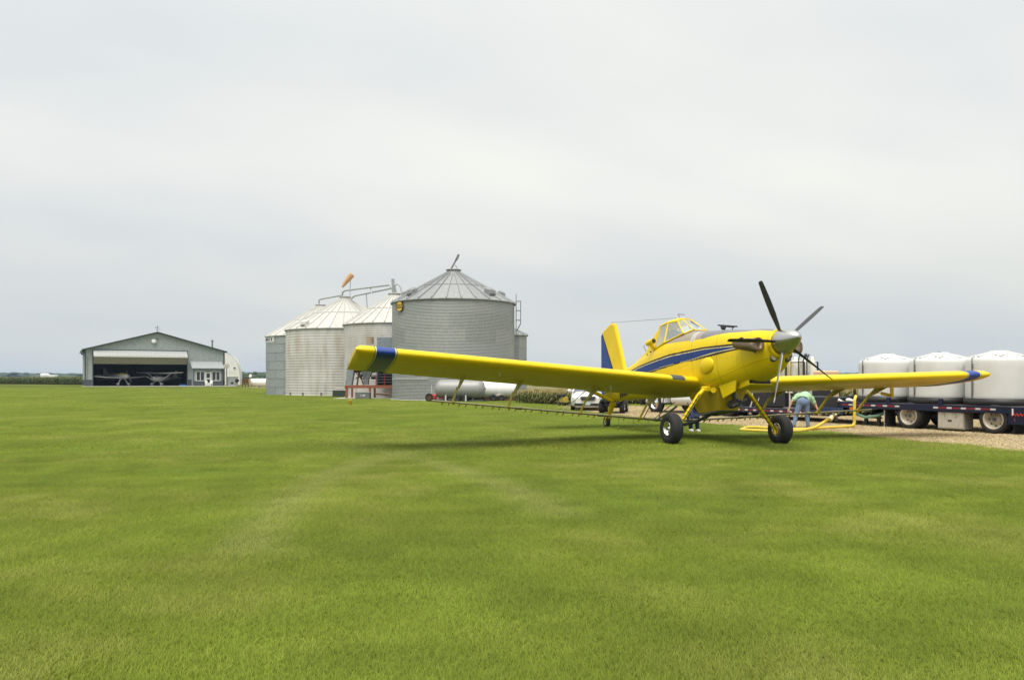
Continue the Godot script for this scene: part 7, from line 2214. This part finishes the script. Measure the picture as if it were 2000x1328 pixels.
func make_utility():
	var t := thing("utility_vehicle", "small white and black utility vehicle seen from behind, next to the white sedan", "utility vehicle", on(4.86, 37.2, 0.0), Basis(Vector3.UP, 2.9))
	for x in [-0.48, 0.48]:
		for z in [-0.75, 0.75]: wheel_parts(t, Vector3(x, 0.30, z), 0.30, 0.24, 0.14, M.dull_white, "wheel", signf(x), 5)
	var f := Mb.new()
	f.box(Vector3(0, 0.40, 0), Vector3(0.66, 0.14, 2.2), 0.03); f.box(Vector3(0, 0.62, -0.95), Vector3(1.0, 0.16, 0.5), 0.04); f.tube([Vector3(-0.4, 0.32, -0.75), Vector3(0.4, 0.32, -0.75)], 0.06, 8); f.box(Vector3(0, 0.42, -0.9), Vector3(0.4, 0.22, 0.3), 0.03)
	for x in [-0.42, 0.42]: f.tube([Vector3(x, 0.6, 0.35), Vector3(x, 1.15, 0.15)], 0.025, 6)
	f.tube([Vector3(-0.42, 1.15, 0.15), Vector3(0.42, 1.15, 0.15)], 0.025, 6)
	part("vehicle_frame", f, M.black, t)
	var b := Mb.new()
	b.loft([[Vector3(-0.56, 0.66, -1.15), Vector3(0.56, 0.66, -1.15), Vector3(0.56, 0.66, 0.05), Vector3(-0.56, 0.66, 0.05)], [Vector3(-0.60, 0.92, -1.2), Vector3(0.60, 0.92, -1.2), Vector3(0.60, 0.92, 0.05), Vector3(-0.60, 0.92, 0.05)]], true, false, false)
	b.box(Vector3(-0.48, 0.80, 0.95), Vector3(0.22, 0.16, 0.6), 0.05); b.box(Vector3(0.48, 0.80, 0.95), Vector3(0.22, 0.16, 0.6), 0.05); b.box(Vector3(0, 0.80, 1.0), Vector3(0.7, 0.3, 0.5), 0.08)
	part("vehicle_body", b, M.white, t)
	var s := Mb.new(); s.box(Vector3(0, 0.72, 0.35), Vector3(0.9, 0.14, 0.45), 0.04); s.box(Vector3(0, 1.0, 0.12), Vector3(0.9, 0.4, 0.1), 0.04)
	part("bench_seat", s, M.dark_grey, t)
	s = Mb.new(); s.box(Vector3(0, 1.18, 0.05), Vector3(0.95, 0.16, 0.3), 0.05)
	part("roll_bar_pad", s, M.black, t)

func make_yellow_machine():
	var t := thing("yellow_mower", "small yellow machine with a dark top, left of the white sedan at the crop's edge", "mower", on(3.12, 46.6, 0.0), Basis(Vector3.UP, 0.5).scaled(Vector3(0.55, 0.6, 0.55)))
	var b := Mb.new()
	b.loft([[Vector3(-0.35, 0.35, 0.4), Vector3(0.35, 0.35, 0.4), Vector3(0.35, 0.35, -0.6), Vector3(-0.35, 0.35, -0.6)], [Vector3(-0.30, 0.72, 0.25), Vector3(0.30, 0.95, 0.25), Vector3(0.30, 1.0, -0.5), Vector3(-0.30, 0.75, -0.5)]], true, true, false)
	part("machine_hood", b, mat(0.30, 0.23, 0.01, 0.4, 0.0, T.grime, 1.0), t)
	b = Mb.new(); b.box(Vector3(-0.1, 1.06, -0.3), Vector3(0.75, 0.22, 0.5), 0.06); b.tube([Vector3(-0.3, 0.7, -0.2), Vector3(-0.3, 1.05, -0.3)], 0.03, 6)
	part("machine_seat", b, M.black, t)
	for x in [-0.36, 0.36]:
		for z in [-0.4, 0.35]: wheel_parts(t, Vector3(x, 0.22, z), 0.22, 0.14, 0.10, M.dark_grey, "wheel", signf(x), 5)

# ---------------------------------------------------------------- the yellow loading hose
func make_hose():
	var t := thing("loading_hose", "fat yellow loading hose looping on the grass to a standing yellow pipe", "hose", on(9.5, 24.6))
	var O := on(9.5, 24.6)
	var pts := [[10.16, 24.9, 0.42], [10.0, 25.0, 0.27], [9.72, 24.95, 0.12], [9.35, 24.75, 0.06], [8.85, 24.7, 0.055], [8.2, 25.3, 0.055], [7.95, 25.6, 0.055], [7.6, 25.3, 0.055], [7.28, 24.55, 0.055], [7.12, 24.2, 0.055], [7.3, 23.98, 0.055], [7.8, 23.65, 0.055], [8.3, 23.6, 0.055], [8.9, 24.0, 0.055], [9.4, 24.75, 0.055], [9.9, 25.3, 0.055], [10.6, 25.9, 0.055], [11.2, 26.3, 0.06], [11.55, 26.5, 0.075], [11.66, 26.56, 0.16], [11.67, 26.57, 0.35], [11.67, 26.57, 0.75], [11.69, 26.6, 0.95], [11.80, 26.75, 1.08]]
	var cv := Curve3D.new()
	for k in pts.size():
		var p: Vector3 = on(pts[k][0], pts[k][1], pts[k][2]) - O
		var a: Vector3 = on(pts[maxi(k - 1, 0)][0], pts[maxi(k - 1, 0)][1], pts[maxi(k - 1, 0)][2]); var b: Vector3 = on(pts[mini(k + 1, pts.size() - 1)][0], pts[mini(k + 1, pts.size() - 1)][1], pts[mini(k + 1, pts.size() - 1)][2])
		cv.add_point(p, -(b - a) / 6.5, (b - a) / 6.5)
	cv.bake_interval = 0.06
	var baked := []
	for v in cv.get_baked_points(): baked.append(v)
	var m := Mb.new(); m.tube(baked, 0.050, 12)
	part("hose_run", m, M.hose_yellow, t)
	m = Mb.new(); m.tube([Vector3(0.64, 0.36, -0.27), Vector3(0.74, 0.46, -0.33)], 0.075, 12)
	part("hose_cuff", m, mat(0.70, 0.62, 0.40, 0.5), t)
	m = Mb.new(); m.ball(Vector3(0.80, 0.50, -0.36), Vector3(0.13, 0.10, 0.10), 12, 8); m.tube([Vector3(0.70, 0.56, -0.3), Vector3(0.52, 0.60, -0.25)], 0.03, 6); m.tube([Vector3(0.86, 0.56, -0.36), Vector3(0.98, 0.62, -0.38)], 0.045, 8); m.box(Vector3(0.80, 0.62, -0.36), Vector3(0.16, 0.05, 0.06), 0.01)
	m.ball(Vector3(0.86, 0.38, -0.33), Vector3(0.07, 0.09, 0.07), 8, 6)
	part("valve_coupling", m, mat(0.06, 0.06, 0.055, 0.4, 0.4), t)
	m = Mb.new(); m.tube([Vector3(0.74, 0.52, -0.28), Vector3(0.84, 0.50, -0.27)], 0.05, 10)
	part("valve_band", m, mat(0.55, 0.50, 0.32, 0.4, 0.4), t)

# ---------------------------------------------------------------- people
func sdf_mesh(bones: Array, cell: float, k: float, grow := 0.0) -> ArrayMesh:   # bones: [from, to, radius, radius]; smooth union meshed with surface nets
	var lo := Vector3.INF; var hi := -Vector3.INF
	for b in bones:
		var r: float = maxf(b[2], b[3]) + grow + k + cell * 2
		lo = lo.min(b[0] - Vector3.ONE * r).min(b[1] - Vector3.ONE * r); hi = hi.max(b[0] + Vector3.ONE * r).max(b[1] + Vector3.ONE * r)
	var n := Vector3i(((hi - lo) / cell).ceil()) + Vector3i.ONE
	var f := PackedFloat32Array(); f.resize(n.x * n.y * n.z); f.fill(1e3)
	for b in bones:
		var a: Vector3 = b[0]; var ab: Vector3 = b[1] - b[0]
		var l2 := maxf(ab.length_squared(), 1e-9)
		var r: float = maxf(b[2], b[3]) + grow + k + cell * 2
		var i0 := Vector3i(((a.min(b[1]) - Vector3.ONE * r - lo) / cell).floor()).clamp(Vector3i.ZERO, n - Vector3i.ONE)
		var i1 := Vector3i(((a.max(b[1]) + Vector3.ONE * r - lo) / cell).ceil()).clamp(Vector3i.ZERO, n - Vector3i.ONE)
		for z in range(i0.z, i1.z + 1):
			for y in range(i0.y, i1.y + 1):
				var row := (z * n.y + y) * n.x
				for x in range(i0.x, i1.x + 1):
					var p := lo + Vector3(x, y, z) * cell
					var t := clampf((p - a).dot(ab) / l2, 0.0, 1.0)
					var d: float = p.distance_to(a + ab * t) - lerpf(b[2], b[3], t) - grow
					var o := f[row + x]
					var h := maxf(k - absf(o - d), 0.0) / k
					f[row + x] = minf(o, d) - h * h * k * 0.25
	var id := PackedInt32Array(); id.resize(f.size()); id.fill(-1)
	var vs := PackedVector3Array()
	var st := SurfaceTool.new(); st.begin(Mesh.PRIMITIVE_TRIANGLES); st.set_smooth_group(0)
	var dx := [0, 1, n.x, n.x + 1, n.x * n.y, n.x * n.y + 1, n.x * n.y + n.x, n.x * n.y + n.x + 1]
	for z in n.z - 1:
		for y in n.y - 1:
			for x in n.x - 1:
				var c := (z * n.y + y) * n.x + x
				var neg := 0
				for q in dx: if f[c + q] < 0.0: neg += 1
				if neg == 0 or neg == 8: continue
				var s := Vector3.ZERO; var m := 0
				for e in [[0, 1], [2, 3], [4, 5], [6, 7], [0, 2], [1, 3], [4, 6], [5, 7], [0, 4], [1, 5], [2, 6], [3, 7]]:
					var fa := f[c + dx[e[0]]]; var fb := f[c + dx[e[1]]]
					if (fa < 0.0) != (fb < 0.0):
						var t := fa / (fa - fb)
						var pa := Vector3(e[0] & 1, (e[0] >> 1) & 1, e[0] >> 2); var pb := Vector3(e[1] & 1, (e[1] >> 1) & 1, e[1] >> 2)
						s += pa.lerp(pb, t); m += 1
				id[c] = vs.size()
				vs.append(lo + (Vector3(x, y, z) + s / m) * cell)
	for v in vs: st.add_vertex(v)
	var quadf := func(a: int, b: int, c: int, d: int, flip: bool):
		if a < 0 or b < 0 or c < 0 or d < 0: return
		for q in ([a, b, c, a, c, d] if flip else [a, c, b, a, d, c]): st.add_index(q)
	for z in range(1, n.z - 1):
		for y in range(1, n.y - 1):
			for x in range(1, n.x - 1):
				var c := (z * n.y + y) * n.x + x
				var s0 := f[c] < 0.0
				if s0 != (f[c + 1] < 0.0): quadf.call(id[c - n.x - n.x * n.y], id[c - n.x * n.y], id[c], id[c - n.x], not s0)
				if s0 != (f[c + n.x] < 0.0): quadf.call(id[c - 1 - n.x * n.y], id[c - 1], id[c], id[c - n.x * n.y], not s0)
				if s0 != (f[c + n.x * n.y] < 0.0): quadf.call(id[c - 1 - n.x], id[c - n.x], id[c], id[c - 1], not s0)
	st.generate_normals()
	return st.commit()

func hand_bones(wrist: Vector3, dir: Vector3, palm_n: Vector3, curl: float) -> Array:   # palm, four bent fingers and a thumb
	var y := dir.normalized(); var z := (palm_n - y * palm_n.dot(y)).normalized(); var x := y.cross(z)
	var o := []
	for k in 3: o.append([wrist + x * (k - 1) * 0.020, wrist + y * 0.085 + x * (k - 1) * 0.026, 0.019, 0.015])
	for k in 4:
		var L: float = [0.068, 0.080, 0.074, 0.058][k]
		var b := wrist + y * 0.088 + x * (k - 1.5) * 0.021
		var d1 := (y + z * curl * 0.5).normalized(); var d2 := (y * (1.0 - curl * 0.6) + z * curl).normalized(); var d3 := (y * (0.6 - curl) + z * curl * 1.1).normalized()
		var p1 := b + d1 * L * 0.5; var p2 := p1 + d2 * L * 0.35
		o.append([b, p1, 0.0095, 0.009]); o.append([p1, p2, 0.009, 0.0085]); o.append([p2, p2 + d3 * L * 0.3, 0.0085, 0.007])
	var tb := wrist + y * 0.025 - x * 0.030
	o.append([tb, tb + (y * 0.6 - x * 0.6 + z * 0.4).normalized() * 0.042, 0.013, 0.011]); o.append([tb + (y * 0.6 - x * 0.6 + z * 0.4).normalized() * 0.042, tb + (y * 0.6 - x * 0.6 + z * 0.4).normalized() * 0.042 + (y + z * 0.5).normalized() * 0.034, 0.010, 0.008])
	return o

func make_people():
	var skin := mat(0.40, 0.23, 0.15, 0.55)
	var jeans := mat(0.135, 0.19, 0.33, 0.85, 0.0, T.streak, 5.0, T.bumpy, 0.6)
	var green := mat(0.36, 0.58, 0.36, 0.85, 0.0, T.soft, 4.0, T.bumpy, 0.5)
	var a := thing("person", "person in pale green shirt and blue jeans bending over the hose coupling behind the wing", "person", on(9.74, 25.75))
	var V := func(x, y, z): return Vector3(x, y, z)
	var rh := Vector3(0.0, 0.84, -0.06); var lh := Vector3(-0.21, 0.84, -0.06)
	var rk := Vector3(0.02, 0.46, -0.04); var lk := Vector3(-0.34, 0.50, -0.02); var rf := Vector3(0.02, 0.08, 0.04); var lf := Vector3(-0.50, 0.10, 0.16)
	var pel := Vector3(-0.10, 0.93, -0.10); var wst := Vector3(-0.04, 1.00, -0.20); var che := Vector3(0.10, 1.06, -0.42); var nek := Vector3(0.06, 1.12, -0.56)
	var rs := Vector3(0.31, 0.99, -0.44); var ls := Vector3(-0.12, 1.07, -0.50); var re := Vector3(0.44, 0.80, -0.44); var le := Vector3(-0.34, 0.90, -0.44); var rw := Vector3(0.50, 0.58, -0.30); var lw := Vector3(-0.46, 0.68, -0.36)
	var hd := Vector3(-0.14, 1.21, -0.64)
	var legs := [[rh, rk, 0.095, 0.064], [rk, rf, 0.060, 0.042], [lh, lk, 0.095, 0.064], [lk, lf, 0.060, 0.042], [pel, Vector3(-0.10, 0.86, -0.04), 0.13, 0.12], [rh + Vector3(-0.02, 0.05, 0.0), lh + Vector3(0.02, 0.05, 0.0), 0.115, 0.115]]
	var torso := [[pel, wst, 0.135, 0.14], [wst, che, 0.145, 0.165], [che, nek, 0.14, 0.06], [rs, ls, 0.085, 0.085], [che + Vector3(0.09, -0.02, 0), wst + Vector3(0.06, 0, 0), 0.12, 0.11], [che + Vector3(-0.10, 0, 0), wst + Vector3(-0.06, 0, 0), 0.12, 0.11]]
	var arms := [[rs, re, 0.056, 0.044], [re, rw, 0.043, 0.030], [ls, le, 0.056, 0.044], [le, lw, 0.043, 0.030]]
	var neck := [[nek, hd + Vector3(0.02, -0.06, 0.04), 0.058, 0.055]]
	var body := legs.duplicate(); body.append_array(torso); body.append_array(arms); body.append_array(neck)
	# head with brow, nose, jaw and ears, looking down to the coupling at the right
	var fw := Vector3(0.35, -0.45, -0.80).normalized(); var up := (Vector3.UP - fw * fw.y).normalized(); var sx := fw.cross(up)
	body.append_array([[hd + up * 0.02 - fw * 0.01, hd + up * 0.02 + fw * 0.02, 0.095, 0.085], [hd - up * 0.04 + fw * 0.03, hd - up * 0.085 + fw * 0.055, 0.065, 0.035], [hd - up * 0.005 + fw * 0.098, hd - up * 0.03 + fw * 0.115, 0.012, 0.016], [hd - up * 0.02 + sx * 0.085, hd + up * 0.02 + sx * 0.085, 0.014, 0.018], [hd - up * 0.02 - sx * 0.085, hd + up * 0.02 - sx * 0.085, 0.014, 0.018]])
	body.append_array([[rf + Vector3(0, -0.03, 0.03), rf + Vector3(0.02, -0.045, -0.16), 0.04, 0.035], [lf + Vector3(0, -0.03, 0.03), lf + Vector3(-0.02, -0.06, -0.16), 0.04, 0.035]])
	var bm := part("body", sdf_mesh(body, 0.016, 0.03), skin, a)
	var hb := hand_bones(rw, Vector3(0.05, -0.30, 0.05), Vector3(-0.6, 0.2, 0.4), 0.9)
	part("hand", sdf_mesh(hb, 0.005, 0.006), skin, a)
	part("hand", sdf_mesh(hand_bones(lw, Vector3(-0.12, -0.35, 0.08), Vector3(0.5, -0.1, -0.4), 0.5), 0.005, 0.006), skin, a)
	part("jeans", sdf_mesh(legs, 0.016, 0.03, 0.014), jeans, a)
	var sh := torso.slice(1); sh.append_array([[rs, rs.lerp(re, 0.62), 0.066, 0.062], [ls, ls.lerp(le, 0.62), 0.066, 0.062], [wst, pel.lerp(wst, 0.35), 0.142, 0.142]])
	part("shirt", sdf_mesh(sh, 0.016, 0.035, 0.016), green, a)
	var be := Mb.new()
	var bd := (wst - pel).normalized(); var c0 := pel.lerp(wst, 0.12)
	var bx := bd.cross(Vector3.RIGHT).normalized()
	var brg := []
	for q in [[-0.022, 0.168], [0.022, 0.170]]:
		var o := []
		for i in 24:
			var t := TAU * i / 24
			o.append(c0 + bd * q[0] + bd.cross(bx).normalized() * cos(t) * q[1] * 1.06 + bx * sin(t) * q[1] * 0.98)
		brg.append(o)
	be.loft(brg)
	part("belt", be, mat(0.02, 0.025, 0.06, 0.6), a)
	part("cap", sdf_mesh([[hd + up * 0.055 - fw * 0.02, hd + up * 0.06 + fw * 0.01, 0.092, 0.088], [hd + up * 0.02 - fw * 0.035, hd - up * 0.02 - fw * 0.03, 0.082, 0.07], [hd + up * 0.035 + fw * 0.09, hd + up * 0.02 + fw * 0.15, 0.02, 0.012], [hd + up * 0.035 + fw * 0.09 + sx * 0.045, hd + up * 0.025 + fw * 0.14 + sx * 0.035, 0.016, 0.010], [hd + up * 0.035 + fw * 0.09 - sx * 0.045, hd + up * 0.025 + fw * 0.14 - sx * 0.035, 0.016, 0.010]], 0.010, 0.02, 0.006), mat(0.045, 0.075, 0.085, 0.8, 0.0, T.soft, 6.0), a)
	for q in [rf, lf]:
		var o := Vector3(0, -0.035, 0)
		part("shoe", sdf_mesh([[q + o + Vector3(0, 0, 0.04), q + o + Vector3(0.01, -0.005, -0.17), 0.048, 0.040], [q + Vector3(0, 0.02, 0.02), q + o + Vector3(0, 0, -0.04), 0.050, 0.045]], 0.010, 0.02, 0.006), mat(0.10, 0.09, 0.08, 0.7), a)
	# second person, mostly hidden behind the left wheel and gear leg
	var b := thing("person", "person in dark jeans and white shoes crouching behind the airplane's left main wheel", "person", on(5.50, 23.6))
	var h2 := Vector3(0.10, 0.70, -0.15)
	rf = Vector3(0.10, 0.08, 0.05); lf = Vector3(-0.12, 0.09, 0.12); rk = Vector3(0.05, 0.46, 0.18); lk = Vector3(-0.14, 0.40, 0.22)
	legs = [[h2 + Vector3(0.09, 0, 0), rk, 0.092, 0.064], [rk, rf, 0.060, 0.042], [h2 + Vector3(-0.09, 0, 0), lk, 0.092, 0.064], [lk, lf, 0.060, 0.042], [h2 + Vector3(-0.05, 0.03, 0), h2 + Vector3(0.05, 0.03, 0), 0.125, 0.125]]
	var ch2 := Vector3(0.22, 1.05, 0.02); var nk2 := Vector3(0.27, 1.18, 0.08); hd = Vector3(0.31, 1.31, 0.13)
	torso = [[h2 + Vector3(0, 0.08, 0), h2.lerp(ch2, 0.45), 0.135, 0.14], [h2.lerp(ch2, 0.4), ch2, 0.14, 0.16], [ch2, nk2, 0.14, 0.06], [ch2 + Vector3(0.19, 0.03, 0), ch2 + Vector3(-0.19, 0.03, 0), 0.08, 0.08]]
	rs = ch2 + Vector3(0.19, 0.03, 0); ls = ch2 + Vector3(-0.19, 0.03, 0); re = Vector3(0.52, 0.85, 0.10); le = Vector3(0.02, 0.82, 0.2); rw = Vector3(0.50, 0.66, 0.32); lw = Vector3(0.22, 0.68, 0.34)
	arms = [[rs, re, 0.056, 0.044], [re, rw, 0.043, 0.030], [ls, le, 0.056, 0.044], [le, lw, 0.043, 0.030]]
	body = legs.duplicate(); body.append_array(torso); body.append_array(arms)
	fw = Vector3(0.25, -0.6, 0.7).normalized(); up = (Vector3.UP - fw * fw.y).normalized(); sx = fw.cross(up)
	body.append_array([[nk2, hd - up * 0.05, 0.056, 0.054], [hd + up * 0.02 - fw * 0.01, hd + up * 0.02 + fw * 0.02, 0.095, 0.085], [hd - up * 0.04 + fw * 0.03, hd - up * 0.085 + fw * 0.055, 0.065, 0.035], [hd - up * 0.005 + fw * 0.098, hd - up * 0.03 + fw * 0.115, 0.012, 0.016], [rf + Vector3(0, -0.03, -0.03), rf + Vector3(0.03, -0.045, 0.14), 0.04, 0.035], [lf + Vector3(0, -0.03, -0.03), lf + Vector3(0.0, -0.055, 0.14), 0.04, 0.035]])
	part("body", sdf_mesh(body, 0.018, 0.03), skin, b)
	part("hand", sdf_mesh(hand_bones(rw, Vector3(-0.1, -0.1, 0.3), Vector3(-0.3, -0.5, 0.0), 0.7), 0.005, 0.006), skin, b)
	part("hand", sdf_mesh(hand_bones(lw, Vector3(0.1, -0.1, 0.3), Vector3(0.3, -0.5, 0.0), 0.7), 0.005, 0.006), skin, b)
	part("jeans", sdf_mesh(legs, 0.018, 0.03, 0.014), mat(0.022, 0.036, 0.095, 0.85, 0.0, T.streak, 5.0), b)
	sh = torso.duplicate(); sh.append_array([[rs, rs.lerp(re, 0.9), 0.066, 0.056], [ls, ls.lerp(le, 0.9), 0.066, 0.056]])
	part("shirt", sdf_mesh(sh, 0.018, 0.035, 0.016), mat(0.09, 0.095, 0.10, 0.85, 0.0, T.grime, 4.0), b)
	part("hair", sdf_mesh([[hd + up * 0.05 - fw * 0.02, hd + up * 0.05 + fw * 0.0, 0.092, 0.09], [hd - fw * 0.04, hd - fw * 0.03 - up * 0.03, 0.085, 0.07]], 0.012, 0.02, 0.006), mat(0.05, 0.035, 0.025, 0.8), b)
	for q in [rf, lf]:
		var o := Vector3(0, -0.035, 0)
		part("shoe", sdf_mesh([[q + o + Vector3(0, 0, -0.04), q + o + Vector3(0.01, -0.005, 0.17), 0.048, 0.040], [q + Vector3(0, 0.02, -0.02), q + o + Vector3(0, 0, 0.04), 0.050, 0.045]], 0.010, 0.02, 0.006), M.white, b)

# ---------------------------------------------------------------- everything
func _ready():
	make_materials()
	make_world()
	make_ground()
	make_far()
	make_bins()
	make_hangar()
	make_airplane()
	make_trailer()
	make_car()
	make_utility()
	make_yellow_machine()
	make_hose()
	make_people()
